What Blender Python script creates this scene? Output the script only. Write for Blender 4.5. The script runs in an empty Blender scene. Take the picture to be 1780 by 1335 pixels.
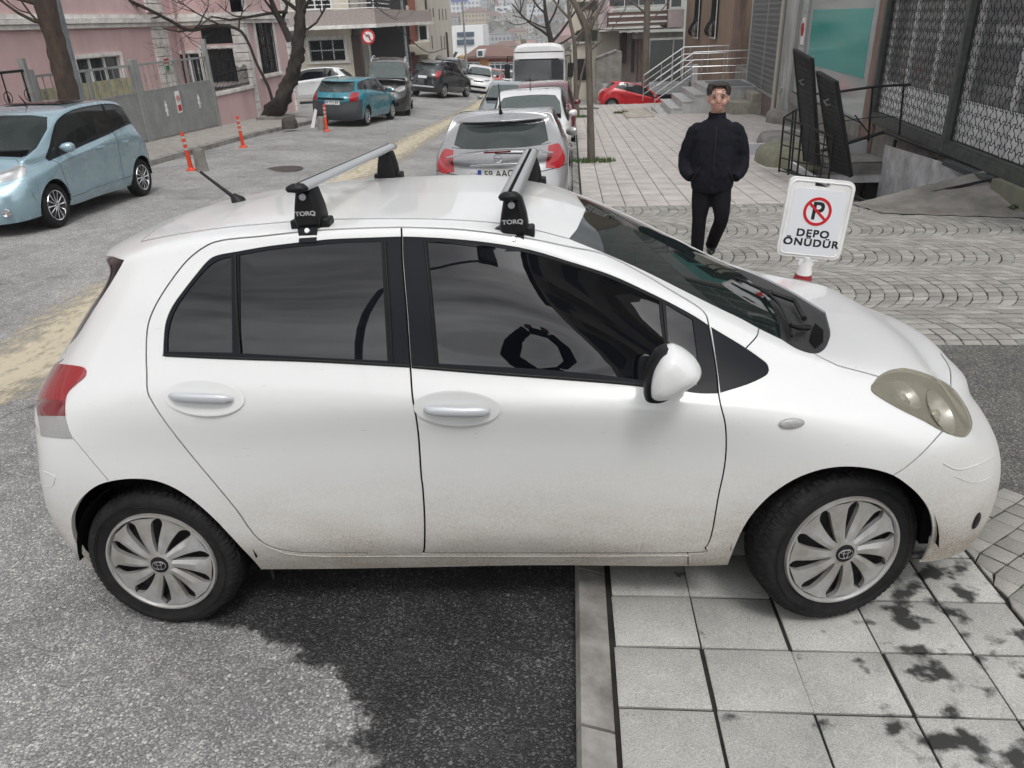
import bpy, math, random
import numpy as np
from mathutils import Vector, Matrix
from mathutils.geometry import delaunay_2d_cdt
rnd=random.Random(7)
R=math.radians
sc=bpy.context.scene
# ------------------------------------------------------------------ camera, sky, sun, exposure
CAM=np.array([1.5214717,-2.9768918,2.1280113])
RW=np.array([[0.9969553,0.0693508,-0.0356450],[-0.0021556,-0.4324468,-0.9016569],[-0.0779452,0.8989884,-0.4309806]])
FPX=1330.0
cd=bpy.data.cameras.new('camera'); cam=bpy.data.objects.new('camera',cd); sc.collection.objects.link(cam)
cd.sensor_width=36; cd.lens=36*FPX/1780; cd.clip_start=.05; cd.clip_end=6000
m=Matrix(((RW[0][0],-RW[1][0],-RW[2][0],CAM[0]),(RW[0][1],-RW[1][1],-RW[2][1],CAM[1]),(RW[0][2],-RW[1][2],-RW[2][2],CAM[2]),(0,0,0,1)))
cam.matrix_world=m; sc.camera=cam
SUN_EL,SUN_AZ=R(58),R(158)
w=bpy.data.worlds.new('World'); sc.world=w; w.use_nodes=True
nt=w.node_tree; nt.nodes.clear()
def N(nt,t,**k):
    n=nt.nodes.new(t)
    for a,b in k.items():
        if a=='ins':
            for kk,vv in b.items(): n.inputs[kk].default_value=vv
        else: setattr(n,a,b)
    return n
L=lambda nt,a,b: nt.links.new(a,b)
sky=N(nt,'ShaderNodeTexSky',sky_type='NISHITA',sun_disc=False,sun_elevation=SUN_EL,sun_rotation=SUN_AZ,air_density=1.0,dust_density=3.0,altitude=50)
hs=N(nt,'ShaderNodeHueSaturation',ins={'Saturation':.08,'Value':1.0}); L(nt,sky.outputs[0],hs.inputs['Color'])
tc=N(nt,'ShaderNodeTexCoord'); mp=N(nt,'ShaderNodeMapping',ins={'Scale':(1.2,1.6,6.0)}); L(nt,tc.outputs['Generated'],mp.inputs[0])
nz=N(nt,'ShaderNodeTexNoise',ins={'Scale':1.9,'Detail':7.0,'Roughness':.55}); L(nt,mp.outputs[0],nz.inputs['Vector'])
cr=N(nt,'ShaderNodeMapRange',ins={'From Min':.32,'From Max':.68,'To Min':.50,'To Max':1.45}); L(nt,nz.outputs[0],cr.inputs[0])
mx=N(nt,'ShaderNodeVectorMath',operation='SCALE'); L(nt,hs.outputs[0],mx.inputs[0]); L(nt,cr.outputs[0],mx.inputs['Scale'])
bg=N(nt,'ShaderNodeBackground',ins={'Strength':.15}); L(nt,mx.outputs[0],bg.inputs[0])
wo=N(nt,'ShaderNodeOutputWorld'); L(nt,bg.outputs[0],wo.inputs[0])
sd=bpy.data.lights.new('sun','SUN'); sd.energy=.6; sd.angle=R(14); sd.color=(1,.97,.93)
so=bpy.data.objects.new('sun',sd); sc.collection.objects.link(so)
so.rotation_euler=(math.pi/2-SUN_EL,0,math.pi-SUN_AZ)   # light from azimuth SUN_AZ (clockwise from +Y)
vs=sc.view_settings; vs.view_transform='Standard'; vs.look='None'; vs.gamma=1; vs.exposure=.78; vs.use_curve_mapping=False
sc.cycles.max_bounces=6; sc.cycles.transparent_max_bounces=12; sc.cycles.use_denoising=True
# ------------------------------------------------------------------ pixel -> place helpers (full photo pixels)
def ray(px,py):
    d=RW.T@np.array([(px-890)/FPX,(py-667.5)/FPX,1.0]); return d/d[1]
def gz(x,y,side=0):
    """ground height: the street falls away, less so on its far side; past the crest it drops into the valley"""
    k=min(max(-x/6,0),1); s=-.052*(1-k)-.033*k
    if y<46: z=s*y
    else:
        z=s*46
        ky=[46,60,94,215,350,450,520,650,800,1300]; kz=[z,z-1.0,-7.8,-12,-14.5,-14.5,-11.5,3,24,95]
        z=float(np.interp(y,ky,kz))
    if x>1.6 and y>36.9: z-=min((x-1.6)*.35,1.05)*min(1,(y-36.9)/.5)*(1 if y<46 else max(0,1-(y-46)/10))
    if x>0 and y<40: z+=.035*min(x,1.53)/1.53 if not side else 0
    return z+side
def gp(px,py,side=0):
    d=ray(px,py); ts=np.linspace(.3,90,9000); q=CAM[None]+ts[:,None]*d
    for p in q[::10]:
        if p[2]<gz(p[0],p[1],side): break
    t=p[1]-CAM[1]; lo,hi=max(t-.2,.01),t
    for _ in range(20):
        mid=(lo+hi)/2; p=CAM+mid*d
        if p[2]<gz(p[0],p[1],side): hi=mid
        else: lo=mid
    return Vector(CAM+hi*d)
def atd(px,py,D):
    d=RW.T@np.array([(px-890)/FPX,(py-667.5)/FPX,1.0]); return Vector(CAM+D*d)
def aty(px,py,y): return Vector(CAM+(y-CAM[1])*ray(px,py))
# ------------------------------------------------------------------ materials
MATS={}
def mat(name,col,rough=.6,metal=0,spec=.5,var=0,vscale=6,bump=0,bscale=60,coat=0,emit=0,var2=None,stretch=None,bdist=.01):
    if name in MATS: return MATS[name]
    m=bpy.data.materials.new(name); m.use_nodes=True; nt=m.node_tree; b=nt.nodes['Principled BSDF']
    b.inputs['Base Color'].default_value=(*col,1); b.inputs['Roughness'].default_value=rough; b.inputs['Metallic'].default_value=metal
    b.inputs['Specular IOR Level'].default_value=spec; b.inputs['Coat Weight'].default_value=coat; b.inputs['Coat Roughness'].default_value=.04
    if emit: b.inputs['Emission Color'].default_value=(*col,1); b.inputs['Emission Strength'].default_value=emit
    if var or bump:
        tc=N(nt,'ShaderNodeTexCoord'); src=tc.outputs['Object']
        if stretch:
            mp=N(nt,'ShaderNodeMapping',ins={'Scale':stretch}); L(nt,src,mp.inputs[0]); src=mp.outputs[0]
    if var:
        n=N(nt,'ShaderNodeTexNoise',ins={'Scale':vscale,'Detail':8.0,'Roughness':.65}); L(nt,src,n.inputs['Vector'])
        c2=var2 or tuple(c*(1-var) for c in col); c1=col if var2 else tuple(min(1,c*(1+var*.6)) for c in col)
        r=N(nt,'ShaderNodeMapRange',ins={'From Min':.35,'From Max':.65}); L(nt,n.outputs[0],r.inputs[0])
        mxx=N(nt,'ShaderNodeMix',data_type='RGBA'); mxx.inputs[6].default_value=(*c2,1); mxx.inputs[7].default_value=(*c1,1)
        L(nt,r.outputs[0],mxx.inputs[0]); L(nt,mxx.outputs[2],b.inputs['Base Color'])
    if bump:
        n2=N(nt,'ShaderNodeTexNoise',ins={'Scale':bscale,'Detail':5.0}); L(nt,src,n2.inputs['Vector'])
        bp=N(nt,'ShaderNodeBump',ins={'Strength':bump,'Distance':bdist}); L(nt,n2.outputs[0],bp.inputs['Height']); L(nt,bp.outputs[0],b.inputs['Normal'])
    MATS[name]=m; return m
def glassmat(name,tint,thru,rough=.03,spec=.5,haze=0):
    """tinted pane: part see-through, the rest a glossy dark surface"""
    if name in MATS: return MATS[name]
    m=bpy.data.materials.new(name); m.use_nodes=True; nt=m.node_tree; b=nt.nodes['Principled BSDF']; o=nt.nodes['Material Output']
    b.inputs['Base Color'].default_value=(*tint,1); b.inputs['Roughness'].default_value=rough; b.inputs['Specular IOR Level'].default_value=spec
    t=N(nt,'ShaderNodeBsdfTransparent'); t.inputs[0].default_value=(*[min(1,.6+c*2) for c in tint],1)
    f=N(nt,'ShaderNodeFresnel',ins={'IOR':1.5}); mr=N(nt,'ShaderNodeMapRange',ins={'To Min':thru,'To Max':0.0}); L(nt,f.outputs[0],mr.inputs[0])
    s=N(nt,'ShaderNodeMixShader'); L(nt,mr.outputs[0],s.inputs[0]); L(nt,b.outputs[0],s.inputs[1]); L(nt,t.outputs[0],s.inputs[2]); L(nt,s.outputs[0],o.inputs[0])
    MATS[name]=m; return m
# ------------------------------------------------------------------ mesh builder
def tag(o,label=None,cat=None,group=None,kind=None):
    if label: o['label']=label
    if cat: o['category']=cat
    if group: o['group']=group
    if kind: o['kind']=kind
    return o
def empty(name,loc=(0,0,0),rz=0,label=None,cat=None,group=None):
    o=bpy.data.objects.new(name,None); sc.collection.objects.link(o); o.location=loc; o.rotation_euler=(0,0,rz)
    o.empty_display_size=.2
    return tag(o,label,cat,group)
class MB:
    def __init__(s): s.v=[]; s.f=[]; s.n=None
    def add(s,vs,fs):
        k=len(s.v); s.v+= [tuple(map(float,v)) for v in vs]; s.f+=[tuple(i+k for i in f) for f in fs]; return s
    def box(s,x0,x1,y0,y1,z0,z1,M=None):
        vs=[(x,y,z) for x in (x0,x1) for y in (y0,y1) for z in (z0,z1)]
        if M is not None: vs=[M@Vector(v) for v in vs]
        return s.add(vs,[(0,1,3,2),(4,6,7,5),(0,4,5,1),(2,3,7,6),(0,2,6,4),(1,5,7,3)])
    def quad(s,a,b,c,d): return s.add([a,b,c,d],[(0,1,2,3)])
    def tube(s,pts,r,n=8,cap=True):
        pts=[Vector(p) for p in pts]; rs=r if isinstance(r,(list,tuple)) else [r]*len(pts)
        rings=[]; up=None
        for i,p in enumerate(pts):
            d=(pts[min(i+1,len(pts)-1)]-pts[max(i-1,0)]).normalized()
            if up is None: up=Vector((0,0,1)) if abs(d.z)<.9 else Vector((1,0,0))
            a=d.cross(up).normalized(); b=a.cross(d).normalized(); up=b
            rings.append([p+(a*math.cos(t)+b*math.sin(t))*rs[i] for t in [2*math.pi*k/n for k in range(n)]])
        vs=[v for r_ in rings for v in r_]; fs=[]
        for i in range(len(pts)-1):
            for k in range(n): fs.append((i*n+k,i*n+(k+1)%n,(i+1)*n+(k+1)%n,(i+1)*n+k))
        if cap: fs.append(tuple(range(n))[::-1]); fs.append(tuple((len(pts)-1)*n+k for k in range(n)))
        return s.add(vs,fs)
    def lathe(s,prof,n=32,M=None,ang=2*math.pi):
        """profile of (r,z) spun about Z"""
        vs=[];fs=[];full=abs(ang-2*math.pi)<1e-6; m_=n if full else n+1
        for r,z in prof:
            for k in range(m_):
                t=ang*k/n; v=Vector((r*math.cos(t),r*math.sin(t),z)); vs.append(M@v if M is not None else v)
        for i in range(len(prof)-1):
            for k in range(n):
                k2=(k+1)%m_ if full else k+1
                fs.append((i*m_+k,i*m_+k2,(i+1)*m_+k2,(i+1)*m_+k))
        return s.add(vs,fs)
    def prism(s,poly,a,b,axis='z',M=None):
        """2D polygon extruded from a to b along axis"""
        n=len(poly)
        def P(u,v,t):
            q={'z':(u,v,t),'y':(u,t,v),'x':(t,u,v)}[axis]; q=Vector(q); return M@q if M is not None else q
        vs=[P(u,v,a) for u,v in poly]+[P(u,v,b) for u,v in poly]
        fs=[tuple(range(n)),tuple(range(2*n-1,n-1,-1))]+[(k,n+k,n+(k+1)%n,(k+1)%n) for k in range(n)]
        return s.add(vs,fs)
    def rings(s,rs,cap=True):
        n=len(rs[0]); vs=[v for r_ in rs for v in r_]; fs=[]
        for i in range(len(rs)-1):
            for k in range(n): fs.append((i*n+k,i*n+(k+1)%n,(i+1)*n+(k+1)%n,(i+1)*n+k))
        if cap: fs.append(tuple(range(n))[::-1]); fs.append(tuple((len(rs)-1)*n+k for k in range(n)))
        return s.add(vs,fs)
    def build(s,name,m,parent=None,smooth=30,label=None,normals=None,bevel=0):
        me=bpy.data.meshes.new(name); me.from_pydata(s.v,[],s.f); me.validate(clean_customdata=False)
        ms=m if isinstance(m,(list,tuple)) else [m]
        for q in ms: me.materials.append(q)
        if smooth:
            me.polygons.foreach_set('use_smooth',[True]*len(me.polygons))
            if normals is None: me.set_sharp_from_angle(angle=R(smooth))
        if normals is not None and len(normals)==len(me.vertices): me.normals_split_custom_set_from_vertices([tuple(n) for n in normals])
        o=bpy.data.objects.new(name,me); sc.collection.objects.link(o)
        if parent: o.parent=parent
        if label: o['label']=label
        if bevel:
            bm=o.modifiers.new('bevel','BEVEL'); bm.width=bevel; bm.segments=2; bm.limit_method='ANGLE'; bm.angle_limit=R(40)
        return o
def copy_tree(o,parent=None):
    c=o.copy(); sc.collection.objects.link(c)
    if parent is not None: c.parent=parent
    for ch in o.children: copy_tree(ch,c)
    return c
def text(name,s,size,m,M,parent=None,extrude=.001,bold=0,spacing=1,kids=None,sx=1,fat=0):
    cu=bpy.data.curves.new(name,'FONT'); cu.body=s; cu.size=size; cu.extrude=extrude; cu.align_x='CENTER'; cu.align_y='CENTER'; cu.offset=bold; cu.space_character=spacing
    t=bpy.data.objects.new('tmp',cu); sc.collection.objects.link(t)
    bpy.context.view_layer.update()
    me=bpy.data.meshes.new_from_object(t.evaluated_get(bpy.context.evaluated_depsgraph_get())); bpy.data.objects.remove(t)
    me.materials.clear(); me.materials.append(m)
    if fat:
        V=[v.co.copy() for v in me.vertices]; F=[tuple(p.vertices) for p in me.polygons]; mb=MB()
        for k,(dx,dy) in enumerate(((-fat,-fat),(fat,-fat),(-fat,fat),(fat,fat),(0,0))): mb.add([v+Vector((dx,dy,k*1e-5)) for v in V],F)
        me=bpy.data.meshes.new(name); me.from_pydata(mb.v,[],mb.f); me.materials.append(m)
    me.transform(M@Matrix.Diagonal((sx,1,1,1))); me.name=name
    o=bpy.data.objects.new(name,me); sc.collection.objects.link(o)
    if parent: o.parent=parent
    return o
def frame(o,x,y):
    """matrix with origin o, local x along x, local y along y"""
    x=Vector(x).normalized(); z=x.cross(Vector(y)).normalized(); y=z.cross(x)
    return Matrix(((x.x,y.x,z.x,o[0]),(x.y,y.y,z.y,o[1]),(x.z,y.z,z.z,o[2]),(0,0,0,1)))
# ------------------------------------------------------------------ panelled car body surface
def natm(n):
    A=np.zeros((n,n));B=np.zeros((n,n));A[0,0]=A[-1,-1]=1
    for k in range(1,n-1):
        A[k,k-1]=A[k,k+1]=1;A[k,k]=4;B[k,k-1]=B[k,k+1]=6;B[k,k]=-12
    return np.linalg.solve(A,B)
_M={n:natm(n) for n in (14,11)}
def basis(n,t):
    M_=_M[n];t=np.clip(np.asarray(t,float),0,n-1);k=np.minimum(t.astype(int),n-2);a=t-k;E=np.eye(n)
    return (1-a)[:,None]*E[k]+a[:,None]*E[k+1]+(((1-a)**3-(1-a))[:,None]*M_[k]+((a**3-a))[:,None]*M_[k+1])/6
class Surf:
    """half of a car body as one smooth patch: u runs tail -> nose, v runs sill -> roof centre; near half at -y"""
    def __init__(s,cols):
        s.G=np.array(cols,float)
        U,V=np.meshgrid(np.linspace(0,13,261),np.linspace(0,10,161)); s.U=U.ravel(); s.V=V.ravel()
        s.P=s.ev(s.U,s.V); s.Nn=s.nor(s.U,s.V)
    def ev(s,u,v):
        P=np.einsum('ni,nj,ijc->nc',basis(14,u),basis(11,v),s.G); P[:,1]*=-1; return P
    def nor(s,u,v):
        e=.02; u=np.asarray(u,float); v=np.asarray(v,float)
        a=s.ev(np.clip(u+e,0,13),v)-s.ev(np.clip(u-e,0,13),v); b=s.ev(u,np.clip(v+e,0,10))-s.ev(u,np.clip(v-e,0,10))
        n=np.cross(a,b); l=np.linalg.norm(n,axis=1,keepdims=True); l[l<1e-9]=1; return n/l
    def locate(s,pts,proj,face):
        """pts 2D targets -> uv;  proj(P)->2D, face(P,N)->bool mask of points that may be hit"""
        ok=face(s.P,s.Nn); Q=proj(s.P); out=[]
        for p in pts:
            d=((Q-np.array(p))**2).sum(1); d=np.where(ok,d,1e18); k=int(d.argmin()); u,v=s.U[k],s.V[k]
            best=(d[k],u,v)
            for _ in range(8):
                uu=np.array([u,u+.01 if u<12.9 else u-.01,u]); vv=np.array([v,v,v+.01 if v<9.9 else v-.01])
                q=proj(s.ev(uu,vv)); r=q[0]-np.array(p)
                J=np.stack([(q[1]-q[0])/(uu[1]-u),(q[2]-q[0])/(vv[2]-v)],1)
                du=np.linalg.lstsq(J.T@J+1e-3*np.trace(J.T@J)*np.eye(2)*.01,-J.T@r,rcond=None)[0]
                du=np.clip(du,-.3,.3); u=float(np.clip(u+du[0],0,13)); v=float(np.clip(v+du[1],0,10))
                e=((proj(s.ev([u],[v]))[0]-np.array(p))**2).sum()
                if e<best[0]: best=(e,u,v)
            out.append((best[1],best[2]))
        return out
def smooth_line(pts,closed=False,k=3,sharp=50):
    P=[np.array(p,float) for p in pts]; n=len(P); out=[]
    def g(i): return P[i%n] if closed else P[min(max(i,0),n-1)]
    def is_sharp(i):
        if not closed and (i<=0 or i>=n-1): return True
        a=g(i)-g(i-1); b=g(i+1)-g(i); la,lb=np.linalg.norm(a),np.linalg.norm(b)
        if la<1e-9 or lb<1e-9: return True
        return math.degrees(math.acos(max(-1,min(1,float(a@b)/(la*lb)))))>sharp
    for i in range(n if closed else n-1):
        p1,p2=g(i),g(i+1); p0=2*p1-p2 if is_sharp(i) else g(i-1); p3=2*p2-p1 if is_sharp((i+1)%n if closed else i+1) else g(i+2)
        for j in range(k):
            t=j/k; out.append(.5*((2*p1)+(-p0+p2)*t+(2*p0-5*p1+4*p2-p3)*t*t+(-p0+3*p1-3*p2+p3)*t**3))
    if not closed: out.append(P[-1])
    return out
def inside(poly,X,Y):
    r=np.zeros(len(X),bool); n=len(poly)
    for i in range(n):
        x1,y1=poly[i]; x2,y2=poly[(i+1)%n]
        if y1==y2: continue
        c=((y1>Y)!=(y2>Y))&(X<(x2-x1)*(Y-y1)/(y2-y1)+x1); r^=c
    return r
def buffer_line(pts,w):
    P=[np.array(p,float) for p in pts]; a=[];b=[]
    for i,p in enumerate(P):
        d=P[min(i+1,len(P)-1)]-P[max(i-1,0)]; l=np.linalg.norm(d); d=d/(l if l else 1); nn=np.array([-d[1],d[0]])
        a.append(p+nn*w); b.append(p-nn*w)
    return a+b[::-1]
def partition(S,regions,gaps,du=.16,dv=.3):
    """regions: [(name, uv polygon)], first match wins; returns {name: (uv verts, tris)} over the half patch"""
    vs=[];es=[]
    def addp(poly,closed=True):
        k=len(vs); vs.extend([(float(np.clip(p[0],0,13)),float(np.clip(p[1],0,10))) for p in poly]); n=len(poly)
        es.extend([(k+i,k+(i+1)%n) for i in range(n if closed else n-1)])
    addp([(0,0),(13,0),(13,10),(0,10)])
    for nme,p in regions: addp(p)
    for p in gaps: addp(p)
    nu=int(13/du); nv=int(10/dv)
    for i in range(1,nu):
        for j in range(1,nv): vs.append((13*i/nu+.013*math.sin(j*7.1),10*j/nv+.011*math.sin(i*5.3)))
    for i in range(1,nu): vs+= [(13*i/nu,0),(13*i/nu,10)]
    for j in range(1,nv): vs+= [(0,10*j/nv),(13,10*j/nv)]
    r=delaunay_2d_cdt([Vector(v) for v in vs],es,[],0,1e-5)
    V=np.array([tuple(v) for v in r[0]]); T=np.array([tuple(f) for f in r[2] if len(f)==3])
    C=V[T].mean(1); lab=np.full(len(T),-1)
    for p in gaps: lab[(lab<0)&inside(p,C[:,0],C[:,1])]=len(regions)
    # gaps never cut regions listed before the marker name 'GAPS'
    pri=[i for i,(n_,_) in enumerate(regions)]
    for i,(n_,p) in enumerate(regions):
        m_=inside(p,C[:,0],C[:,1])
        if n_[0]=='!': lab[m_&((lab<0)|(lab==len(regions)))]=i
        else: lab[m_&(lab<0)]=i
    a=V[T]; area=(a[:,1,0]-a[:,0,0])*(a[:,2,1]-a[:,0,1])-(a[:,2,0]-a[:,0,0])*(a[:,1,1]-a[:,0,1])
    T[area<0]=T[area<0][:,::-1]
    out={}
    for i in list(range(len(regions)))+[len(regions),-1]:
        t=T[(lab==i)&(abs(area)>1e-9)]
        if not len(t): continue
        nme='seam' if i==len(regions) else ('rest' if i==-1 else regions[i][0].lstrip('!'))
        used,inv=np.unique(t,return_inverse=True); t2=inv.reshape(t.shape)
        out.setdefault(nme,[]).append((V[used],t2))
    return out
def panel(S,data,name,m,parent,off=0.0,wall=.012,mirror='both',label=None,smooth=True):
    """turns uv triangles into a shell lying off metres above the body surface, with its edges turned inwards"""
    for side in ((1,-1) if mirror=='both' else ((1,) if mirror=='near' else (-1,))):
        emit(S,data,name,m,parent,off,wall,[side],label)
def emit(S,data,name,m,parent,off,wall,sides,label):
    mb=MB(); nn=[]
    for side in sides:
        for V,T in data:
            P=S.ev(V[:,0],V[:,1]); Nn=S.nor(V[:,0],V[:,1]); P=P+Nn*off
            f=np.array([1,side,1.0]); P2=P*f; N2=Nn*f
            tri=T if side==1 else T[:,::-1]
            k=len(mb.v); mb.v+= [tuple(p) for p in P2]; mb.f+=[tuple(int(x)+k for x in t) for t in tri]; nn+= [tuple(x) for x in N2]
            if wall:
                cnt={}
                for t in tri:
                    for a,b in ((t[0],t[1]),(t[1],t[2]),(t[2],t[0])):
                        if (b,a) in cnt: del cnt[(b,a)]
                        else: cnt[(a,b)]=1
                for (a,b) in cnt:
                    if abs(P2[a][1])<1e-4 and abs(P2[b][1])<1e-4: continue
                    d=P2[b]-P2[a]; wn=np.cross(d,N2[a]); l=np.linalg.norm(wn)
                    if l<1e-9: continue
                    wn/=l; k=len(mb.v)
                    mb.v+=[tuple(P2[a]),tuple(P2[b]),tuple(P2[b]-N2[b]*wall),tuple(P2[a]-N2[a]*wall)]; mb.f.append((k,k+3,k+2,k+1)); nn+=[tuple(wn)]*4
    return mb.build(name,m,parent,label=label,normals=nn)
def both(S,data,name,m,parent,off=0.0,wall=.012,label=None):
    return emit(S,data,name,m,parent,off,wall,[1,-1],label)
# ------------------------------------------------------------------ paints and car materials
def paint(name,col,rough=.28,dirt=0,metal=0,coat=.6):
    if name in MATS: return MATS[name]
    m=mat(name,col,rough,metal,.5,coat=coat); nt=m.node_tree; b=nt.nodes['Principled BSDF']
    tc=N(nt,'ShaderNodeTexCoord')
    n=N(nt,'ShaderNodeTexNoise',ins={'Scale':3.0,'Detail':9.0,'Roughness':.7}); L(nt,tc.outputs['Object'],n.inputs['Vector'])
    rr=N(nt,'ShaderNodeMapRange',ins={'From Min':.3,'From Max':.7,'To Min':rough*.75,'To Max':rough*1.3}); L(nt,n.outputs[0],rr.inputs[0]); L(nt,rr.outputs[0],b.inputs['Roughness'])
    if dirt:
        sp=N(nt,'ShaderNodeSeparateXYZ'); L(nt,tc.outputs['Object'],sp.inputs[0])
        zz=N(nt,'ShaderNodeMapRange',ins={'From Min':.74,'From Max':.24,'To Min':0.0,'To Max':1.0}); L(nt,sp.outputs['Z'],zz.inputs[0])
        mp=N(nt,'ShaderNodeMapping',ins={'Scale':(1.0,1.0,2.2)}); L(nt,tc.outputs['Object'],mp.inputs[0])
        n2=N(nt,'ShaderNodeTexNoise',ins={'Scale':2.3,'Detail':10.0,'Roughness':.75}); L(nt,mp.outputs[0],n2.inputs['Vector'])
        n3=N(nt,'ShaderNodeTexNoise',ins={'Scale':160.0,'Detail':3.0,'Roughness':.7}); L(nt,tc.outputs['Object'],n3.inputs['Vector'])
        a=N(nt,'ShaderNodeMath',operation='MULTIPLY'); L(nt,zz.outputs[0],a.inputs[0]); L(nt,n2.outputs[0],a.inputs[1])
        a2=N(nt,'ShaderNodeMath',operation='MULTIPLY'); L(nt,a.outputs[0],a2.inputs[0])
        r3=N(nt,'ShaderNodeMapRange',ins={'From Min':.35,'From Max':.7,'To Min':.55,'To Max':1.25}); L(nt,n3.outputs[0],r3.inputs[0]); L(nt,r3.outputs[0],a2.inputs[1])
        a3=N(nt,'ShaderNodeMath',operation='MULTIPLY',ins={1:dirt}); L(nt,a2.outputs[0],a3.inputs[0]); a3.use_clamp=True
        # fine scratches and splashes: thin streaks
        mp4=N(nt,'ShaderNodeMapping',ins={'Scale':(9.0,9.0,60.0),'Rotation':(0,.2,0)}); L(nt,tc.outputs['Object'],mp4.inputs[0])
        n4=N(nt,'ShaderNodeTexNoise',ins={'Scale':3.0,'Detail':2.0,'Roughness':.5}); L(nt,mp4.outputs[0],n4.inputs['Vector'])
        r4=N(nt,'ShaderNodeMapRange',ins={'From Min':.71,'From Max':.78,'To Min':0.0,'To Max':.4}); L(nt,n4.outputs[0],r4.inputs[0])
        mm=N(nt,'ShaderNodeMath',operation='MAXIMUM'); L(nt,a3.outputs[0],mm.inputs[0]); L(nt,r4.outputs[0],mm.inputs[1])
        mxx=N(nt,'ShaderNodeMix',data_type='RGBA'); mxx.inputs[6].default_value=(*col,1); mxx.inputs[7].default_value=(.30,.255,.20,1); L(nt,mm.outputs[0],mxx.inputs[0]); L(nt,mxx.outputs[2],b.inputs['Base Color'])
        ra=N(nt,'ShaderNodeMath',operation='MULTIPLY_ADD',ins={1:.8,2:rough}); L(nt,mm.outputs[0],ra.inputs[0]); L(nt,ra.outputs[0],b.inputs['Roughness'])
        cw=N(nt,'ShaderNodeMapRange',ins={'From Max':.35,'To Min':coat,'To Max':0.0}); L(nt,mm.outputs[0],cw.inputs[0]); L(nt,cw.outputs[0],b.inputs['Coat Weight'])
        bp=N(nt,'ShaderNodeBump',ins={'Strength':.15,'Distance':.0015}); L(nt,n3.outputs[0],bp.inputs['Height'])
    return m
WHITE=paint('white_paint',(.69,.695,.69),.3,dirt=1.7)
SEAM=mat('seam_black',(.004,.004,.0045),.9,spec=.1)
TRIM=mat('satin_black',(.010,.011,.014),.38,spec=.15,bump=.02,bscale=300)
PLASTIC=mat('black_plastic',(.008,.008,.009),.5,spec=.3,var=.3,vscale=30)
COWLM=mat('cowl_plastic',(.028,.028,.03),.5,var=.5,vscale=25)
RUBBER=mat('tyre_rubber',(.013,.013,.0135),.75,spec=.25,var=.5,vscale=18,bump=.2,bscale=160,bdist=.002)
TINT=mat('tinted_window',(.003,.0035,.005),.012,spec=.60)
WSG=glassmat('windscreen_glass',(.012,.022,.02),.42,.02,.9)
CLEARG=glassmat('car_glass',(.02,.03,.03),.5,.03,.7)
LENS=glassmat('lamp_lens',(.46,.43,.34),.66,.10,.6)
REDL=mat('red_lens',(.30,.005,.010),.12,coat=1,bump=.15,bscale=90)
DRED=mat('dark_red_lens',(.17,.006,.012),.12,coat=1)
GREYL=mat('grey_lens',(.33,.33,.33),.25,coat=.8,bump=.3,bscale=120)
CHROME=mat('chrome',(.75,.75,.77),.14,1)
SILVER=mat('silver_plastic',(.55,.57,.60),.36,.3)
RIM=mat('rim_silver',(.49,.495,.50),.36,.5,var=.3,vscale=9,var2=(.33,.31,.28))
DARKM=mat('dark_metal',(.03,.03,.032),.6)
INT=mat('interior_grey',(.035,.035,.037),.8)
PLATE=mat('plate_white',(.75,.75,.73),.4); INK=mat('ink_black',(.012,.012,.013),.5); BLUE=mat('plate_blue',(.01,.06,.35),.4)
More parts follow.
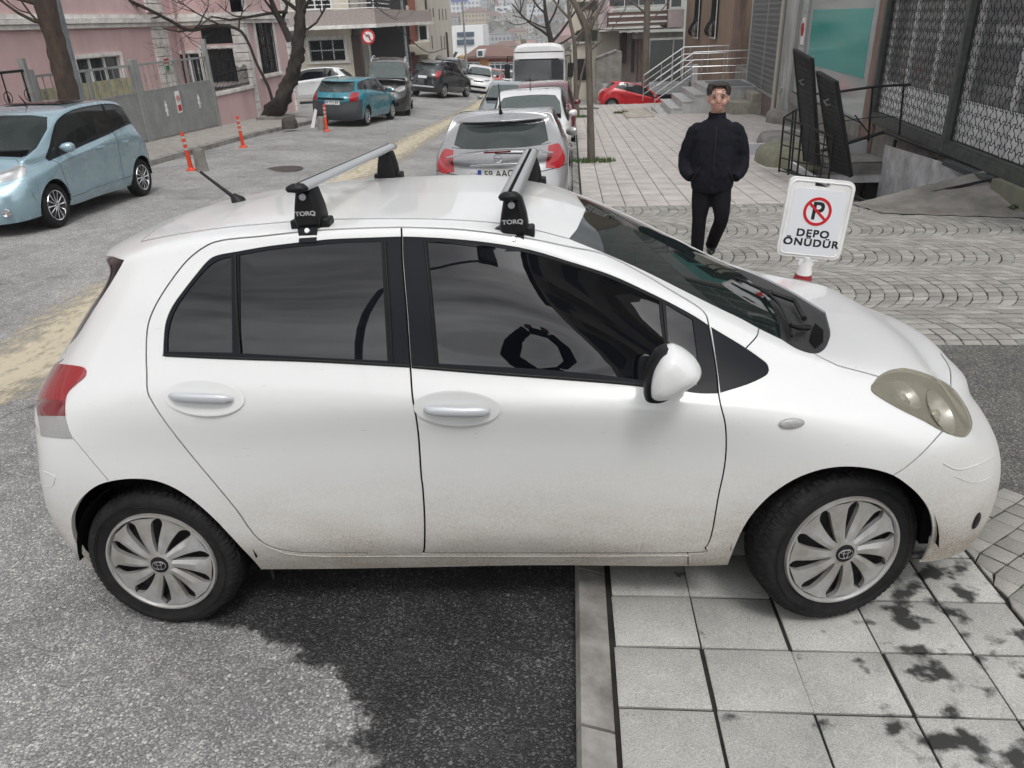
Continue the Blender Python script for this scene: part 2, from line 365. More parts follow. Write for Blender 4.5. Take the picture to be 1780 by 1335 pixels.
# ------------------------------------------------------------------ wheels (axle along local Y, outer face at -Y)
def wheel(name,parent,loc,rad,width,rimr,style,steer=0,spokes=10,detail=1,cap=True):
    """part wheel with sub-parts tyre, rim, hub_cap; the outer face looks to -Y when side=-1"""
    wroot=empty(name,loc,0); wroot.parent=parent; wroot.rotation_euler=(0,0,steer)
    T=Matrix.Rotation(math.pi/2,4,'X')     # lathe z -> -y
    w2=width/2; n=360 if detail>1 else (72 if detail else 32)
    mb=MB(); sh=rimr+.012
    prof=[(sh-.004,w2-.022),(sh,w2-.008),(sh+.012,w2-.004),(sh+.030,w2),(rad-.035,w2+.003),(rad-.018,w2-.004),(rad-.008,w2-.016),(rad-.002,w2-.032)]
    k=9 if detail>1 else 3
    prof+=[(rad,(w2-.036)*(1-2*i/(k-1))) for i in range(k)]
    prof+=[(rad-.010,-w2+.015),(rad-.035,-w2),(sh,-w2+.01)]
    if detail>1:
        vs=[];fs=[]; m_=len(prof)
        for i,(r,z) in enumerate(prof):
            for j in range(n):
                t=2*math.pi*j/n; rr=r
                if 5<=i<=7+k:
                    # siped winter tread: curved cross grooves and a wavy centre rib
                    ph=(j/n*78+abs(z)/w2*2.2*(1 if z>0 else 1))%1.0
                    g=.0065 if ph<.30 else (.0028 if abs(ph-.65)<.07 else 0)
                    if i in (9,8+k-3): g=max(g,.006)
                    rr=r-g*(1 if i>6 else .8)
                vs.append(T@Vector((rr*math.cos(t),rr*math.sin(t),z)))
        for i in range(m_-1):
            for j in range(n):
                fs.append((i*n+j,i*n+(j+1)%n,(i+1)*n+(j+1)%n,(i+1)*n+j))
        mb.add(vs,fs)
        for rr_ in (rimr+.045,rad-.042): mb.lathe([(rr_-.0025,w2+.001),(rr_,w2+.0045),(rr_+.0025,w2+.001)],96,T)
    else: mb.lathe(prof,n,T)
    mb.build('tyre',RUBBER,wroot,smooth=35)
    mb=MB()
    if style=='vane':
        mb.lathe([(rimr+.012,w2-.01),(rimr+.008,w2+.002),(rimr+.001,w2+.003),(rimr-.003,w2-.004),(rimr-.005,w2-.012)],72,T)
        nb=10
        for b in range(nb):
            a0=2*math.pi*b/nb; secs=[]
            for q in range(13):
                s=q/12; r=.046+(rimr-.006-.046)*s
                sw=-.17*s                    # swirl
                hw=(.15+.16*s)*(.10+.095*s)/(.10+.095*s)
                wid=.628*float(np.interp(s,[0,.1,.3,.6,.84,.93,1],[.98,.78,.66,.60,.60,.74,.96]))
                th=a0+sw; zt=w2+.006-.012*s*s
                A=[]
                for (du,dz) in ((-.5,-.020),(-.5,-.002),(.12,.0025),(.5,-.005),(.5,-.022)):
                    t=th+wid*du; A.append(T@Vector((r*math.cos(t),r*math.sin(t),zt+dz)))
                secs.append(A)
            mb.rings(secs)
        mb.lathe([(.052,w2-.015),(.052,w2+.004),(.040,w2+.008),(.0,w2+.009)],36,T)
        mb.build('rim',RIM,wroot,smooth=28)
        mb=MB(); mb.lathe([(rimr+.004,w2-.012),(rimr-.01,w2-.06),(.10,w2-.075),(0,w2-.075)],48,T)
        for q in range(4):
            t=q*math.pi/2+.3; mb.lathe([(.012,w2-.03),(.012,w2-.045)],8,T@Matrix.Translation((.05*math.cos(t),.05*math.sin(t),0)))
        mb.build('brake_disc',DARKM,wroot)
        mb=MB(); mb.lathe([(.034,w2+.006),(.034,w2+.0105),(.031,w2+.012),(0,w2+.0125)],32,T); mb.build('hub_cap',PLASTIC,wroot)
        mb=MB()
        def ring(cx,cy,a,b_,rot,r=.0015):
            pts=[]
            for q in range(25):
                t=2*math.pi*q/24; x=a*math.cos(t); y=b_*math.sin(t); pts.append(T@Vector((cx+x*math.cos(rot)-y*math.sin(rot),cy+x*math.sin(rot)+y*math.cos(rot),w2+.0135)))
            mb.tube(pts,r,5,False)
        ring(0,0,.026,.018,0); ring(0,.0,.018,.008,math.pi/2); ring(0,.008,.017,.0065,0)
        mb.build('emblem',CHROME,wroot)
    else:
        mb.lathe([(rimr+.012,w2-.01),(rimr+.006,w2+.001),(rimr-.004,w2-.004),(rimr-.008,w2-.02)],48 if detail else 24,T)
        for b in range(spokes):
            a0=2*math.pi*b/spokes; secs=[]
            for q in range(5):
                s=q/4; r=.035+(rimr-.006-.035)*s; wd=(.020+.014*s) if style=='spoke' else (.012+.012*s); zt=w2-.004-.010*math.sin(math.pi*s*.5)
                A=[]
                for (du,dz) in ((-.5,-.02),(-.5,-.002),(0,.004),(.5,-.002),(.5,-.02)):
                    y=wd*du; A.append(T@(Matrix.Rotation(a0,4,'Z')@Vector((r,y,zt+dz))))
                secs.append(A)
            mb.rings(secs)
        mb.lathe([(.045,w2-.02),(.045,w2-.004),(.03,w2+.002),(0,w2+.003)],24,T)
        mb.build('rim',RIM if style!='bright' else CHROME,wroot,smooth=30)
        MB().lathe([(rimr+.004,w2-.014),(rimr-.02,w2-.05),(0,w2-.055)],24,T).build('brake_disc',DARKM,wroot)
    return wroot
def flip(o):
    """the same wheel on the other side of the car"""
    o.rotation_euler=(0,0,o.rotation_euler[2]+math.pi); return o
def dupe_wheel(w,parent,loc,far,steer=0):
    c=copy_tree(w,parent); c.location=loc; c.rotation_euler=(0,0,steer+(math.pi if far else 0)); return c
HATCH=[
 [(-.52,0,.2),(-.59,0,.33),(-.61,0,.5),(-.59,0,.72),(-.51,0,.90),(-.43,0,1.05),(-.335,0,1.2),(-.19,0,1.31),(-.20,0,1.345),(-.245,0,1.365),(-.24,0,1.38)],
 [(-.50,.35,.2),(-.57,.35,.33),(-.59,.36,.5),(-.565,.37,.72),(-.52,.37,.89),(-.39,.37,1.05),(-.26,.36,1.2),(-.13,.36,1.31),(-.17,.34,1.36),(-.20,.22,1.385),(-.19,0,1.40)],
 [(-.40,.62,.2),(-.46,.645,.33),(-.48,.665,.52),(-.43,.68,.75),(-.39,.665,.90),(-.245,.64,1.07),(-.128,.60,1.22),(-.045,.57,1.34),(-.05,.52,1.39),(-.07,.3,1.425),(-.08,0,1.437)],
 [(-.28,.76,.22),(-.31,.79,.36),(-.31,.81,.55),(-.26,.82,.77),(-.19,.80,.94),(-.10,.745,1.09),(0,.69,1.24),(.06,.63,1.37),(.08,.57,1.425),(.07,.32,1.46),(.07,0,1.47)],
 [(0,.77,.24),(0,.81,.36),(0,.835,.55),(0,.836,.77),(.02,.835,.95),(.07,.775,1.11),(.13,.72,1.26),(.18,.655,1.395),(.20,.585,1.45),(.2,.32,1.475),(.2,0,1.483)],
 [(.45,.745,.22),(.45,.805,.36),(.45,.816,.52),(.45,.828,.77),(.45,.843,.945),(.45,.79,1.10),(.45,.73,1.27),(.45,.655,1.425),(.47,.59,1.472),(.5,.32,1.493),(.5,0,1.50)],
 [(1.,.745,.22),(1.,.803,.355),(1.,.814,.50),(1.,.824,.76),(1.,.846,.925),(1.,.80,1.045),(1.,.73,1.25),(1.,.655,1.42),(1.,.59,1.468),(1.,.32,1.475),(1.,0,1.478)],
 [(1.5,.745,.22),(1.5,.803,.355),(1.5,.814,.50),(1.5,.824,.74),(1.5,.846,.895),(1.5,.80,.985),(1.5,.735,1.175),(1.5,.655,1.345),(1.5,.59,1.388),(1.5,.32,1.41),(1.5,0,1.42)],
 [(2.,.76,.22),(2.,.80,.32),(2.,.814,.50),(2.,.824,.70),(2.,.845,.85),(2.,.80,.92),(2.,.735,1.005),(2.02,.66,1.085),(2.03,.595,1.125),(2.,.33,1.175),(2.,0,1.19)],
 [(2.4,.78,.25),(2.42,.81,.38),(2.42,.835,.55),(2.42,.84,.69),(2.42,.825,.78),(2.42,.775,.845),(2.42,.71,.895),(2.42,.65,.92),(2.42,.58,.935),(2.42,.33,.95),(2.42,0,.957)],
 [(2.73,.76,.22),(2.76,.79,.35),(2.77,.80,.52),(2.77,.79,.66),(2.77,.76,.73),(2.77,.71,.785),(2.76,.64,.83),(2.75,.58,.85),(2.75,.50,.86),(2.75,.28,.87),(2.75,0,.875)],
 [(2.98,.62,.19),(3.01,.64,.32),(3.01,.64,.50),(2.96,.62,.63),(2.91,.59,.70),(2.87,.55,.75),(2.845,.51,.785),(2.84,.47,.80),(2.84,.42,.81),(2.87,.22,.82),(2.87,0,.825)],
 [(3.10,.36,.18),(3.13,.37,.32),(3.13,.37,.48),(3.08,.36,.60),(3.03,.35,.67),(3.02,.33,.715),(3.0,.31,.745),(2.99,.28,.76),(2.98,.25,.772),(2.99,.13,.78),(2.99,0,.785)],
 [(3.13,0,.18),(3.17,0,.32),(3.17,0,.48),(3.12,0,.60),(3.08,0,.66),(3.06,0,.685),(3.045,0,.70),(3.035,0,.71),(3.025,0,.72),(3.02,0,.725),(3.01,0,.735)],
]
# ------------------------------------------------------------------ the white hatchback in the foreground
car=empty('parked_car',(0,0,0),0,'white hatchback with tinted windows and two roof bars, filling the foreground','car')
CM=Matrix(((0.99926,0.0020125,-0.0384089,0),(0,0.99863,0.0523257,0),(0.0384616,-0.052287,0.9978912,0),(0,0,0,1)))
car.rotation_euler=CM.to_euler()
S1=Surf(HATCH)
CMn=np.array(CM)[:3,:3]
def photo(P):
    q=(np.asarray(P)@CMn.T-CAM)@RW.T
    return np.stack([890+FPX*q[:,0]/q[:,2],667.5+FPX*q[:,1]/q[:,2]],1)
CAMC=CMn.T@CAM
def seen(P,Nn): return ((CAMC-P)*Nn).sum(1)>0.02
def T_(pts,closed=True,k=3,sharp=45):
    """traced outline on the body surface; items (u,v,'uv') are given on the surface itself"""
    px=[p for p in pts if len(p)==2]
    if len(px)==len(pts):
        q=smooth_line(pts,closed,k,sharp); return S1.locate(q,photo,seen)
    out=[];run=[]
    # rotate so the list starts with a uv item
    i0=[i for i,p in enumerate(pts) if len(p)==3][0]; pts=pts[i0:]+pts[:i0]
    for p in pts+[None]:
        if p is not None and len(p)==2: run.append(p); continue
        if run: out+=S1.locate(smooth_line(run,False,k,sharp),photo,seen); run=[]
        if p is not None: out.append((p[0],p[1]))
    return out
def line(pts,w=1.4): 
    q=smooth_line(pts,False,4,60); return S1.locate(buffer_line(q,w),photo,seen)
W1=[(283,617),(285,579),(289,556),(300,531),(320,503),(342,475),(359,455),(376,444),(412,437),(471,427),(550,418),(585,415),(666,412),(697,411),(699,452),(706,536),(712,636),(550,628),(401,624),(291,620)]
W2=[(700,411),(733,412),(787,415),(854,422),(922,434),(989,454),(1060,477),(1120,504),(1165,526),(1207,549),(1233,566),(1241,613),(1247,658),(1248,684),(1218,684),(1185,680),(1126,672),(1050,664),(852,648),(715,636),(708,536),(701,452)]
G0=[(290,611),(291,580),(300,545),(320,512),(345,480),(365,460),(380,451),(401,446),(403,613)]
G1=[(415,443),(471,433),(550,425),(585,422),(662,419),(667,520),(673,627),(560,622),(417,614)]
G2=[(742,420),(787,421),(854,428),(922,440),(989,459),(1060,483),(1120,510),(1147,523),(1150,560),(1156,600),(1166,665),(1126,662),(1050,652),(938,642),(762,632),(752,520)]
G3=[(1158,528),(1165,532),(1205,555),(1211,600),(1214,640),(1213,669),(1172,666),(1163,600)]
W3=[(1236,568),(1294,603),(1324,624),(1334,633),(1337,643),(1331,653),(1300,668),(1252,683),(1249,658),(1243,613)]
RD=[(698,395),(618,397),(534,402),(450,411),(415,414),(385,418),(359,427),(325,453),(289,500),(266,540),(256,573),(254,618),(255,645),(256,678),(264,698),(288,735),(330,789),(371,838),(412,888),(432,917),(449,937),(474,952),(526,961),(640,962),(736,962),(738,946),(738,900),(735,850),(732,825),(728,764),(723,724),(717,690),(713,634),(706,536),(699,452)]
FD=[(698,395),(787,398),(854,405),(922,415),(989,429),(1050,442),(1120,477),(1165,504),(1210,531),(1226,546),(1231,560),(1241,613),(1247,658),(1249,683),(1253,705),(1259,728),(1262,752),(1262,786),(1258,820),(1249,862),(1237,929),(1226,952),(1209,961),(1000,962),(736,962),(738,946),(738,900),(735,850),(732,825),(728,764),(723,724),(717,690),(713,634),(706,536),(699,452)]
TLA=[(40,698),(190,698),(190,724),(40,724)]
TLB=[(40,724),(190,724),(190,790),(40,790)]
TL=[(88,634),(115,634),(144,638),(151,645),(148,655),(132,669),(119,682),(114,698),(114,723),(119,744),(126,761),(99,760),(73,757),(66,715),(60,686),(60,669),(70,652)]
TLr=[(60,640),(170,640),(170,660),(118,684),(114,700),(60,700)]
HL=[(1514,671),(1526,656),(1545,645),(1571,641),(1601,647),(1631,660),(1653,673),(1668,690),(1683,716),(1689,738),(1682,755),(1670,760),(1638,750),(1604,731),(1559,709),(1518,684)]
ARR=[(142,961),(128,935),(124,904),(132,880),(148,859),(173,842),(206,834),(239,832),(272,836),(305,849),(338,871),(371,900),(395,925),(420,952),(441,974),(452,987)]
ARF=[(1262,990),(1275,955),(1292,917),(1312,888),(1341,859),(1379,834),(1416,819),(1450,812),(1483,811),(1516,815),(1553,826),(1583,847),(1603,867),(1616,888),(1622,913),(1621,934),(1612,959),(1599,983)]
def arch(A):
    q=S1.locate(smooth_line(A,False,3,60),photo,seen); return [(q[0][0],-.3)]+q+[(q[-1][0],-.3)]
COWL=[(9.45,10,'uv'),(8.88,10,'uv'),(1338,522),(1355,555),(1358,590),(1386,607),(1416,615),(1434,606),(1443,585),(1443,572)]
WS=[(8.88,10,'uv'),(7.26,10,'uv'),(1003,398),(989,415),(1000,420),(1060,444),(1120,471),(1180,501),(1240,531),(1288,554),(1319,571),(1358,590),(1355,555),(1338,522)]
HOOD=[(12.45,10,'uv'),(9.45,10,'uv'),(1443,572),(1443,585),(1434,606),(1417,616),(1449,632),(1462,637),(1500,647),(1528,655),(1545,645),(1571,641),(1601,647),(1631,660),(1653,673),(1651,641),(1635,614)]
ROOF=[(7.26,10,'uv'),(3.15,10,'uv'),(303,383),(270,400),(244,420),(303,408),(387,396),(450,390),(534,383),(588,381),(722,380),(848,386),(922,398),(989,415),(1003,398)]
FB=[(12.45,10,'uv'),(1635,614),(1651,641),(1653,673),(1668,690),(1683,716),(1689,738),(1682,755),(1670,760),(1638,750),(1604,787),(1574,813),(1554,826),(1560,870),(9.7,-.1,'uv'),(13.1,-.1,'uv'),(13.1,10.1,'uv')]
FEN=[(1297,605),(1319,571),(1358,590),(1386,607),(1417,616),(1449,632),(1500,647),(1528,655),(1515,671),(1518,684),(1559,709),(1604,731),(1638,750),(1604,787),(1574,813),(1554,826),(1554,900),(1262,1000),(1196,990),(1196,961),(1209,961),(1226,952),(1237,929),(1249,862),(1258,820),(1262,786),(1262,752),(1259,728),(1253,705),(1249,683),(1300,668),(1331,653),(1337,643),(1324,624)]
q0=S1.locate([(73,757)],photo,seen)[0]
RB=[(-.1,q0[1],'uv'),(-.1,-.1,'uv'),(3.6,-.1,'uv'),(200,900),(189,836),(156,797),(126,761),(99,760),(73,757)]
RW_=[(-.1,8.1,'uv'),(-.1,4.9,'uv'),(116,603),(134,585),(162,540),(190,497),(208,467),(216,452),(2.0,8.1,'uv')]
SPL=[(-.1,10.1,'uv'),(-.1,8.1,'uv'),(2.0,8.1,'uv'),(217,450),(244,420),(270,400),(303,383),(3.15,10.1,'uv')]
def cut(poly,y0,y1):
    # the part of the lamp outline between two heights, walked finely
    P_=smooth_line(poly,True,6,45); 
    def clip(P_,yc,keep_below):
        o=[]
        for p,q in zip(P_,P_[1:]+P_[:1]):
            ip=(p[1]<=yc)==keep_below; iq=(q[1]<=yc)==keep_below
            if ip: o.append(p)
            if ip!=iq: t=(yc-p[1])/(q[1]-p[1]); o.append(p+(q-p)*t)
        return o
    return S1.locate(clip(clip(P_,y1,True),y0,False),photo,seen)
TLu=[cut(TL,0,697),cut(TL,697,723),cut(TL,723,900)]
regs=[('!wheel_opening',arch(ARR)),('!wheel_opening',arch(ARF)),('!quarter_glass',T_(G0)),('!rear_glass',T_(G1)),('!front_glass',T_(G2)),('!vent_glass',T_(G3)),
 ('!brake_lens',TLu[1]),('!reverse_lens',TLu[2]),('!tail_lens',TLu[0]),('!headlight',T_(HL)),('!rear_window',T_(RW_)),('!windshield',T_(WS)),('!wiper_cowl',T_(COWL)),
 ('rear_trim',T_(W1)),('front_trim',T_(W2)),('corner_trim',T_(W3)),('rear_door',T_(RD)),('front_door',T_(FD)),('hood',T_(HOOD)),('roof',T_(ROOF)),('rear_spoiler',T_(SPL)),('front_bumper',T_(FB)),('rear_bumper',T_(RB)),('front_fender',T_(FEN))]
gaps=[line(RD[0:1]+RD[1:24]),line([(698,394)]+RD[:22:-1][:-1][:12] if 0 else [(698,394),(699,452),(706,536),(713,634),(717,690),(723,724),(728,764),(732,825),(735,850),(738,900),(738,946),(736,963)],1.7),
 line(FD[0:29]),line([(244,420),(303,408),(387,396),(450,390),(534,383),(588,381),(722,380),(848,386),(922,398),(989,415)],1.1),
 line([(1319,571),(1315,585),(1297,605)],1.2),line([(1417,616),(1449,632),(1462,637),(1500,647),(1528,655)],1.2),line([(1638,750),(1604,787),(1574,813),(1554,826)],1.2),
 line([(126,761),(156,797),(189,836)],1.0),line([(116,605),(110,624),(94,634)],1.1),line([(1196,961),(1196,983)],1.0),line([(1653,673),(1651,641),(1635,614)],1.2),line([(303,383),(270,400),(244,420)],.9)]
OUT=partition(S1,regs,gaps,du=.13,dv=.22)
for nm,mt,off,wl in [('rear_door',WHITE,0,.012),('front_door',WHITE,0,.012),('hood',WHITE,0,.012),('roof',WHITE,0,.012),('rear_spoiler',WHITE,0,.01),('front_bumper',WHITE,0,.007),('rear_bumper',WHITE,0,.018),('front_fender',WHITE,0,.018),
   ('rear_window',TINT,-.003,0),('windshield',WSG,-.004,.0),('wiper_cowl',COWLM,-.008,.0)]:
    if nm in OUT:
        if nm in ('rear_door','front_door','front_fender'):
            for sd_ in (1,-1): emit(S1,OUT[nm],nm,mt,car,off,wl,[sd_],None)
        else: both(S1,OUT[nm],nm,mt,car,off,wl)
both(S1,OUT.get('rest',[]),'body_shell',WHITE,car,0,.018)
both(S1,OUT['seam'],'seam',SEAM,car,-.006,0)
kids={o.name.split('.')[0]+('n' if i==0 else 'f'):o for k_ in ('rear_door','front_door','front_fender') for i,o in enumerate([c for c in car.children if c.name.split('.')[0]==k_])}
for i,sd_ in enumerate((1,-1)):
    s_='nf'[i]
    a=emit(S1,OUT['rear_trim'],'window_frame',TRIM,kids['rear_door'+s_],-.003,.006,[sd_],None)
    emit(S1,OUT['rear_glass'],'window',TINT,kids['rear_door'+s_],-.007,0,[sd_],None); emit(S1,OUT['quarter_glass'],'window',TINT,kids['rear_door'+s_],-.007,0,[sd_],None)
    emit(S1,OUT['front_trim'],'window_frame',TRIM,kids['front_door'+s_],-.003,.006,[sd_],None)
    emit(S1,OUT['front_glass'],'window',TINT,kids['front_door'+s_],-.007,0,[sd_],None); emit(S1,OUT['vent_glass'],'window',TINT,kids['front_door'+s_],-.007,0,[sd_],None)
    emit(S1,OUT['corner_trim'],'corner_trim',TRIM,kids['front_fender'+s_],-.002,.006,[sd_],None)
    tl=emit(S1,OUT['tail_lens'],'tail_light',REDL,car,.004,.012,[sd_],None)
    hl=emit(S1,OUT['headlight'],'headlight',LENS,car,.003,.012,[sd_],None)
    emit(S1,OUT['headlight'],'lamp_housing',mat('lamp_housing',(.07,.066,.055),.3,.6),hl,-.05,.0,[sd_],None)
    # reflector bowls behind the lens
    for (px_,py_,r_) in ((1640,712,.078),(1578,680,.058)):
        uv=S1.locate([(px_,py_)],photo,seen); P=S1.ev(*zip(*uv))[0]; Nn=S1.nor(*zip(*uv))[0]
        P=P-Nn*.045; P[1]*=sd_; Nn=Nn*np.array([1,sd_,1]); Z=Vector(Nn).lerp(Vector((1,0,.2)),.30).normalized()
        M4=Matrix.Translation(P)@Z.to_track_quat('Z','Y').to_matrix().to_4x4()
        MB().lathe([(r_,.03),(r_*.8,.012),(r_*.5,.0),(r_*.2,-.006),(r_*.18,.02),(0,.024)],28,M4).build('reflector',mat('dull_reflector',(.45,.44,.40),.3,.8),hl)
    emit(S1,OUT['brake_lens'],'brake_lens',DRED,tl,.004,.012,[sd_],None); emit(S1,OUT['reverse_lens'],'reverse_lens',GREYL,tl,.004,.012,[sd_],None)
# door handles, sitting in shallow oval dishes
def onsurf(px,py,off=0):
    uv=S1.locate([(px,py)],photo,seen); P=S1.ev(*zip(*uv))[0]; Nn=S1.nor(*zip(*uv))[0]; return Vector(P+Nn*off),Vector(Nn)
for (a,b,c_,dr) in (((298,688),(407,693),(354,691),'rear_doorn'),((738,709),(852,712),(794,710),'front_doorn')):
    for sd_ in (1,-1):
        pa,na=onsurf(*a,.0); pb,nb=onsurf(*b,.0); pc,nc=onsurf(*c_); F=Matrix.Diagonal((1,sd_,1,1))
        secs=[]; ax=(pb-pa); Ln=ax.length
        for i in range(13):
            s=i/12; rr=.0145*(1-.35*abs(2*s-1)**6); o_=.016+.012*math.sin(math.pi*min(1,max(0,(s-.04)/.92)))**.5 if 0<s<1 else .012
            c=pa+ax*s+nc*o_; up=Vector((0,0,1)); secs.append([F@(c+up*rr*1.25*math.cos(t)*(1 if 0<i<12 else .6)+nc*rr*.8*math.sin(t)) for t in [2*math.pi*k/10 for k in range(10)]])
        dr_=kids[dr[:-1]+('n' if sd_==1 else 'f')]
        MB().rings(secs).build('handle',SILVER,dr_,smooth=60)
        mb=MB(); X=ax.normalized(); up=nc.cross(X)
        prof=[(1.05,.0005),(1.0,.0012),(.93,.0014),(.86,.0012),(.5,.0012),(0,.0012)]; n=40; vs=[]
        for (rr,h) in prof:
            for k in range(n):
                t=2*math.pi*k/n
                pt=pc+X*(.135*rr*math.cos(t))+up*(.060*rr*math.sin(t))
                vs.append(F@(pt+nc*(h+.001)))
        fs=[(i*n+k,i*n+(k+1)%n,(i+1)*n+(k+1)%n,(i+1)*n+k) for i in range(len(prof)-1) for k in range(n)]
        mb.add(vs,fs).build('handle_dish',WHITE,dr_,smooth=60)
# side indicator
for sd_ in (1,-1):
    pc,nc=onsurf(1376,736,0); F=Matrix.Diagonal((1,sd_,1,1)); M4=F@Matrix.Translation(pc)@nc.to_track_quat('Z','Y').to_matrix().to_4x4()@Matrix.Diagonal((.042,.017,.009,1))
    MB().lathe([(1,0),(.96,.45),(.7,.85),(0,1)],28,M4).build('side_indicator',GREYL,kids['front_fender'+('n' if sd_==1 else 'f')],smooth=80)
# bumper slot by the fog lamp and protective groove
    pc,nc=onsurf(1697,905,.001); M4=F@Matrix.Translation(pc)@nc.to_track_quat('Z','Y').to_matrix().to_4x4()@Matrix.Diagonal((.02,.035,.006,1))
    MB().lathe([(1,0),(.9,.5),(0,.6)],20,M4).build('fog_lamp_slot',PLASTIC,car,smooth=80)
def ridge(pts,r,m_,name,par,off=.0005):
    q=smooth_line(pts,False,4,70); uv=S1.locate(q,photo,seen); P=S1.ev(*zip(*uv)); Nn=S1.nor(*zip(*uv))
    MB().tube([Vector(p+n_*off) for p,n_ in zip(P,Nn)],r,6).build(name,m_,par,smooth=80)
ridge([(1640,806),(1664,816),(1690,811),(1712,802),(1727,793)],.0022,WHITE,'bumper_line',car,.0002)
ridge([(1660,828),(1685,838),(1705,837),(1728,826)],.0016,WHITE,'bumper_line',car,.0002)
ridge([(66,818),(80,821),(94,827),(95,835),(90,845),(74,846)],.0016,WHITE,'bumper_line',car,.0002)
ridge([(463,950),(526,966),(736,967),(1000,967),(1200,966)],.004,WHITE,'sill_line',car,-.0015)
ridge([(287,617),(401,622),(550,627),(713,636)],.006,PLASTIC,'window_seal',kids['rear_doorn'],.001)
ridge([(716,637),(852,648),(1050,663),(1126,671),(1185,679)],.006,PLASTIC,'window_seal',kids['front_doorn'],.001)
for pts in ([(409,441),(410,500),(413,560),(417,614)],[(669,418),(672,470),(677,540),(682,628)],[(738,419),(745,480),(752,550),(760,632)],[(1153,527),(1156,560),(1161,610),(1168,665)]):
    ridge(pts,.004,PLASTIC,'window_seal',kids['rear_doorn'] if pts[0][0]<700 else kids['front_doorn'],.0)
# wing mirrors
MO=[(1128,684),(1127,662),(1131,640),(1139,622),(1150,607),(1166,599),(1180,602),(1194,610),(1208,622),(1217,636),(1218,646),(1213,656),(1198,667),(1180,677),(1158,688),(1140,690)]
def carpt(px,py,y):
    o=Vector(CAMC); d=Vector(CMn.T@(RW.T@np.array([(px-890)/FPX,(py-667.5)/FPX,1.0]))); return o+d*((y-o.y)/d.y)
for sd_ in (1,-1):
    F=Matrix.Diagonal((1,sd_,1,1)); rim_=[carpt(a,b,-.93) for a,b in smooth_line(MO,True,3,80)]; c=sum(rim_,Vector())/len(rim_)
    rings_=[]
    for y,s,dx in ((-.865,.62,.0),(-.885,.86,.0),(-.91,.97,.0),(-.935,1.0,0),(-.96,.965,.0),(-.985,.87,-.004),(-1.004,.70,-.008),(-1.015,.45,-.01),(-1.018,.12,-.012)):
        rings_.append([F@Vector((c.x+(p.x-c.x)*s+dx,y,c.z+(p.z-c.z)*s)) for p in rim_])
    mr=MB().rings(rings_).build('wing_mirror',WHITE,car,smooth=80)
    rings_=[]
    for y,s in ((-.90,1.01),(-.93,1.05),(-.955,1.03),(-.975,.93)): rings_.append([F@Vector((c.x+(p.x-c.x)*s*.93-.016,y,c.z+(p.z-c.z)*s-.007)) for p in rim_])
    MB().rings(rings_).build('mirror_glass_rim',PLASTIC,mr,smooth=80)
    MB().tube([F@Vector((1.93,-.77,.99)),F@Vector((1.92,-.83,1.0)),F@Vector((1.91,-.88,1.01))],[.035,.028,.03],10).build('mirror_arm',TRIM,mr,smooth=80)
# wheel wells, underbody, interior
def half_tube(cx,cz,r,y0,y1,a0=2,a1=178,n=24,closed_end=True):
    mb=MB(); ring_=[(cx+r*math.cos(R(a0+(a1-a0)*k/n)),cz+r*math.sin(R(a0+(a1-a0)*k/n))) for k in range(n+1)]
    vs=[(x,y0,z) for x,z in ring_]+[(x,y1,z) for x,z in ring_]; fs=[(k,k+1,n+2+k,n+1+k) for k in range(n)]
    if closed_end: vs.append((cx,y1,cz)); fs+=[(n+1+k,n+2+k,2*n+2) for k in range(n)]
    return mb.add(vs,fs)
for cx in (.03,2.43):
    for s_ in (-1,1): half_tube(cx,.30,.345,s_*.805,s_*.52).build('wheel_well',SEAM,car)
MB().box(-.42,2.98,-.52,.52,.20,.34).box(.42,2.04,-.735,.735,.245,.30).box(-.5,-.32,-.60,.60,.26,.5).box(2.8,3.0,-.55,.55,.2,.5).build('underbody',SEAM,car)
MB().box(2.75,2.78,-.72,-.5,.27,.50).build('wheel_liner',SEAM,car)
MB().box(-.33,-.31,-.70,-.5,.28,.5).build('wheel_liner',SEAM,car)
MB().box(.385,.395,-.74,-.62,.17,.26).build('mud_flap',PLASTIC,car)
mb=MB(); mb.rings([[(1.95,y*.74,.84),(1.95,y*.74,.86)] for y in (-1,1)],False)
mb=MB(); mb.prism([(1.72,.80),(1.75,.96),(1.95,.985),(2.28,.93),(2.30,.80)],-.70,.70,'y'); dash=mb.build('dashboard',INT,car,smooth=50,bevel=.03)
for y in (-.34,.34):
    mb=MB(); mb.prism([(.85,.55),(1.32,.52),(1.36,.64),(.98,.68),(.80,1.15),(.68,1.15),(.76,.6)],y-.23,y+.23,'y'); mb.build('seat',INT,car,bevel=.04)
    MB().box(.68,.76,y-.12,y+.12,1.17,1.32).build('headrest',INT,car,bevel=.03)
MB().box(-.3,2.4,-.68,.68,.42,.5).build('cabin_floor',SEAM,car)
pts=[Vector((1.60+.06*math.cos(t)*.4,.34+.18*math.sin(t),.98+.17*math.cos(t))) for t in [2*math.pi*k/24 for k in range(25)]]
MB().tube(pts,.014,8,False).build('steering_wheel',PLASTIC,car,smooth=60)
MB().box(2.02,2.2,-.55,-.3,.975,.98).build('paper_on_dashboard',mat('paper',(.6,.6,.58),.7),dash)
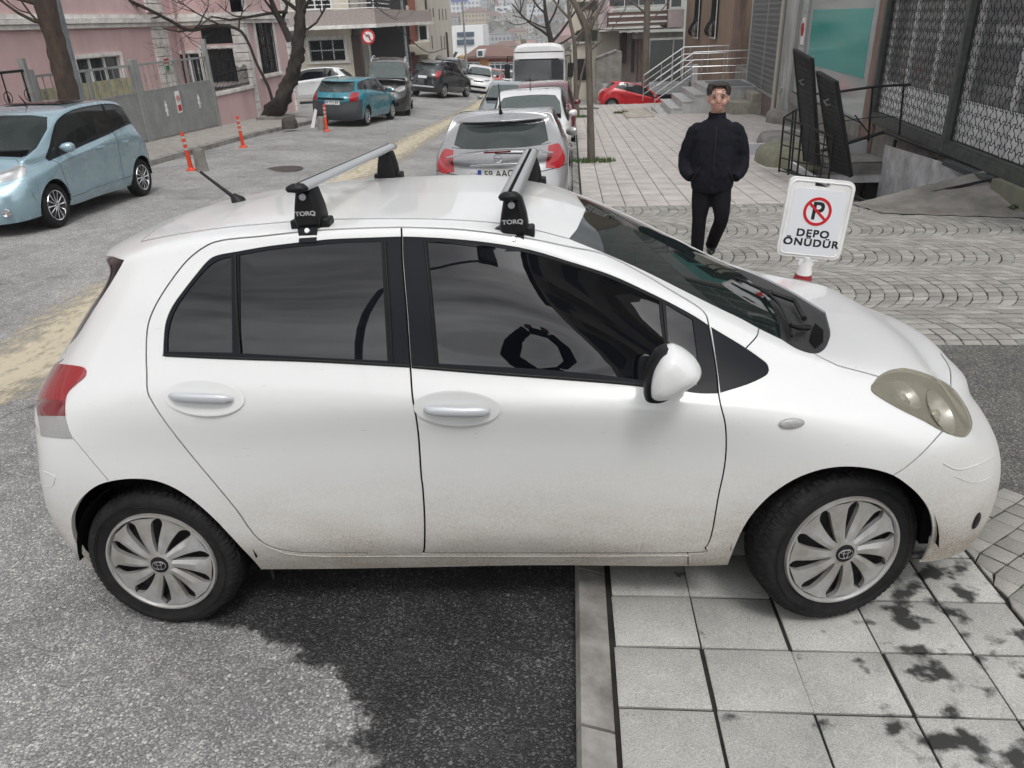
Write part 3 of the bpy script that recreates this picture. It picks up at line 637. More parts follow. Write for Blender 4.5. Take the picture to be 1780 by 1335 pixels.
# wipers and washer nozzles
def onlast(px,py,off): return onsurf(px,py,off)[0]
mb=MB(); mb.tube([onlast(1402,574,.012),onlast(1380,582,.03),onlast(1366,577,.03)],[.013,.010,.008],8); mb.tube([onlast(1366,577,.03),onlast(1352,540,.022),onlast(1330,508,.016),onlast(1307,484,.012)],[.007,.006,.005,.004],6)
mb.build('wiper',PLASTIC,car,smooth=60)
P0=[onlast(1373,590,.012),onlast(1368,560,.012),onlast(1350,530,.012),onlast(1325,495,.012),onlast(1300,472,.012)]
MB().tube(P0,[.006]*5,6).build('wiper_blade',PLASTIC,car,smooth=60)
P0=[onlast(1395,560,.015),onlast(1378,530,.018),onlast(1345,500,.015),onlast(1310,474,.012),onlast(1290,466,.01)]
MB().tube(P0,[.011,.010,.008,.006,.004],6).build('wiper',PLASTIC,car,smooth=60)
pc,nc=onsurf(1352,485,.006); MB().lathe([(.014,0),(.013,.012),(.007,.02),(0,.021)],12,Matrix.Translation(pc)).build('washer_nozzle',PLASTIC,car)
q=T_([(1418,560),(1432,572),(1432,592),(1418,603),(1408,590),(1412,572)]); 
P=S1.ev(*zip(*q)); Nn=S1.nor(*zip(*q)); MB().add([tuple(p-n_*.004) for p,n_ in zip(P,Nn)],[tuple(range(len(q)))]).build('vent_grille',SEAM,car,smooth=0)
# aerial
pa=carpt(415,352,0.02); pb=carpt(373,308,0.05)
uv=S1.locate([(.17,-.0)],lambda P:np.stack([P[:,0],P[:,1]],1),lambda P,Nn:Nn[:,2]>.5); pz=S1.ev(*zip(*uv))[0]
base=Vector((pa.x,0.02,1.472)); MB().tube([base,base+Vector((.0,0,.015)),base+Vector((-.02,0,.04))],[.035,.03,.012],14).tube([base+Vector((-.015,0,.03)),base+Vector((-.075,0,.085)),base+Vector((-.135,0,.14))],[.009,.007,.006],8).build('aerial',PLASTIC,car,smooth=60)
# roof bars
BARM=mat('bar_aluminium',(.55,.56,.57),.35,.8)
for bi,(nf,ff,x0) in enumerate((((548,397),(660,317),.70),((885,402),(925,325),1.372))):
    bar=empty('roof_bar',(0,0,0),0); bar.parent=car
    zt=[1.47,1.405][bi]
    zb=zt+.132; x0=x0+.02
    prof=[(-.036,.006),(-.031,.014),(-.018,.020),(-.007,.0215),(-.006,.018),(.006,.018),(.007,.0215),(.020,.019),(.031,.010),(.035,.002),(.030,-.004),(.0,-.008),(-.031,-.004)]
    MB().prism([(x0+a,zb+b) for a,b in prof],-.66,.655,'y').build('crossbar',BARM,bar,smooth=40)
    MB().box(x0-.0055,x0+.0055,-.655,.65,zb+.016,zb+.0195).build('rubber_strip',SEAM,bar)
    for s_ in (-1,1):
        ye=-.66 if s_<0 else .655
        MB().rings([[(x0+a*k_,ye+s_*d_,zb+.006+(b-.006)*k_) for a,b in prof] for d_,k_ in ((0,1.03),(.014,1.0),(.024,.8),(.030,.3))]).build('end_cap',PLASTIC,bar,smooth=60)
        yc=-.575*(-s_) if 0 else s_*.575
        tp=[(-.040,.0),(.040,.0),(.046,.03),(.042,.065),(.028,.122),(-.025,.124),(-.038,.072),(-.046,.03)]
        b0=zt+.004; sh=MB(); out_=ye*.0
        R1=[]
        for (yy,k_) in ((yc-.045*(-s_),.0),):pass
        for dy,k_ in ((-.05,.86),(-.035,1.0),(.02,1.0),(.045,.95),(.055,.80)):
            R1.append([(x0+a*k_,yc+s_*dy,b0+.05+(b-.05)*k_) for a,b in tp])
        ft=MB().rings(R1).build('foot',PLASTIC,bar,smooth=30,bevel=.004)
        for sx in (-1,1):
            MB().box(x0+sx*.050-.016,x0+sx*.050+.016,yc+s_*.005-.03,yc+s_*.005+.035,zt-.012,zt+.030).build('foot_pad',PLASTIC,ft,bevel=.007)
        # clamp plate reaching down over the roof edge
        y1=yc+s_*.058; MB().add([(x0-.03,yc+s_*.03,zt+.018),(x0+.03,yc+s_*.03,zt+.018),(x0+.034,y1,zt+.005),(x0-.034,y1,zt+.005),(x0+.03,y1+s_*.012,zt-.022),(x0-.03,y1+s_*.012,zt-.022),(x0+.03,y1+s_*.022,zt-.036),(x0-.03,y1+s_*.022,zt-.036)],[(0,1,2,3),(3,2,4,5),(5,4,6,7)]).build('clamp',TRIM,ft,smooth=0)
        Mx=Matrix.Translation((x0,y1+s_*.004,zt-.003))@Matrix.Rotation(s_*-R(60),4,'X')
        MB().lathe([(.010,-.004),(.010,.005),(.008,.008),(0,.008)],12,Mx).build('bolt',CHROME,ft)
        Mx=Matrix.Translation((x0,yc+s_*.057,zt+.105))@Matrix.Rotation(s_*-R(90),4,'X')
        MB().lathe([(.011,-.01),(.011,.001),(.009,.003),(0,.003)],14,Mx).build('lock',SILVER,ft)
        if s_<0:
            text('lettering','TORQ',.019,mat('foot_print',(.45,.45,.46),.5),frame((x0-.0,yc-.0565,b0+.048),(1,0,0),(0,0,1)),ft,.0006,.0006,1.0,sx=1.25)
# wheels
wl=wheel('wheel',car,(0,-.7125,.295),.295,.178,.201,'vane',0,detail=2); wl.children[0].rotation_euler=(0,0,0)
wf=dupe_wheel(wl,car,(2.445,-.7125,.297),False,R(14)); 
dupe_wheel(wl,car,(0,.7125,.295),True); dupe_wheel(wl,car,(2.445,.7125,.297),True,R(14))
# ------------------------------------------------------------------ ground materials
def asphalt(name,base,speck,tone=1.0,dark=(.035,.034,.034)):
    m=bpy.data.materials.new(name); m.use_nodes=True; nt=m.node_tree; b=nt.nodes['Principled BSDF']
    tc=N(nt,'ShaderNodeTexCoord'); o=tc.outputs['Object']
    v=N(nt,'ShaderNodeTexVoronoi',ins={'Scale':150.0}); L(nt,o,v.inputs['Vector'])
    r=N(nt,'ShaderNodeValToRGB'); L(nt,v.outputs['Color'],r.inputs[0])
    e=r.color_ramp.elements; e[0].position=0; e[0].color=(*[c*.45 for c in base],1); e[1].position=.62; e[1].color=(*base,1)
    e2=e.new(.8); e2.color=(*speck,1); e3=e.new(1.0); e3.color=(*[min(1,c*1.7) for c in speck],1)
    n=N(nt,'ShaderNodeTexNoise',ins={'Scale':.55,'Detail':9.0,'Roughness':.7}); L(nt,o,n.inputs['Vector'])
    rr=N(nt,'ShaderNodeMapRange',ins={'From Min':.38,'From Max':.62}); L(nt,n.outputs[0],rr.inputs[0])
    n2=N(nt,'ShaderNodeTexNoise',ins={'Scale':7.0,'Detail':6.0,'Roughness':.7}); L(nt,o,n2.inputs['Vector'])
    sc1=N(nt,'ShaderNodeMapRange',ins={'From Min':.3,'From Max':.7,'To Min':.80*tone,'To Max':1.16*tone}); L(nt,n2.outputs[0],sc1.inputs[0])
    mm=N(nt,'ShaderNodeVectorMath',operation='SCALE'); L(nt,r.outputs[0],mm.inputs[0]); L(nt,sc1.outputs[0],mm.inputs['Scale'])
    mx=N(nt,'ShaderNodeMix',data_type='RGBA',blend_type='MULTIPLY'); mx.inputs[7].default_value=(.62,.62,.64,1); L(nt,rr.outputs[0],mx.inputs[0]); L(nt,mm.outputs[0],mx.inputs[6])
    v2=N(nt,'ShaderNodeTexVoronoi',ins={'Scale':52.0}); L(nt,o,v2.inputs['Vector']); g1=N(nt,'ShaderNodeSeparateColor'); L(nt,v2.outputs['Color'],g1.inputs[0])
    g2=N(nt,'ShaderNodeMath',operation='GREATER_THAN',ins={1:.93}); L(nt,g1.outputs[0],g2.inputs[0]); g3=N(nt,'ShaderNodeMath',operation='LESS_THAN',ins={1:.0062}); L(nt,v2.outputs['Distance'],g3.inputs[0])
    v2.inputs['Scale'].default_value=52; g3.inputs[1].default_value=.34; g4=N(nt,'ShaderNodeMath',operation='MULTIPLY'); L(nt,g2.outputs[0],g4.inputs[0]); L(nt,g3.outputs[0],g4.inputs[1])
    m0=N(nt,'ShaderNodeMix',data_type='RGBA'); m0.inputs[7].default_value=(*[min(1,c*1.12) for c in speck],1); L(nt,g4.outputs[0],m0.inputs[0]); L(nt,mx.outputs[2],m0.inputs[6]); mx=m0
    n5=N(nt,'ShaderNodeTexNoise',ins={'Scale':1.7,'Detail':6.0,'Roughness':.6}); L(nt,o,n5.inputs['Vector']); r5=N(nt,'ShaderNodeMapRange',ins={'From Min':.58,'From Max':.72,'To Min':0.0,'To Max':.55}); L(nt,n5.outputs[0],r5.inputs[0])
    m1=N(nt,'ShaderNodeMix',data_type='RGBA'); m1.inputs[7].default_value=(*[c*.45 for c in base],1); L(nt,r5.outputs[0],m1.inputs[0]); L(nt,m0.outputs[2],m1.inputs[6]); mx=m1
    # cracks
    wv=N(nt,'ShaderNodeTexVoronoi',feature='DISTANCE_TO_EDGE',ins={'Scale':.23}); n3=N(nt,'ShaderNodeTexNoise',ins={'Scale':2.2,'Detail':6.0}); L(nt,o,n3.inputs['Vector'])
    ad=N(nt,'ShaderNodeMix',data_type='RGBA',blend_type='LINEAR_LIGHT'); ad.inputs[0].default_value=.5; L(nt,o,ad.inputs[6]); L(nt,n3.outputs['Color'],ad.inputs[7]); L(nt,ad.outputs[2],wv.inputs['Vector'])
    ck=N(nt,'ShaderNodeMapRange',ins={'From Min':.0,'From Max':.0035,'To Min':1.0,'To Max':0.0}); L(nt,wv.outputs[0],ck.inputs[0])
    mk=N(nt,'ShaderNodeMath',operation='MULTIPLY'); L(nt,ck.outputs[0],mk.inputs[0]); L(nt,rr.outputs[0],mk.inputs[1])
    m2=N(nt,'ShaderNodeMix',data_type='RGBA'); m2.inputs[7].default_value=(*dark,1); L(nt,mk.outputs[0],m2.inputs[0]); L(nt,mx.outputs[2],m2.inputs[6])
    L(nt,m2.outputs[2],b.inputs['Base Color'])
    b.inputs['Roughness'].default_value=.82
    bp=N(nt,'ShaderNodeBump',ins={'Strength':.75,'Distance':.006}); L(nt,v.outputs['Distance'],bp.inputs['Height']); bp.invert=True
    bp2=N(nt,'ShaderNodeBump',ins={'Strength':.4,'Distance':.03}); L(nt,n2.outputs[0],bp2.inputs['Height']); L(nt,bp.outputs[0],bp2.inputs['Normal']); L(nt,bp2.outputs[0],b.inputs['Normal'])
    return m
ASPH=asphalt('asphalt',(.30,.295,.285),(.47,.46,.435),1.12)
TAR=asphalt('tar',(.026,.026,.027),(.085,.083,.08),1.0); TAR.node_tree.nodes['Principled BSDF'].inputs['Roughness'].default_value=.62
GRITTY=asphalt('gritty_asphalt',(.13,.125,.115),(.26,.25,.23))
def slabmat(name,base,stain=.0,spk=.35):
    """paving stone: each stone has its own tone (attribute 'tone'), fine grain, dark weather stains"""
    m=bpy.data.materials.new(name); m.use_nodes=True; nt=m.node_tree; b=nt.nodes['Principled BSDF']
    tc=N(nt,'ShaderNodeTexCoord'); o=tc.outputs['Object']; at=N(nt,'ShaderNodeAttribute',attribute_name='tone')
    n=N(nt,'ShaderNodeTexNoise',ins={'Scale':190.0,'Detail':3.0,'Roughness':.8}); L(nt,o,n.inputs['Vector'])
    s1=N(nt,'ShaderNodeMapRange',ins={'From Min':.3,'From Max':.7,'To Min':1-spk,'To Max':1+spk}); L(nt,n.outputs[0],s1.inputs[0])
    n2=N(nt,'ShaderNodeTexNoise',ins={'Scale':3.2,'Detail':9.0,'Roughness':.7}); L(nt,o,n2.inputs['Vector'])
    s2=N(nt,'ShaderNodeMapRange',ins={'From Min':.3,'From Max':.7,'To Min':.74,'To Max':1.14}); L(nt,n2.outputs[0],s2.inputs[0])
    a=N(nt,'ShaderNodeMath',operation='MULTIPLY'); L(nt,s1.outputs[0],a.inputs[0]); L(nt,s2.outputs[0],a.inputs[1])
    a2=N(nt,'ShaderNodeMath',operation='MULTIPLY'); L(nt,a.outputs[0],a2.inputs[0]); L(nt,at.outputs['Fac'],a2.inputs[1])
    c=N(nt,'ShaderNodeVectorMath',operation='SCALE'); c.inputs[0].default_value=base; L(nt,a2.outputs[0],c.inputs['Scale'])
    out=c.outputs[0]
    if stain:
        # black oily blotches on the stones ahead of the car
        n3=N(nt,'ShaderNodeTexNoise',ins={'Scale':9.0,'Detail':4.0,'Roughness':.5}); L(nt,o,n3.inputs['Vector'])
        sp=N(nt,'ShaderNodeSeparateXYZ'); L(nt,o,sp.inputs[0])
        gx=N(nt,'ShaderNodeMapRange',ins={'From Min':2.25,'From Max':2.75,'To Min':-.12,'To Max':.045}); L(nt,sp.outputs['X'],gx.inputs[0])
        ad=N(nt,'ShaderNodeMath',operation='ADD'); L(nt,n3.outputs[0],ad.inputs[0]); L(nt,gx.outputs[0],ad.inputs[1])
        gt=N(nt,'ShaderNodeMapRange',ins={'From Min':.55,'From Max':.64}); L(nt,ad.outputs[0],gt.inputs[0])
        mx=N(nt,'ShaderNodeMix',data_type='RGBA'); mx.inputs[7].default_value=(.035,.035,.033,1); L(nt,gt.outputs[0],mx.inputs[0]); L(nt,out,mx.inputs[6]); out=mx.outputs[2]
    L(nt,out,b.inputs['Base Color']); b.inputs['Roughness'].default_value=.8
    bp=N(nt,'ShaderNodeBump',ins={'Strength':.3,'Distance':.003}); L(nt,n.outputs[0],bp.inputs['Height']); L(nt,bp.outputs[0],b.inputs['Normal'])
    return m
SLAB=slabmat('paving_slab',(.40,.395,.37),stain=1,spk=.42); SLABF=slabmat('paving_slab_pale',(.47,.435,.41),spk=.15); SETT=slabmat('granite_sett',(.29,.28,.258))
MORTAR=mat('joint_dirt',(.018,.017,.015),.95,var=.5,vscale=9,bump=.4,bscale=90)
CONC=mat('concrete',(.27,.255,.235),.85,var=.45,vscale=2.5,bump=.35,bscale=40,var2=(.15,.14,.125))
KERB=mat('kerb_stone',(.33,.32,.30),.8,var=.5,vscale=4,bump=.3,bscale=70,var2=(.12,.11,.10))
def sheet(name,m,xs,ys,zf,off=0.0,kind='structure',skip=None):
    nx,ny=len(xs),len(ys); mb=MB()
    mb.add([(x,y,zf(x,y)+off) for y in ys for x in xs],[(j*nx+i,j*nx+i+1,(j+1)*nx+i+1,(j+1)*nx+i) for j in range(ny-1) for i in range(nx-1) if not (skip and skip((xs[i]+xs[i+1])/2,(ys[j]+ys[j+1])/2))])
    return tag(mb.build(name,m),kind=kind)
lin=np.linspace
SW=.09
gside=lambda x,y: gz(x,y,SW)
fx=lambda y: 7.2+.058*(y-7)      # line of the shop fronts
def base_ground(x,y): return gz(x,y)-.25-(0 if y<46 else 0)
xs=sorted(set(list(lin(-900,-40,16))+list(lin(-40,1.5,12))+[1.5,9.5]+list(lin(9.5,60,8))+list(lin(60,900,16)))); ys=sorted(set(list(lin(-80,-9,6))+[-9,36.5]+list(lin(36.5,130,26))+list(lin(130,1300,50))))
GRASS=mat('hill_ground',(.11,.12,.075),.95,var=.6,vscale=.05,var2=(.20,.18,.15))
hill=lambda x,y: base_ground(x,y)+(4*math.sin(x*.013+1)*math.sin(y*.011) if y>130 else 0)
sheet('ground',GRASS,xs,ys,hill,skip=lambda x,y:1.5<x<9.5 and -9<y<36.5)
rz_=lambda x,y: gz(x,y)
sheet('road',ASPH,sorted(list(lin(-34,-8,6))+list(lin(-7.5,1.6,26))+[2.5,5,9,14,24]),sorted(list(lin(-12,36.8,70))+list(lin(37.5,62,16))),rz_,skip=lambda x,y:x>1.6 and y<36.7)
# tar patch by the kerb: edge traced where the dark asphalt stops
edge=[gp(*p) for p in [(615,1334),(606,1290),(590,1222),(560,1185),(520,1160),(480,1140),(430,1122),(380,1104),(330,1085),(250,1060)]]
pts=[(v.x,v.y) for v in edge]; pts=smooth_line(pts,False,5); ply=[(x+.030*math.sin(i*1.1)+.018*math.sin(i*2.9)+rnd.uniform(-.012,.012),y+.028*math.cos(i*.8)+rnd.uniform(-.012,.012)) for i,(x,y) in enumerate(pts)]
ply=[(.80,-2.6)]+ply+[(-.25,-.3),(-.1,.6),(.6,1.3),(1.535,1.6),(1.535,-2.6)]
vs=[]
def fill(name,m,ply,zf,off,step=.12,kind='structure'):
    P=[Vector(p) for p in ply]; n=len(P); x0=min(p.x for p in P);x1=max(p.x for p in P);y0=min(p.y for p in P);y1=max(p.y for p in P)
    V=P+[Vector((x,y)) for x in np.arange(x0,x1,step) for y in np.arange(y0,y1,step)]
    r=delaunay_2d_cdt(V,[(i,(i+1)%n) for i in range(n)],[],0,1e-6); vv=np.array([tuple(v) for v in r[0]]); tt=np.array([t for t in r[2] if len(t)==3]); c=vv[tt].mean(1); k=inside([(p.x,p.y) for p in P],c[:,0],c[:,1])
    mb=MB().add([(x,y,zf(x,y)+off) for x,y in vv],[tuple(int(q) for q in t) for t in tt[k]]); return tag(mb.build(name,m),kind=kind)
TARO=fill('tar_patch',TAR,ply,rz_,.004,.06)
def wear(m,o,poly):
    nt=m.node_tree; b=nt.nodes['Principled BSDF']; out=nt.nodes['Material Output']; tc=N(nt,'ShaderNodeTexCoord'); at=N(nt,'ShaderNodeAttribute',attribute_name='tone')
    n=N(nt,'ShaderNodeTexNoise',ins={'Scale':13.0,'Detail':11.0,'Roughness':.8}); L(nt,tc.outputs['Object'],n.inputs['Vector']); ad=N(nt,'ShaderNodeMath',operation='ADD'); L(nt,n.outputs[0],ad.inputs[0]); L(nt,at.outputs['Fac'],ad.inputs[1])
    r=N(nt,'ShaderNodeMapRange',ins={'From Min':.62,'From Max':.80}); L(nt,ad.outputs[0],r.inputs[0]); t=N(nt,'ShaderNodeBsdfTransparent'); sx=N(nt,'ShaderNodeMixShader'); L(nt,r.outputs[0],sx.inputs[0]); L(nt,t.outputs[0],sx.inputs[1]); L(nt,b.outputs[0],sx.inputs[2]); L(nt,sx.outputs[0],out.inputs[0])
    lk=b.inputs['Base Color'].links[0].from_socket; n2=N(nt,'ShaderNodeTexNoise',ins={'Scale':1.9,'Detail':7.0,'Roughness':.6}); L(nt,tc.outputs['Object'],n2.inputs['Vector']); r2=N(nt,'ShaderNodeMapRange',ins={'From Min':.46,'From Max':.66,'To Min':0.0,'To Max':.75}); L(nt,n2.outputs[0],r2.inputs[0])
    mx=N(nt,'ShaderNodeVectorMath',operation='SCALE'); L(nt,lk,mx.inputs[0]); mx.inputs['Scale'].default_value=2.3; mm=N(nt,'ShaderNodeMix',data_type='RGBA'); L(nt,r2.outputs[0],mm.inputs[0]); L(nt,lk,mm.inputs[6]); L(nt,mx.outputs[0],mm.inputs[7]); L(nt,mm.outputs[2],b.inputs['Base Color'])
    P_=np.array(poly); V=np.array([v.co[:2] for v in o.data.vertices]); d=np.full(len(V),9.)
    for a,c in zip(P_,P_[1:]):
        ab=c-a; tt=np.clip(((V-a)@ab)/max(1e-9,ab@ab),0,1); d=np.minimum(d,np.linalg.norm(V-(a+tt[:,None]*ab),axis=1))
    o.data.attributes.new('tone','FLOAT','POINT').data.foreach_set('value',np.clip(d/.10,0,1)*.5)
wear(TAR,TARO,[p for p in ply[:-1]])
# stones set one by one
def stones(name,m,quads,zf,h=.012,gap=.006,tilt=.004,kind='structure',var=.12,bev=.006,vg=1.0):
    mb=MB(); tone=[]
    for q in quads:
        c=np.mean(q,0); q2=[(np.array(p)-c) for p in q]; k0=len(mb.v)
        a,b_=rnd.uniform(-tilt,tilt),rnd.uniform(-tilt,tilt); hh=h+rnd.uniform(-tilt,tilt)*.6; vv=[]
        lu=(np.linalg.norm(q2[1]-q2[0])+np.linalg.norm(q2[2]-q2[3]))/2; lv=(np.linalg.norm(q2[3]-q2[0])+np.linalg.norm(q2[2]-q2[1]))/2
        for g_,dz in ((gap,-.012),(gap,-bev*.6),(gap+bev,0)):
            iu,iv=min(.4,g_/max(lu,.01)),min(.4,(g_+gap*(vg-1))/max(lv,.01))
            for (u_,v_) in ((iu,iv),(1-iu,iv),(1-iu,1-iv),(iu,1-iv)):
                p=(q2[0]*(1-u_)+q2[1]*u_)*(1-v_)+(q2[3]*(1-u_)+q2[2]*u_)*v_
                x,y=c+p; vv.append((x,y,zf(x,y)+hh+dz+a*p[0]/.2+b_*p[1]/.2))
        n=len(q); fs=[(i,(i+1)%n,n+(i+1)%n,n+i) for i in range(n)]+[(n+i,n+(i+1)%n,2*n+(i+1)%n,2*n+i) for i in range(n)]+[tuple(range(2*n,3*n))]
        mb.add(vv,fs); t=1+rnd.uniform(-var,var); tone+= [t]*(3*n)
    o=mb.build(name,m,smooth=50); a=o.data.attributes.new('tone','FLOAT','POINT'); a.data.foreach_set('value',tone); return tag(o,kind=kind)
# pavement bed (leaves out the stair well)
ysb=sorted(list(lin(-9,36.6,77))); bed=lambda x,y: gside(x,y)-.012
PIT=(5.55,7.75,12.3)   # x from, y from, y to
sheet('sidewalk',MORTAR,[1.64,3,4,5,PIT[0]],ysb,bed)
sheet('sidewalk_by_shops',MORTAR,[PIT[0],6.5,7.4],sorted(list(lin(-9,PIT[1],14))),bed)
sheet('sidewalk_by_stairs',CONC,[PIT[0],6.5,7.6,9.3],sorted(list(lin(PIT[2],36.6,30))),bed)
Q=[]
def clipx(y): return 3.10-.09*(y+.76)*-1*.0
for i in range(5):
    for j in range(-12,12):
        x0=1.665+i*.302; y0=-1.22+j*.277; jx=rnd.uniform(-.004,.004)
        if i==4: x1=x0+.245
        else: x1=x0+.302
        e_=lambda:rnd.uniform(-.0018,.0018)
        Q.append([(x0+jx+e_(),y0+e_()),(x1+jx+e_(),y0+e_()),(x1+jx+e_(),y0+.277+e_()),(x0+jx+e_(),y0+.277+e_())])
stones('paving_slabs',SLAB,Q,gside,.0,.005,.0015,var=.13)
Q=[]
for i in range(24):
    x0=1.68+i*.305; y=8.0 if x0>2.0 else 2.2; y=y-rnd.uniform(0,.5)*(0 if i else 1)
    yy=7.95 if x0>1.95 else 2.15
    first=True
    while yy<36.4:
        ln=(.6 if not first else rnd.choice((.3,.6,.45))); first=False; x1=x0+.305; ym=yy+ln/2
        inpit=x1>PIT[0]-.1 and PIT[1]-1.0<ym<14.2
        if x1<fx(ym)-.02 and not inpit: Q.append([(x0,yy),(x1,yy),(x1,yy+ln),(x0,yy+ln)])
        yy+=ln
stones('pavement_slabs_far',SLABF,Q,gside,.0,.006,.0006,var=.05)
# fan-laid setts: rows of stones in stacked arcs
Q=[]; Wf=1.35; rad_=.92
for k in range(-1,6):
    xc=2.35+k*Wf*.98
    for j in range(-12,62):
        yb=1.2+j*.118+(.059 if k%2 else 0); a1=math.asin(Wf/2/rad_)-.012; ns=12
        for i in range(ns):
            ta=-a1+2*a1*i/ns; tb=-a1+2*a1*(i+1)/ns
            r0=rad_; r1=rad_+.118
            p=[(yb+r0*math.cos(ta)-rad_,xc+r0*math.sin(ta)),(yb+r0*math.cos(tb)-rad_,xc+r0*math.sin(tb))]
            q=[p[0],(p[0][0]+.118,p[0][1]),(p[1][0]+.118,p[1][1]),p[1]]
            cx,cy=np.mean(q,0)
            if min(p_[1] for p_ in q)>7.93 or max(p_[1] for p_ in q)<2.14 or cx<2.0 or cx>fx(cy)-.22: continue
            if cx>5.6 and cy>6.9: continue
            j_=lambda:rnd.uniform(-.006,.006)
            q=[(a+j_(),min(max(b+j_(),2.14-(a-3)*.02),7.94)) for a,b in q]
            if abs(q[2][1]-q[1][1])<.03 and abs(q[3][1]-q[0][1])<.03: continue
            Q.append(q)
stones('fan_setts',SETT,Q,gside,.0,.0045,.002,var=.2,bev=.006,vg=2.2)
# small square setts laid on the slant ahead of the bumper
Q=[]; c,s=math.cos(R(38)),math.sin(R(38))
for i in range(-30,40):
    for j in range(-30,40):
        u0,v0=i*.1,j*.1
        q=[(3.9+(u*c-v*s),-.8+(u*s+v*c)) for u,v in ((u0,v0),(u0+.1,v0),(u0+.1,v0+.1),(u0,v0+.1))]
        cx,cy=np.mean(q,0)
        if cx<3.07 or cx>6.8 or cy<-2.6 or cy>.16: continue
        q=[(max(a+rnd.uniform(-.004,.004),3.122),b+rnd.uniform(-.004,.004)) for a,b in q]
        if max(a for a,b in q)-3.122<.02: continue
        Q.append(q)
stones('slanted_setts',SETT,Q,gside,.002,.003,.003,var=.15,bev=.006)
fill('gritty_patch',GRITTY,smooth_line([(3.14,.18),(3.3,.14),(3.6,.1),(4.5,.12),(6.6,.1),(6.8,2.1),(5.4,2.0),(4.6,2.12),(4.1,2.2),(3.3,2.15),(3.14,2.2),(2.1,2.2),(2.1,1.9),(3.12,1.9)],True,3),gside,-.004,.25)
# kerbs
Qk=[]; mbk=MB()
yk=-6.0
while yk<36:
    ln=.78; 
    mbk.add([(x,y,z) for y in (yk+.006,yk+ln-.006) for x,z in ((1.530,gz(1.53,y)-.1),(1.534,gz(1.6,y)+.052),(1.548,gz(1.6,y)+.083),(1.650,gz(1.6,y,SW)-.003),(1.655,gz(1.6,y)-.1))],[(0,1,6,5),(1,2,7,6),(2,3,8,7),(3,4,9,8),(0,4,3,2,1),(5,6,7,8,9)]); yk+=ln
tag(mbk.build('kerb',KERB,smooth=0),kind='structure')
# left pavement and its kerb
LK=[(-7.5,-12),(-7.42,5),(-7.4,13.6),(-7.38,18),(-7.15,21),(-6.95,22.3),(-7.1,23.6),(-7.9,24.8),(-8.8,26.2),(-9.3,27.6)]
LKs=smooth_line(LK,False,4)
PAVEL=mat('left_pavement',(.33,.31,.28),.85,var=.4,vscale=5,bump=.5,bscale=16,var2=(.22,.205,.185))
fill('left_sidewalk',PAVEL,[tuple(p) for p in LKs]+[(-9.75,29),(-12.2,29.2),(-12.2,-12)],lambda x,y:gz(x,y,.11),0,.7)
mb=MB(); rs=[]
for i,p in enumerate(LKs):
    d=np.array(LKs[min(i+1,len(LKs)-1)])-np.array(LKs[max(i-1,0)]); d/=np.linalg.norm(d); nn=np.array([d[1],-d[0]])
    a=np.array(p)+nn*.01; b_=np.array(p)-nn*.16
    rs.append([(a[0],a[1],gz(*a)-.1),(a[0],a[1],gz(*a)+.10),(b_[0],b_[1],gz(*b_)+.125),(b_[0],b_[1],gz(*b_)-.1)])
tag(mb.rings(rs).build('kerb_far_side',KERB,smooth=0),kind='structure')
# sawdust streak spread down the road
def sandmat():
    m=bpy.data.materials.new('sawdust'); m.use_nodes=True; nt=m.node_tree; b=nt.nodes['Principled BSDF']; o=nt.nodes['Material Output']
    b.inputs['Base Color'].default_value=(.47,.415,.31,1); b.inputs['Roughness'].default_value=.95
    tc=N(nt,'ShaderNodeTexCoord'); n=N(nt,'ShaderNodeTexNoise',ins={'Scale':7.0,'Detail':11.0,'Roughness':.78}); mp=N(nt,'ShaderNodeMapping',ins={'Scale':(1.5,.7,1)}); L(nt,tc.outputs['Object'],mp.inputs[0]); L(nt,mp.outputs[0],n.inputs['Vector'])
    at=N(nt,'ShaderNodeAttribute',attribute_name='tone'); ad=N(nt,'ShaderNodeMath',operation='ADD'); L(nt,n.outputs[0],ad.inputs[0]); L(nt,at.outputs['Fac'],ad.inputs[1])
    r=N(nt,'ShaderNodeMapRange',ins={'From Min':.88,'From Max':1.12}); L(nt,ad.outputs[0],r.inputs[0])
    t=N(nt,'ShaderNodeBsdfTransparent'); s=N(nt,'ShaderNodeMixShader'); L(nt,r.outputs[0],s.inputs[0]); L(nt,t.outputs[0],s.inputs[1]); L(nt,b.outputs[0],s.inputs[2]); L(nt,s.outputs[0],o.inputs[0]); return m
cl=[gp(855,160),gp(838,178),gp(795,205),gp(745,230),gp(640,290)]; cl=[(v.x,v.y,w) for v,w in zip(cl,(.55,.5,.5,.55,.62))]+[(-2.95,9,.6),(-2.9,5,.6),(-2.75,3.2,.62),(-2.55,2.0,.6),(-2.75,.6,.4),(-3.4,-1,.3)]
cls=smooth_line(cl,False,9); mb=MB(); tone=[]; nc=11
for p in cls:
    for k in range(nc):
        s=k/(nc-1)*2-1; x=p[0]+s*p[2]*1.7; mb.v.append((x,p[1],gz(x,p[1])+.005)); tone.append(.66*(1-abs(s)**1.5)-.02)
mb.f=[(j*nc+k,j*nc+k+1,(j+1)*nc+k+1,(j+1)*nc+k) for j in range(len(cls)-1) for k in range(nc-1)]
o=mb.build('sawdust_streak',sandmat()); o.data.attributes.new('tone','FLOAT','POINT').data.foreach_set('value',tone); tag(o,kind='stuff')
# manhole
c=gp(490,295); M4=Matrix.Translation((c.x,c.y,gz(c.x,c.y)+.004))
IRON=mat('cast_iron',(.06,.05,.045),.7,var=.6,vscale=20,bump=.5,bscale=40)
mh=MB().lathe([(.42,-.01),(.42,.004),(.36,.006),(.355,.0),(.34,.0),(.33,.006),(0,.008)],40,M4).build('manhole_cover',IRON); tag(mh,'round rusty iron manhole cover let into the road behind the car','manhole cover')
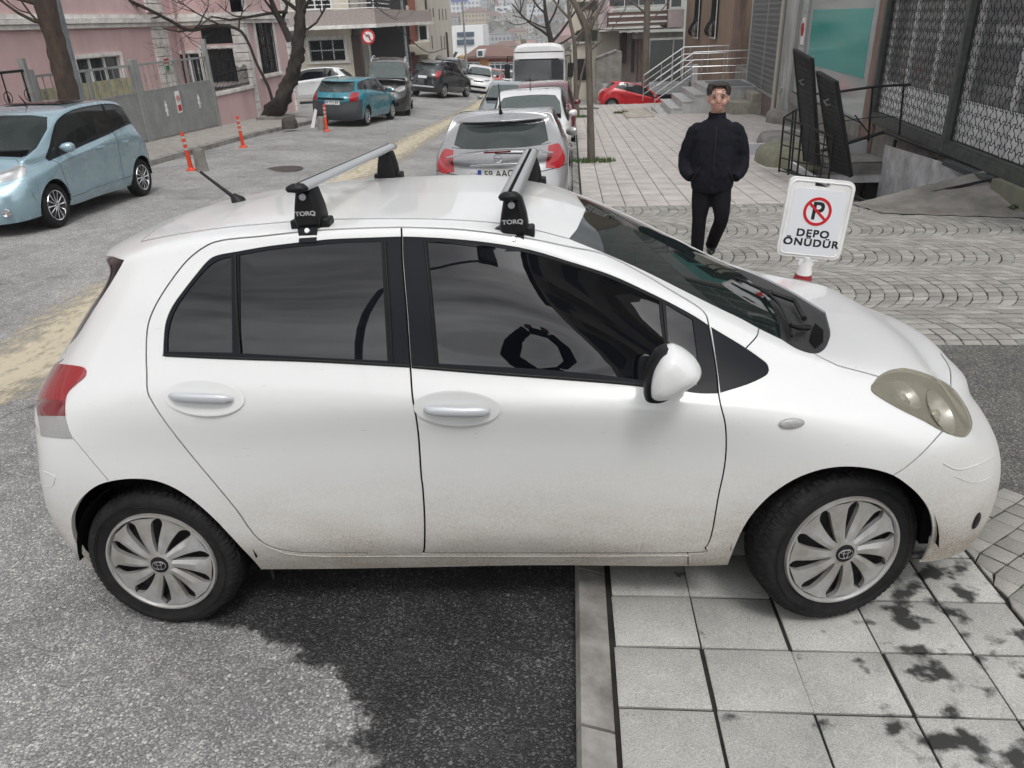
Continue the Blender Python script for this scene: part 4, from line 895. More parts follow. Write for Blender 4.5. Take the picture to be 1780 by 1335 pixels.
# ------------------------------------------------------------------ buildings: left side of the street
PINK=mat('pink_render',(.60,.42,.42),.85,var=.22,vscale=.9,bump=.15,bscale=30,var2=(.47,.33,.32),stretch=(1,1,.45))
WHT=mat('white_trim',(.66,.64,.61),.75,var=.25,vscale=3,bump=.1)
PVC=mat('white_frame',(.68,.68,.67),.45)
DGL=glassmat('house_glass',(.03,.04,.042),.6,.04,.7)
CURT=mat('curtain',(.85,.83,.80),.9,var=.5,vscale=9,stretch=(6,6,.4))
IRONB=mat('black_iron',(.010,.010,.011),.55,spec=.3); GREYST=mat('grey_gate_paint',(.27,.28,.275),.55,var=.3,vscale=2.5,bump=.1,var2=(.20,.205,.195)); OLIVE=mat('cream_sheet',(.38,.35,.22),.7,var=.3,vscale=4)
DARKIN=mat('dark_room',(.012,.012,.013),.9)
def pane(parent,O,ax,w,h,nx=2,ny=1,fr=.06,deep=.12,fm=None,gm=None,sill=True,curtain=False,bars=0,surround=.1,name='window'):
    """window facing the camera side of a wall: O = lower corner, ax = direction along the wall, outward normal = n"""
    ax=Vector(ax).normalized(); n=Vector((ax.y,-ax.x,0)); Z=Vector((0,0,1)); O=Vector(O)
    M4=Matrix(((ax.x,n.x,0,O.x),(ax.y,n.y,0,O.y),(ax.z,n.z,1,O.z),(0,0,0,1)))   # local x along, y outward, z up
    fm=fm or PVC; gm=gm or DGL
    wroot=MB().box(0,w,-deep+.01,-deep+.02,0,h,M4).build('glass' if name=='' else name,gm,parent,smooth=0)
    mb=MB()
    for i in range(nx+1): mb.box(i*w/nx-fr/2,i*w/nx+fr/2,-deep+.021,-deep+.07,-.0,h,M4)
    for j in range(ny+1): mb.box(-fr/2,w+fr/2,-deep+.022,-deep+.066,j*h/ny-fr/2,j*h/ny+fr/2,M4)
    mb.build('frame',fm,wroot,smooth=0)
    if surround:
        s=surround; mb=MB().box(-s,0,-.02,.05,-.02,h+s,M4).box(w,w+s,-.02,.05,-.02,h+s,M4).box(0,w,-.02,.047,h,h+s,M4)
        mb.build('surround',WHT,wroot,smooth=0)
        if sill: MB().box(-s*1.5,w+s*1.5,-.03,.10,-.12,-.021,M4).build('sill',WHT,wroot,smooth=0)
    if curtain: 
        vs=[];k=24
        for i in range(k+1):
            for z in (0.02,h-.02): vs.append(M4@Vector((w*i/k,-deep-.06+.02*math.sin(i*2.2),z)))
        MB().add(vs,[(2*i,2*i+2,2*i+3,2*i+1) for i in range(k)]).build('curtain',CURT,wroot)
    if bars:
        mb=MB()
        for i in range(bars+1): mb.box(i*w/bars-.012,i*w/bars+.012,-.01,.012,0,h,M4)
        for z in (.06,h*.33,h*.66,h-.06): mb.box(0,w,-.013,.009,z-.012,z+.012,M4)
        mb.build('window_bars',IRONB,wroot,smooth=0)
    return wroot
def wallh(y_or,M4,w,z0,z1,holes,th,m,name='wall'):
    us=sorted({0,w,*[h[0] for h in holes],*[h[1] for h in holes]}); zs=sorted({z0,z1,*[h[2] for h in holes],*[h[3] for h in holes]}); mb=MB()
    for a,b in zip(us,us[1:]):
        for c,d in zip(zs,zs[1:]):
            if not any(h[0]<=a+1e-6 and b<=h[1]+1e-6 and h[2]<=c+1e-6 and d<=h[3]+1e-6 for h in holes): mb.box(a,b,-th,0,c,d,M4)
    return mb.build(name,m,smooth=0)
def wf(O,ax):
    ax=Vector(ax).normalized(); n=Vector((ax.y,-ax.x,0)); return Matrix(((ax.x,n.x,0,O[0]),(ax.y,n.y,0,O[1]),(0,0,1,O[2]),(0,0,0,1)))
# pink house
pink=empty('pink_house',(-12,20,gz(-12,20)),0,'old pink rendered house with white quoins and cornice behind grey gates','house')
g0=-1.3
def P(mb,name,m,par,**k):
    o=mb.build(name,m,None,**k); o.parent=par; o.matrix_parent_inverse=par.matrix_world.inverted() if False else Matrix.Translation(-Vector(par.location)); return o
def under(par,rz=0):
    """return a callback putting freshly built world-space meshes under a thing"""
    def f(o): o.parent=par; o.matrix_parent_inverse=Matrix.Translation(-Vector(par.location)); return o
    return f
bpy.context.view_layer.update()
up=under(pink)
WINA=((18.8,21.1,.35,1.55,3,1,0),(11.8,13.4,.2,1.5,2,1,0),(6,8,.3,1.5,2,1,0),(18.9,20.9,3.6,5.0,2,1,0))
up(wallh(0,wf((-12,-2,0),(0,1,0)),27,g0,7,[(y0+2,y1+2,z0,z1) for y0,y1,z0,z1,_,_,_ in WINA],.3,PINK))
up(wallh(0,wf((-9.6,25,0),(0,1,0)),4.4,g0,7,[(1.05,2.8,.62,2.47),(1.05,2.8,3.6,5.4)],.3,PINK))
RH=[]
for (pa,pb) in (((311,148),(352,92)),((354,77),(402,38)),((360,145),(405,83))):
    a=aty(*pa,25); b_=aty(*pb,25); RH.append((a.x+12,b_.x+12,a.z,b_.z))
up(wallh(0,wf((-12,25,0),(1,0,0)),2.4,g0,7,RH,.3,PINK))
up(MB().box(-16,-12.9,-2,24,g0,6).box(-12.9,-10.5,25.9,29,g0,6).box(-9.901,-9.6,29.4,29.41,g0,7).build('inner_rooms',DARKIN,smooth=0))
mb=MB()
for z,d in ((2.30,.10),(2.42,.16),(2.54,.07)):
    mb.box(-12,-12+d,-2,25-.07-d,z,z+.11).box(-12,-9.6+d+.001,25-d,25,z+.001,z+.111).box(-9.6,-9.6+d,25,29.4+d,z+.002,z+.112)
up(mb.build('cornice',WHT,smooth=0))
def quoin(x0,x1,y0,y1,z0,z1,nm='quoins'):
    mb=MB(); z=z0
    while z<z1: mb.box(x0,x1,y0,y1,z+.012,min(z+.26,z1)-.0); z+=.27
    up(mb.build(nm,WHT,smooth=0))
quoin(-12,-11.93,23.3,24.3,g0,2.28); quoin(-12,-11.93,23.3,24.3,2.7,7)
quoin(-10.0,-9.53,24.93,25.25,g0,2.28); quoin(-9.62,-9.53,25.251,25.5,2.7,7); quoin(-9.62,-9.53,29.1,29.47,g0,2.28); quoin(-9.62,-9.53,29.1,29.47,2.7,7)
for (y0,y1,z0,z1,nx,ny,b_) in ((18.8,21.1,.35,1.55,3,1,0),(11.8,13.4,.2,1.5,2,1,0),(6,8,.3,1.5,2,1,0),(18.9,20.9,3.6,5.0,2,1,0)):
    up(pane(None,(-12,y0,z0),(0,1,0),y1-y0,z1-z0,nx,ny,curtain=True,bars=b_))
up(pane(None,(-9.6,26.05,3.6),(0,1,0),1.75,1.8,2,1,curtain=True)); up(pane(None,(-9.6,26.05,.62),(0,1,0),1.75,1.85,3,4,fr=.045,fm=IRONB,curtain=True,bars=6,surround=.16))
# return wall facing the viewer at y=25: door, barred opening
for i_,(h,kw) in enumerate(zip(RH,(dict(nx=2,curtain=True,surround=.09,sill=False,name='door'),dict(nx=2,fm=IRONB,gm=DARKIN,bars=7,surround=0),dict(nx=1,curtain=True,bars=6,surround=.08)))):
    up(pane(None,(h[0]-12,25,h[2]),(1,0,0),h[1]-h[0],h[3]-h[2],ny=1,**kw))
up(MB().tube([(-11.8,24.88,g0),(-11.8,24.88,6.5)],.05,8).build('drainpipe',mat('drainpipe',(.30,.22,.21),.6)))
a=aty(276,108,25); 
sg=MB().box(-11.92,-11.90,23.55,23.95,.95,1.35).build('wall_notice',mat('notice_white',(.6,.6,.58),.5)); up(sg)
up(MB().box(-11.899,-11.893,23.57,23.93,1.18,1.33).build('red_panel',mat('sign_red',(.45,.02,.02),.5))); up(MB().box(-11.899,-11.893,23.6,23.9,.97,1.12).build('green_panel',mat('sign_green',(.05,.20,.07),.5)))
# garden wall with railing in front of the porch
gw=empty('garden_wall',(-9.6,23.3,gz(-9.6,23.3)),0,'low pink garden wall with a black spiked railing on its coping','garden wall'); up=under(gw)
up(MB().box(-9.72,-9.56,21.75,24.9,g0,.26).build('wall',PINK,smooth=0)); up(MB().box(-9.80,-9.50,21.70,24.88,.26,.36).build('coping',WHT,smooth=0))
mb=MB(); y=21.85
while y<24.85: mb.box(-9.65,-9.63,y-.009,y+.009,.36,1.0+.04*math.sin(y*9)); y+=.105
mb.box(-9.655,-9.625,21.8,24.85,.42,.45).box(-9.655,-9.625,21.8,24.85,.84,.87); up(mb.build('railing',IRONB,smooth=0))
# double gates
def gate(y0,y1,lab,nz=0):
    gt=empty('double_gate',(-9.55,(y0+y1)/2,gz(-9.55,y0)),0,lab,'gate','double gates of the pink house'); up=under(gt)
    x=-9.55; zt=1.42; zm=.72; ym=(y0+y1)/2
    for q,(a,b_) in enumerate(((y0+.1,ym-.012),(ym+.012,y1-.1))):
        zb=lambda y:gz(x,y,.15)
        lf=MB().add([(x-.02,a,zb(a)),(x-.02,b_,zb(b_)),(x-.02,b_,zm),(x-.02,a,zm),(x+.02,a,zb(a)),(x+.02,b_,zb(b_)),(x+.02,b_,zm),(x+.02,a,zm)],[(0,1,2,3),(7,6,5,4),(0,4,5,1),(2,6,7,3),(0,3,7,4),(1,5,6,2)]).build('gate_leaf',GREYST,smooth=0); up(lf)
        mb=MB().box(x-.025,x+.025,a,b_,zt-.05,zt).box(x-.025,x+.025,a,b_,zm,zm+.045).box(x-.024,x+.024,a,a+.05,zm+.045,zt-.05).box(x-.024,x+.024,b_-.05,b_,zm+.045,zt-.05)
        k=7
        for i in range(1,k):
            y=a+(b_-a)*i/k; mb.box(x-.008,x+.008,y-.008,y+.008,zm+.045,zt-.05)
            if i%2: 
                for s in (-1,1):
                    for s2 in (-1,1): mb.tube([(x,y,1.05),(x,y+s*.05,1.05+s2*.03),(x,y+s*.06,1.05+s2*.07),(x,y+s*.03,1.05+s2*.08)],.008,5)
        up(mb.build('gate_rails',GREYST,smooth=0))
        if y0<16: up(MB().box(x-.04,x-.03,a+.05,b_-.05,zm+.04,zm+.42).build('cream_sheet',OLIVE,smooth=0))
        # leaf-shaped ornament
        yc=(a+b_)/2; zc=.22
        pr=[]
        for t in range(25):
            a_=2*math.pi*t/24; r=.055+.02*math.cos(7*a_); pr.append((yc+r*math.sin(a_)*1.0,zc+r*2.9*math.cos(a_)))
        up(MB().prism(pr,x+.021,x+.035,'x').build('leaf_ornament',PVC,smooth=0))
    for y in (y0,y1): up(MB().box(x-.06,x+.06,y-.07,y+.07,g0,zt+.12+(.35 if y>21 else 0)).build('gate_post',GREYST,smooth=0,bevel=.01))
    if nz:
        NP=PLATE; yy=ym-.26; s=MB().box(x+.024,x+.03,yy-.13,yy+.13,.05,.62).build('no_parking_notice',NP,smooth=0); up(s)
        pts=[(x+.034,yy+.075*math.sin(t),.43+.075*math.cos(t)) for t in [2*math.pi*k/20 for k in range(21)]]
        up(MB().tube(pts,.012,5,False).tube([pts[17],pts[7]],.009,5).build('notice_ring',mat('sign_red',(.45,.02,.02),.5)))
        up(MB().box(x+.031,x+.035,yy-.10,yy+.10,.10,.26).build('notice_band',mat('sign_red',(.45,.02,.02),.5)))
gate(13.2,17.2,'grey steel double gate with cream sheets behind its bars, beside the big tree trunk',1)
gate(17.35,21.6,'grey steel double gate with a red and white notice, nearest the low garden wall',1)
fn=empty('scroll_fence',(-9.55,9,gz(-9.55,9)),0,'pink dwarf wall topped by a grey fence with curled ironwork','fence'); up=under(fn)
up(MB().box(-9.66,-9.5,1,13.1,g0,.15).build('dwarf_wall',PINK,smooth=0)); mb=MB().box(-9.58,-9.54,1,13.1,1.50,1.55).box(-9.58,-9.54,1,13.1,.22,.26)
for i in range(20):
    y=1.2+i*.62; mb.box(-9.57,-9.55,y-.01,y+.01,.26,1.5)
    for s in (-1,1):
        for zc in (.75,1.05): 
            mb.tube([(-9.56,y+s*(.02+.13*(1-t/10)*math.sin(t*.75)),zc+s*0+.13*(1-t/14)*math.cos(t*.75)) for t in range(11)],.009,5)
up(mb.build('ironwork',IRONB,smooth=0))
up(MB().box(-9.62,-9.5,13.02,13.12,g0,1.75).build('fence_post',GREYST,smooth=0))
# cream corner building across the side street
CREAM=mat('cream_render',(.58,.53,.44),.85,var=.2,vscale=.8,bump=.1,bscale=30); STONE=mat('brown_stone_cladding',(.36,.31,.29),.8,var=.4,vscale=12,stretch=(1,1,3)); BEIGE=mat('beige_render',(.52,.48,.42),.88,var=.25,vscale=.5,var2=(.42,.385,.33),stretch=(1,1,.4)); OLV=mat('olive_grey_render',(.33,.31,.27),.85,var=.3,vscale=1)
cb=empty('cream_building',(-11,39,gz(-11,39)),0,'cream corner building with a stone clad balcony overhanging the side street','apartment building'); up=under(cb)
gy=gz(-11,37.5)-.6
A=aty(500,130,37.5); B_=aty(610,60,37.5); Cc=aty(624,60,37.5)
ca=aty(541,107,37.5); cb_=aty(597,68,37.5); zq=aty(600,48,37.5).z
up(wallh(0,wf((A.x-6,37.5,0),(1,0,0)),B_.x-A.x+6,gy,9,[(ca.x-A.x+6,cb_.x-A.x+6,ca.z,cb_.z)],.3,CREAM)); up(MB().box(A.x-6,B_.x,38.6,52,gy,9).build('inner_rooms',DARKIN,smooth=0))
up(MB().box(B_.x,Cc.x,37.44,37.9,gy,1.65).build('brown_pillar',mat('brown_tile',(.06,.035,.03),.5,var=.5,vscale=20,stretch=(1,1,5)),smooth=0))
D1=aty(672,60,50)
up(MB().add([(Cc.x,37.9,gy),(D1.x,50,gy),(D1.x,50,9),(Cc.x,37.9,9),(B_.x,37.9,gy),(B_.x,52,gy),(B_.x,52,9),(B_.x,37.9,9)],[(0,1,2,3),(0,3,7,4)]).build('side_wall',OLV,smooth=0))
a=aty(541,107,37.5); b_=aty(597,68,37.5)
up(pane(None,(a.x,37.5,a.z),(1,0,0),b_.x-a.x,b_.z-a.z,3,2,curtain=True,bars=14,surround=.16))
fl=aty(520,51,36.2); fr_=aty(655,47,36.2); bk=aty(685,41,41)
zf=fl.z-.05
sl=[(A.x-6,36.2),(fr_.x,36.2),(bk.x,41),(bk.x+.3,52),(A.x-6,52)]
up(MB().prism(sl,zf,zf+.16).build('balcony_slab',WHT,smooth=0)); sl2=[(A.x-6,36.25),(fr_.x-.05,36.25),(bk.x-.05,41),(bk.x+.2,52),(bk.x-.1,52),(bk.x-.3,41.1),(fr_.x-.2,36.45),(A.x-6,36.45)]
up(MB().prism(sl2,zf+.161,zf+.80).build('balcony_parapet',STONE,smooth=0))
mb=MB()
for z in (zf+.85,zf+1.05,zf+1.25,zf+1.45): mb.tube([(A.x-6,36.35,z),(fr_.x-.1,36.35,z),(bk.x-.15,41,z)],.025,6)
for t in range(10): x=A.x-6+(fr_.x-.1-A.x+6)*t/9; mb.tube([(x,36.35,zf+.8),(x,36.35,zf+1.45)],.025,6)
up(mb.build('balcony_rail',PVC))
up(pane(None,(-11.6,37.5,zf+.9),(1,0,0),1.6,1.5,2,1,surround=.1,sill=False,deep=-.02)); up(pane(None,(-15,37.5,zf+.9),(1,0,0),1.8,1.5,2,1,surround=.1,sill=False,deep=-.02))
# tall beige block further down
tb=empty('apartment_block',(-7,55,gz(-7,55)),0,'tall beige apartment block with small balconies and narrow slit windows down the hill','apartment building'); up=under(tb)
c1=aty(741,60,54); c0=aty(668,60,56); c2=aty(789,110,72); gb=gz(c1.x,60)-3
up(MB().prism([(c1.x,54),(c2.x,72),(c2.x-12,76),(c0.x,62),(c0.x,55.5)],gb,14).build('wall',BEIGE,smooth=0))
for px in (751,757,768,774,780):
    for (ya,yb) in ((15,35),(62,85)) if px!=757 else ((14,30),):
        f_=(px-741)/(789-741); Y=54+18*(f_/(f_+(1-f_)*(72/54)))*1.0; q=aty(px,yb,Y); q2=aty(px,ya,Y); x=q.x
        dx,dy=(c2.x-c1.x)/18,1; ln=math.hypot(dx,dy)
        M4=Matrix(((dx/ln,dy/ln,0,c1.x+(c2.x-c1.x)*(Y-54)/18),(dy/ln,-dx/ln,0,Y),(0,0,1,0),(0,0,0,1)))
        up(MB().box(-.3,.3,-.03,.02,q.z,q2.z,M4).build('slit_window',mat('slit_brown',(.10,.055,.04),.6),smooth=0))
for (x0,x1,ya,yb) in ((690,722,78,92),(722,741,18,38),(722,741,72,96),(690,708,10,26)):
    a=aty(x0,yb,53.4); b_=aty(x1,ya,53.4)
    up(MB().box(a.x,b_.x,53.2,54.6,a.z,b_.z).build('balcony',CREAM,smooth=0,bevel=.05))
    up(MB().box(a.x+.1,b_.x-.1,54.4,54.45,b_.z+.05,b_.z+1.6).build('balcony_door',DGL,smooth=0))
up(pane(None,(aty(730,70,54).x,54,aty(730,70,54).z),(1,0,0),.55,.9,1,1,surround=.1,deep=-.02))
a=aty(716,100,53.9); up(MB().box(a.x,a.x+.5,53.85,54,gb,8).build('red_brick_strip',mat('red_brick',(.26,.10,.07),.8,var=.4,vscale=15),smooth=0))
# ------------------------------------------------------------------ right side of the street: shop fronts
FR=mat('green_grey_frame',(.07,.078,.07),.6,var=.4,vscale=6); ALU=mat('dull_aluminium',(.36,.36,.35),.45,.5); WPAN=mat('white_panel',(.80,.81,.81),.55,var=.15,vscale=3); BRN=mat('brown_pillar_render',(.20,.135,.11),.7,var=.3,vscale=4,stretch=(1,1,.3)); CREV=mat('weathered_grey',(.40,.40,.38),.7,var=.35,vscale=2,stretch=(1,1,.3))
FGL=glassmat('shop_glass',(.26,.27,.27),.25,.05,.9); PALEG=glassmat('pale_shop_glass',(.48,.53,.52),.3,.06,.8)  # shop_glass: grey of sky reflections is put into its base colour
shop=empty('shop_building',(fx(14),14,gz(7.4,14)),0,'grey shop building with latticed shop windows and a glass front above the pavement','shop building'); up=under(shop)
FD_=Vector((.058,1,0)).normalized(); FN=Vector((-FD_.y,FD_.x,0)).normalized()     # along the front, out to the street
def FMt(y,z=0): return Matrix(((FD_.x,FN.x,0,fx(y)),(FD_.y,FN.y,0,y),(0,0,1,z),(0,0,0,1)))
def fbox(mb,y0,y1,z0,z1,o0,o1): return mb.box(0,(y1-y0)*1.0017,o0,o1,z0,z1,FMt(y0))
up(fbox(fbox(MB(),5,13.55,-2.4,.02,-.1,-.03),13.55,36,-3.2,-.16,-.4,-.03).build('plinth',CONC,smooth=0))
up(fbox(MB(),4.5,36,3.3,8,-.6,.0).build('upper_wall',CREV,smooth=0))
up(fbox(MB(),4.5,36,-2,8,-5,-4.6).build('back_wall',DARKIN,smooth=0)); up(fbox(MB(),4.5,36,-.4,-.3,-4.6,-.5).build('shop_floor',mat('shop_floor',(.12,.11,.10),.7),smooth=0))
up(fbox(fbox(MB(),13.62,14.46,-2.2,3.3,-.25,-.0),13.62,13.63,-.1,3.3,.0,.03).build('brown_pillar',BRN,smooth=0))
up(fbox(MB(),22.15,24.0,-2.5,3.3,-.25,.0).build('grey_pillar',CREV,smooth=0)); up(fbox(MB(),30.6,31.0,-2,3.3,-.3,.0).build('grey_pillar',CREV,smooth=0))
def fgrille(y0,y1,z0,z1,c,r,name,m,off=.06,soft=.5):
    """roller lattice: interlocking square-wave rods"""
    mb=MB(); a=c*.17; M4=FMt(y0); nx=int((y1-y0)/c)+1; nz=int((z1-z0)/c)+1; W_=y1-y0
    def rod(pts):
        pts=[p for p in pts]
        for p,q in zip(pts,pts[1:]):
            (x0,z0_),(x1,z1_)=p,q
            x0,x1=min(max(x0,0),W_),min(max(x1,0),W_)
            if abs(x0-x1)<1e-6 and abs(z0_-z1_)<1e-6: continue
            if abs(z0_-z1_)<1e-6: mb.box(min(x0,x1)-r,max(x0,x1)+r,off-r,off+r,z0_-r,z0_+r,M4)
            elif abs(x0-x1)<1e-6: mb.box(x0-r,x0+r,off-r*.9,off+r*.9,min(z0_,z1_),max(z0_,z1_),M4)
            else: mb.tube([M4@Vector((x0,off,z0_)),M4@Vector((x1,off,z1_))],r*1.1,4)
    for i in range(nx+1):
        pts=[]
        for j in range(nz*2):
            s=1 if (j+i)%2 else -1; z=z0+j*c/2; pts+=[(i*c+s*a,z+.12*c),(i*c+s*a,z+.38*c)]
        rod([p for p in pts if p[1]<z1])
    for j in range(nz+1):
        pts=[]
        for i in range(nx*2):
            s=1 if (i+j)%2 else -1; x=i*c/2; pts+=[(x+.12*c,z0+j*c+s*a*.8),(x+.38*c,z0+j*c+s*a*.8)]
        rod([p for p in pts if z0<=p[1]<z1])
    return up(mb.build(name,m,smooth=0))
# latticed windows, nearest bay and second bay
for (y0,y1) in ((5.0,9.62),(9.78,13.5)):
    up(fbox(fbox(MB(),y0,y1,.02,.16,-.03,.13),y0,y1,.16,.20,-.03,.10).build('sill',FR,smooth=0))
    up(fbox(MB(),y0,y1,.20,.78,-.09,-.05).build('white_panel',WPAN,smooth=0))
    up(fbox(MB(),y0,y1,.78,3.3,-.085,-.07).build('shop_window',FGL,smooth=0))
    mb=MB(); k=3
    for i in range(k+1): yy=y0+(y1-y0)*i/k; fbox(mb,yy-.05,yy+.05,.2,3.3,-.069,-.02)
    fbox(mb,y0,y1,2.2,2.28,-.068,-.025); up(mb.build('window_frame',PVC,smooth=0))
    fgrille(y0,y1,.2,3.3,.15,.005,'lattice_grille',IRONB,.05)
for y in (4.95,9.7,13.56): up(fbox(MB(),y-.06,y+.06,.02,3.3,.0,.14).build('green_frame_post',FR,smooth=0,bevel=.01))
# odd goods behind the lattice
GOODS=mat('stored_goods',(.08,.08,.085),.7,var=.7,vscale=4)
for i in range(9):
    y=5.5+i*.9; up(fbox(MB(),y,y+.6,-.3,.4+.8*rnd.random(),-1.3,-.6-.3*rnd.random()).build('stored_box',GOODS,smooth=0))
# glass front with a teal panel behind
up(fbox(MB(),14.46,22.15,-.16,3.3,-.10,-.085).build('glass_front',PALEG,smooth=0))
up(fbox(MB(),14.46,22.15,-.45,-.16,-.2,.03).build('stone_sill',CONC,smooth=0))
[up(fbox(MB(),y-.03,y+.03,-.16,3.3,-.084,-.03).build('glass_frame',ALU,smooth=0)) for y in (14.5,21.0,22.1)]
a=pl_=None
up(fbox(MB(),15.1,20.6,.70,2.05,-.084,-.080).build('teal_panel',mat('teal_film',(.0,.33,.30),.12,spec=.8),smooth=0))
up(fbox(MB(),14.46,22.1,-.3,3.3,-1.9,-1.8).build('inner_wall',mat('inner_wall',(.30,.32,.31),.8),smooth=0))
up(fbox(MB(),21.35,21.75,1.15,1.85,-.083,-.06).build('window_notice',PLATE,smooth=0))
M4=FMt(21.55,1.55); pts=[M4@Vector((.13*math.sin(t),-.052,.16*math.cos(t))) for t in [2*math.pi*k/20 for k in range(21)]]
up(MB().tube(pts,.022,5,False).tube([pts[18],pts[8]],.018,5).build('notice_ring',mat('sign_red',(.45,.02,.02),.5)))
up(fbox(MB(),20.9,21.3,.15,.6,-.083,-.06).build('blue_sticker',mat('blue_sticker',(.02,.06,.35),.5),smooth=0))
# pipe
up(MB().tube([(fx(23.7)-.16,23.7,-1.3),(fx(23.7)-.16,23.7,3.2)],.06,10).build('drainpipe',mat('cream_pipe',(.40,.38,.33),.5)))
up(MB().tube([(fx(23.1)-.1,23.1,-1.3),(fx(23.1)-.1,23.1,-.3),(fx(23.1)-.1,22.9,-.1)],.04,8).build('drainpipe',mat('cream_pipe',(.40,.38,.33),.5)))
# lattice shutter further down
up(fbox(MB(),24.1,30.5,-.5,3.3,-.10,-.08).build('shop_window',FGL,smooth=0)); mb=MB(); [fbox(mb,y-.035,y+.035,-.5,3.3,.0,.05) for y in (24.15,27.0,30.4)]; fbox(mb,24.1,30.5,-.56,-.48,-.05,.08); up(mb.build('shutter_frame',ALU,smooth=0))
for (a,b_) in ((24.2,26.9),(27.1,30.35)): fgrille(a,b_,-.45,3.3,.17,.011,'lattice_shutter',mat('shutter_grey',(.24,.245,.24),.5,.4),.03)
up(fbox(MB(),24.9,26.3,.9,3.3,-.3,-.25).fbox if 0 else fbox(MB(),24.6,26.6,1.0,3.3,-.3,-.25).build('pale_blind',WPAN,smooth=0)); up(fbox(MB(),27.4,29.9,1.0,3.3,-.3,-.25).build('pale_blind',WPAN,smooth=0))
up(fbox(MB(),24.05,30.6,-2,-.56,-.2,.02).build('mixed_brick_base',mat('mixed_brick',(.20,.10,.085),.8,var=.8,vscale=5,var2=(.12,.125,.13)),smooth=0))
up(fbox(MB(),31,36,-2,3.3,-.9,-.85).build('dark_entrance',mat('maroon_door',(.035,.012,.012),.6),smooth=0))
# brown house set back at an angle
BRW=mat('brown_render',(.33,.235,.17),.85,var=.25,vscale=1.2,var2=(.25,.18,.13),stretch=(1,1,.4))
bh=empty('brown_house',(8.3,38,gz(8,38)),0,'brown rendered house with two belly-shaped iron window guards behind the marble stairs','house'); up=under(bh)
pA,pB=Vector((8.0,45.5,0)),Vector((8.85,34.6,0)); d=(pB-pA).normalized()
up(MB().prism([(pA.x,pA.y),(pB.x,pB.y),(12,34.6),(13,46)],-4,8).build('wall',BRW,smooth=0))
up(MB().prism([(pB.x-.10,pB.y+.8),(pB.x-.06,pB.y-.1),(pB.x+.2,pB.y-.1),(pB.x+.2,pB.y+.8)],-4,8).build('corner_pillar',BRN,smooth=0))
for px,wd in ((1213,1.5),(1243,1.35)):
    # position along the wall where this column of pixels meets it
    best=min((abs((aty(px,40,Y).x)-(pA.x+(pB.x-pA.x)*(pA.y-Y)/(pA.y-pB.y))),Y) for Y in lin(34.7,45,200)); Y=best[1]
    zt=aty(px,-10,Y).z; zb=aty(px,64,Y).z; x=pA.x+(pB.x-pA.x)*(pA.y-Y)/(pA.y-pB.y)
    up(pane(None,(x,Y,zb),tuple(-d) if False else tuple(d*-1) if d.y>0 else (-d.x,-d.y,0),wd*0+1.1,zt-zb,1,2,fm=PVC,surround=.07) if False else MB().box(x-.06,x+.02,Y-.6,Y+.6,zb,zt).build('window',DGL,smooth=0))
    up(MB().box(x-.09,x-.05,Y-.66,Y-.6,zb,zt).box(x-.09,x-.05,Y+.6,Y+.66,zb,zt).box(x-.12,x-.05,Y-.7,Y+.7,zb-.08,zb).build('window_frame',PVC,smooth=0))
    mb=MB()
    for k in range(9):
        y=Y-.55+k*1.1/8
        mb.tube([(x-.08,y,zb+.02),(x-.34,y,zb+.08),(x-.42,y,zb+.28),(x-.34,y,zb+.5),(x-.16,y,zb+.75),(x-.12,y,zb+1.0),(x-.12,y,zt)],.014,5)
    for (dx,dz) in ((.08,.02),(.38,.12),(.42,.30),(.30,.55),(.14,.85)): mb.tube([(x-dx,Y-.55,zb+dz),(x-dx,Y+.55,zb+dz)],.014,5)
    for k in (0,8):
        y=Y-.55+k*1.1/8; mb.tube([(x-.2+.1*(1-t/12)*math.sin(t*.8),y,zb+.3+.14*(1-t/12)*math.cos(t*.8)) for t in range(12)],.012,5)
    up(mb.build('belly_window_guard',IRONB))
# pink and brown balcony house beyond the cross street
ROSE=mat('pale_rose_render',(.50,.43,.43),.85,var=.15,vscale=2); DBR=mat('dark_brown_cladding',(.14,.085,.07),.65,var=.3,vscale=3,stretch=(.3,.3,8))
rh=empty('balcony_house',(6,47,gz(6,47)-2),0,'house with a dark brown balcony band and pale pink walls beyond the red car','house'); up=under(rh)
Y=46.5
def A_(px,py,Y=Y): return aty(px,py,Y)
def rect(px0,py0,px1,py1,Y,dep,name,m):
    a=aty(px0,py1,Y); b_=aty(px1,py0,Y); return up(MB().box(a.x,b_.x,Y,Y+dep,a.z,b_.z).build(name,m,smooth=0))
rect(1058,18,1160,47,Y-.1,4,'balcony_band',DBR); rect(1160,16,1190,48,Y,4,'pink_wall',ROSE); rect(1040,-40,1057,50,Y+1.2,4,'pink_side_wall',ROSE)
rect(1059,11,1159,17.5,Y-.2,.4,'white_ledge',PVC); rect(1060,-30,1158,11,Y+.4,.2,'balcony_glass',DGL); rect(1160,-40,1166,16,Y,.5,'brown_strip',DBR); rect(1167,-30,1186,12,Y+.1,.2,'window',DGL); rect(1166,13,1187,16,Y-.05,.2,'window_sill',PVC)
for px in (1085,1110,1135): rect(px,-30,px+2,11,Y+.3,.1,'window_bar',PVC)
for yy in (27,38): rect(1058,yy,1160,yy+.8,Y-.13,.05,'white_joint',PVC)
rect(1042,48,1188,55,Y+.2,6,'slab_edge',WHT); rect(1100,55,1188,68,Y+1.2,1,'grey_lintel',CREV); rect(1128,68,1188,150,Y+1.6,.2,'shop_window',DGL); rect(1168,68,1170,150,Y+1.4,.1,'window_bar',PVC); rect(1126,66,1188,69,Y+1.35,.15,'window_bar',PVC)
